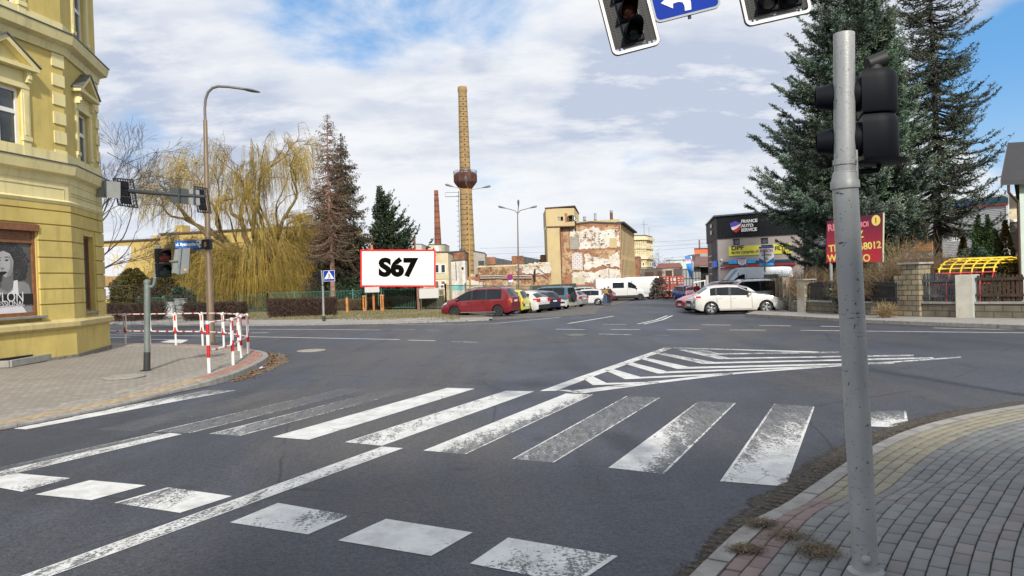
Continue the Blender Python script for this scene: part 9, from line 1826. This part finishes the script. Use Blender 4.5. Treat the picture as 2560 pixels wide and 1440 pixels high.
# side street return of the garden fence
SFa = Ve((WP[0].x, WP[0].y, 0)); SFb = Ve((gat(1918, 50).x, 50, 0)); fS = Face((SFa.x, SFa.y), (SFb.x, SFb.y)); fS.n = Ve((-fS.d.y, fS.d.x, 0)) if Ve((-fS.d.y, fS.d.x, 0)).x < 0 else Ve((fS.d.y, -fS.d.x, 0))
T = thing('garden_wall', 'garden wall with thin concrete posts running up the side street behind the white hatchback', 'wall', (SFa.x, SFa.y, 0)); mb = MB(); mb.prism([fS.P(0, hz(0, 36)-.6), fS.P(fS.L, hz(0, 48)-.6), fS.P(fS.L, hz(0, 48)+.55), fS.P(0, hz(0, 36)+.6)], -fS.n*.25); mb.build('stonework', M_WST, T, uvmode=True)
for i, u_ in enumerate((1.4, 2.9, 4.6, 6.6, 8.8, 11.2)):
 mb = MB(); y_ = fS.P(u_, 0).y; fS.slab(mb, u_, u_+.22, hz(20, y_)+.3, hz(20, y_)+1.75, -.24, .02); mb.build('post', mat('concrete_post', (.32, .27, .20), .9, var=.2, dirt=.5), T)
mb = MB()
for i in range(88): u_ = .3+i*.135; y_ = fS.P(u_, 0).y; fS.slab(mb, u_, u_+.06, hz(20, y_)+.6, hz(20, y_)+1.45, -.14, -.12)
mb.build('pickets', M_PKD, T); mb = MB(); fS.slab(mb, 0, fS.L, hz(20, 42)+.75, hz(20, 42)+.85, -.12, -.07); mb.build('rail', M_PKD, T)
f_ = Face((fx(1918, 50.5), 50.5), (fx(1934, 50), 50)); T = thing('gate_pillar', 'dark mossy stone pillar in front of the pale blue van', 'pillar', f_.P(f_.L/2, -.5)); mb = MB(); f_.slab(mb, -.3, f_.L*.9, -1, fz(1925, 686, 50), -.5, 0); mb.build('shaft', M_WST, T, uvmode=True)
# burgundy restaurant board
Yr = 32.6; f_ = Face((fx(2065, Yr+1), Yr+1), (fx(2208, Yr-.8), Yr-.8)); r_ = f_.r(2066, 548, 2208, 657); T = thing('advertising_board', 'burgundy to red restaurant board with yellow and pink lettering behind the near pole', 'sign', f_.P(f_.L/2, .2))
def gradm():
 m, t, b = bsdf('burgundy_print'); p = geo(t); s_ = t.new('ShaderNodeSeparateXYZ'); t.link(p, s_.inputs[0]); k = t.new('ShaderNodeMapRange'); t.link(s_.outputs[2], k.inputs[0]); k.inputs[1].default_value = r_[2]; k.inputs[2].default_value = r_[3]
 c = t.mix(k.outputs[0], (.50, .022, .040), (.10, .012, .04)); t.link(c, b.inputs['Base Color']); b.inputs['Roughness'].default_value = .5; return m
mb = MB(); zq = lambda x, y: f_.uz(x, y); P_ = [zq(2066, 656), zq(2207, 655), zq(2209, 532), zq(2067, 553)]; patch(f_, mb, P_, -.03, 0); pn = mb.build('panel', gradm(), T); mb = MB(); mb.beam(f_.P(*P_[1], .0), f_.P(*P_[2], .0), .06); mb.build('edge_strip', mat('cream_panel', (.5, .45, .3)), T); mb = MB(); [mb.beam(f_.P(u_, .1, -.08), f_.P(u_, P_[0][1]+1, -.08), .1) for u_ in (.2, f_.L-.15)]; mb.build('post', M_GALV, T)
M_YL = mat('lettering_yellow', (.75, .62, .16), .5); M_PK = mat('lettering_pink', (.75, .22, .26), .5); hh = (P_[2][1]-P_[1][1])
for s_, px, py, sz, m, al in (('RES', 2069, 571, .20, M_PK, 'LEFT'), ('A-MOI', 2172, 560, .15, M_PK, 'RIGHT'), ('OZ', 2158, 586, .20, M_YL, 'RIGHT'), ('TE', 2072, 623, .21, M_YL, 'LEFT'), ('68012', 2203, 612, .20, M_YL, 'RIGHT'), ('WWW', 2069, 647, .21, M_YL, 'LEFT'), ('CO', 2176, 645, .21, M_YL, 'RIGHT')):
 uu, zz_ = f_.uz(px, py); text(s_, hh*sz, .004, f_.M(uu, zz_, .006) @ Matrix.Rotation(.05, 4, 'Z'), m, 'lettering', pn, hh*.006, al, .9 if s_ != 'A-MOI' else .8)
uu, zz_ = f_.uz(2190, 551); mb = MB(); mb.prism([f_.P(uu+hh*.088*cos(a), zz_+hh*.11*sin(a), .003) for a in np.linspace(0, 6.28, 25)[:-1]], f_.n*.004); mb.build('badge', M_YL, pn); text('1', hh*.15, .004, f_.M(uu, zz_, .011), MATS['sign_red'], 'lettering', pn, .006)
# climbing frame
CF = thing('climbing_frame', 'arched yellow and red steel climbing frame behind the brown fence', 'climbing frame', tuple(gat(2440, 26, .16))); M_CY = mat('climber_yellow', (.72, .50, .02), .4, var=.06); M_CR = mat('climber_red', (.45, .02, .03), .45, var=.1)
Yk0 = 28.7; q0 = at(2347, 684, Yk0); zlo = q0.z; zT = at(2440, 645, Yk0+.8).z; zg = hz(q0.x, Yk0)+.16; vd = Ve((.72, .69, 0)); SPN = 4.5
def archpt(a, i): return Ve((q0.x+i*.415, Yk0, zlo))+vd*(SPN*(1-cos(a))/2)+Ve((0, 0, (zT-zlo)*sin(a)))
for i in range(6):
 mb = MB(); mb.tube([archpt(a, i) for a in np.linspace(.0, pi, 17)], .032, 8); mb.build('arch', M_CY, CF, smooth=True)
 for a, s_ in ((0, -1), (pi, 1)): mb = MB(); e_ = archpt(a, i); f0_ = e_+vd*s_*.42+Ve((0, 0, -.42)); mb.tube([e_, f0_, Ve((f0_.x, f0_.y, zg))+vd*s_*.05], .024, 8); mb.build('leg', M_CR, CF, smooth=True)
for a in np.linspace(.0, pi, 11): mb = MB(); mb.tube([archpt(a, -.2), archpt(a, 5.25)], .027, 8); mb.build('rung', M_CR if a < .01 or a > 3.13 else M_CY, CF, smooth=True)
for s_, a in ((-1, 0), (1, pi)): mb = MB(); mb.tube([archpt(a, -.1)+vd*s_*.42+Ve((0, 0, -.42)), archpt(a, 5.1)+vd*s_*.42+Ve((0, 0, -.42))], .02, 8); mb.build('rung', M_CR, CF, smooth=True)
# wires in the distance
PW = thing('overhead_wires', 'thin overhead power lines crossing the sky above the containers', 'wires', (20, 150, 6)); mb = MB()
for y0, y1 in ((640, 618), (626, 610), (611, 600), (655, 640)):
 a = at(1200, y0+10, 150); b = at(1800, y1-4, 150); mb.tube([a, a.lerp(b, .33)+Ve((0, 0, -.25)), a.lerp(b, .66)+Ve((0, 0, -.25)), b], .022, 4)
mb.build('wire', MATS['dark_iron'], PW)
# litter at the kerb
for px, py, lab in ((654, 921, 'small crumpled blue plastic wrapper in the gutter of the left corner'), (571, 949, 'small white scrap of paper in the gutter of the left corner')):
 p = G(px, py, .01); mb = MB(); rr = random.Random(px); r_ = .07 if px == 654 else .045
 mb.add([p+Ve((r_*cos(a)*rr.uniform(.7, 1.2), r_*1.2*sin(a)*rr.uniform(.7, 1.2), rr.uniform(0, .02))) for a in np.linspace(0, 6.28, 9)[:-1]]+[p+Ve((0, 0, .05))], [(i, (i+1) % 8, 8) for i in range(8)]); tag(mb.build('litter', mat('litter_blue' if px == 654 else 'litter_white', (.45, .52, .66) if px == 654 else (.7, .7, .7), .5)), lab, 'litter')
p = gat(2212, 27.6, .13); twigs('dry_tuft', 'dry grass tuft at the foot of the low stone wall', (p.x, p.y, p.z), .25, .15, .22, 120, ML_STRAW, 7, 'grass tuft')
# ---- people
def person(lab, px, py, Y, H, face, top, legs, hair, pose):
 p = gat(px, Y, .012); T = thing('person', lab, 'person', tuple(p), face); J = {}; k = H/1.75
 s = pose; V = {'pel': (0, 0, .95), 'sp': (0, .01, 1.15), 'ch': (s.get('lx', 0), .03, 1.38), 'nk': (s.get('lx', 0), .03, 1.50), 'hd': (s.get('lx', 0), .05, 1.60), 'ht': (s.get('lx', 0), .05, 1.70)}
 V.update({'shL': (-.19, .02, 1.42), 'elL': s['elL'], 'haL': s['haL'], 'shR': (.19, .02, 1.42), 'elR': s['elR'], 'haR': s['haR'], 'hpL': (-.09, 0, .92), 'knL': s['knL'], 'anL': s['anL'], 'toL': (s['anL'][0], s['anL'][1]+.17, .03), 'hpR': (.09, 0, .92), 'knR': s['knR'], 'anR': s['anR'], 'toR': (s['anR'][0], s['anR'][1]+.17, .03)})
 Rr_ = {'pel': .13, 'sp': .135, 'ch': .15, 'nk': .065, 'hd': .085, 'ht': .07, 'shL': .085, 'shR': .085, 'elL': .055, 'elR': .055, 'haL': .04, 'haR': .04, 'hpL': .10, 'hpR': .10, 'knL': .065, 'knR': .065, 'anL': .045, 'anR': .045, 'toL': .04, 'toR': .04}
 E = [('pel', 'sp'), ('sp', 'ch'), ('ch', 'nk'), ('nk', 'hd'), ('hd', 'ht'), ('ch', 'shL'), ('shL', 'elL'), ('elL', 'haL'), ('ch', 'shR'), ('shR', 'elR'), ('elR', 'haR'), ('pel', 'hpL'), ('hpL', 'knL'), ('knL', 'anL'), ('anL', 'toL'), ('pel', 'hpR'), ('hpR', 'knR'), ('knR', 'anR'), ('anR', 'toR')]
 def skin(name, keys, edges, m, grow_=0.):
  ks = list(keys); me = bpy.data.meshes.new(name); me.from_pydata([tuple(Ve(V[q])*k) for q in ks], [(ks.index(a), ks.index(b)) for a, b in edges], []); o = bpy.data.objects.new(name, me); C.objects.link(o); o.parent = T
  sk = o.modifiers.new('skin', 'SKIN');
  for i, q in enumerate(ks): r__ = (Rr_[q]+grow_)*k; me.skin_vertices[0].data[i].radius = (r__, r__*.85 if q in ('ch', 'sp', 'pel') else r__)
  me.skin_vertices[0].data[0].use_root = True; sub = o.modifiers.new('sub', 'SUBSURF'); sub.levels = 2; sub.render_levels = 2; me.materials.append(m)
  bpy.context.view_layer.update(); nm_ = bpy.data.meshes.new_from_object(o.evaluated_get(bpy.context.evaluated_depsgraph_get())); o.modifiers.clear(); o.data = nm_
  nm_.polygons.foreach_set('use_smooth', [True]*len(nm_.polygons)); return o
 skin('body', list(V), E, mat('skin_tone', (.42, .25, .18), .6))
 tk = ['pel', 'sp', 'ch', 'shL', 'elL', 'haL', 'shR', 'elR', 'haR', 'hpL', 'hpR']; V['haL_'] = tuple(Ve(V['elL']).lerp(Ve(V['haL']), .85)); V['haR_'] = tuple(Ve(V['elR']).lerp(Ve(V['haR']), .85)); Rr_['haL_'] = Rr_['haR_'] = .05
 skin('jacket', ['pel', 'sp', 'ch', 'shL', 'elL', 'haL_', 'shR', 'elR', 'haR_', 'hpL', 'hpR'], [('pel', 'sp'), ('sp', 'ch'), ('ch', 'shL'), ('shL', 'elL'), ('elL', 'haL_'), ('ch', 'shR'), ('shR', 'elR'), ('elR', 'haR_'), ('pel', 'hpL'), ('pel', 'hpR')], top, .035)
 V['anL_'] = tuple(Ve(V['knL']).lerp(Ve(V['anL']), .9)); V['anR_'] = tuple(Ve(V['knR']).lerp(Ve(V['anR']), .9)); Rr_['anL_'] = Rr_['anR_'] = .06
 skin('trousers', ['pel', 'hpL', 'knL', 'anL_', 'hpR', 'knR', 'anR_'], [('pel', 'hpL'), ('hpL', 'knL'), ('knL', 'anL_'), ('pel', 'hpR'), ('hpR', 'knR'), ('knR', 'anR_')], legs, .018)
 mb = MB(); hx = Ve(V['hd'])*k; mb.sphere(hx+Ve((0, -.02, .05))*k, .112*k, 12, (.85, 1, .85)); mb.build('hair', hair, T, smooth=True, world=False)
 mb = MB(); [mb.sphere(Ve((V[a][0], V[a][1]+.08, .05))*k, .07*k, 8, (.8, 1.9, .75)) for a in ('anL', 'anR')]; mb.build('shoes', M_TRIM, T, smooth=True, world=False); return T
person('person in a tan jacket and blue jeans facing the car park, arm half raised', 1513, 765, 69.5, 1.68, 2.6, mat('tan_jacket', (.33, .20, .085), .8), mat('blue_jeans', (.055, .10, .20), .9), mat('dark_hair', (.03, .022, .018), .8), dict(elL=(-.26, .10, 1.18), haL=(-.14, .32, 1.22), elR=(.26, .06, 1.16), haR=(.20, .26, 1.05), knL=(-.10, .04, .50), anL=(-.11, 0, .08), knR=(.10, .02, .50), anR=(.12, -.02, .08)))
person('person in a long dark brown coat and grey cap standing with hands in pockets', 1522.5, 765, 70, 1.78, .5, mat('dark_brown_coat', (.055, .036, .028), .85), mat('dark_trousers', (.025, .03, .045), .9), mat('grey_cap', (.17, .17, .175), .8), dict(elL=(-.28, -.04, 1.14), haL=(-.2, .10, .98), elR=(.28, -.04, 1.14), haR=(.2, .10, .98), knL=(-.10, .03, .50), anL=(-.10, -.02, .08), knR=(.12, .05, .50), anR=(.16, .02, .08)))
p = gat(1741, 76, .01)
person('person in a red top far down the side street beside the dark shed', 1743, 720, 76, 1.7, 0, mat('red_top', (.35, .03, .03), .8), mat('dark_trousers', (.025, .03, .045)), mat('dark_hair', (.03, .022, .018)), dict(elL=(-.26, 0, 1.14), haL=(-.26, .05, .92), elR=(.26, 0, 1.14), haR=(.26, .05, .92), knL=(-.10, .0, .50), anL=(-.10, 0, .08), knR=(.10, .0, .50), anR=(.10, 0, .08)))
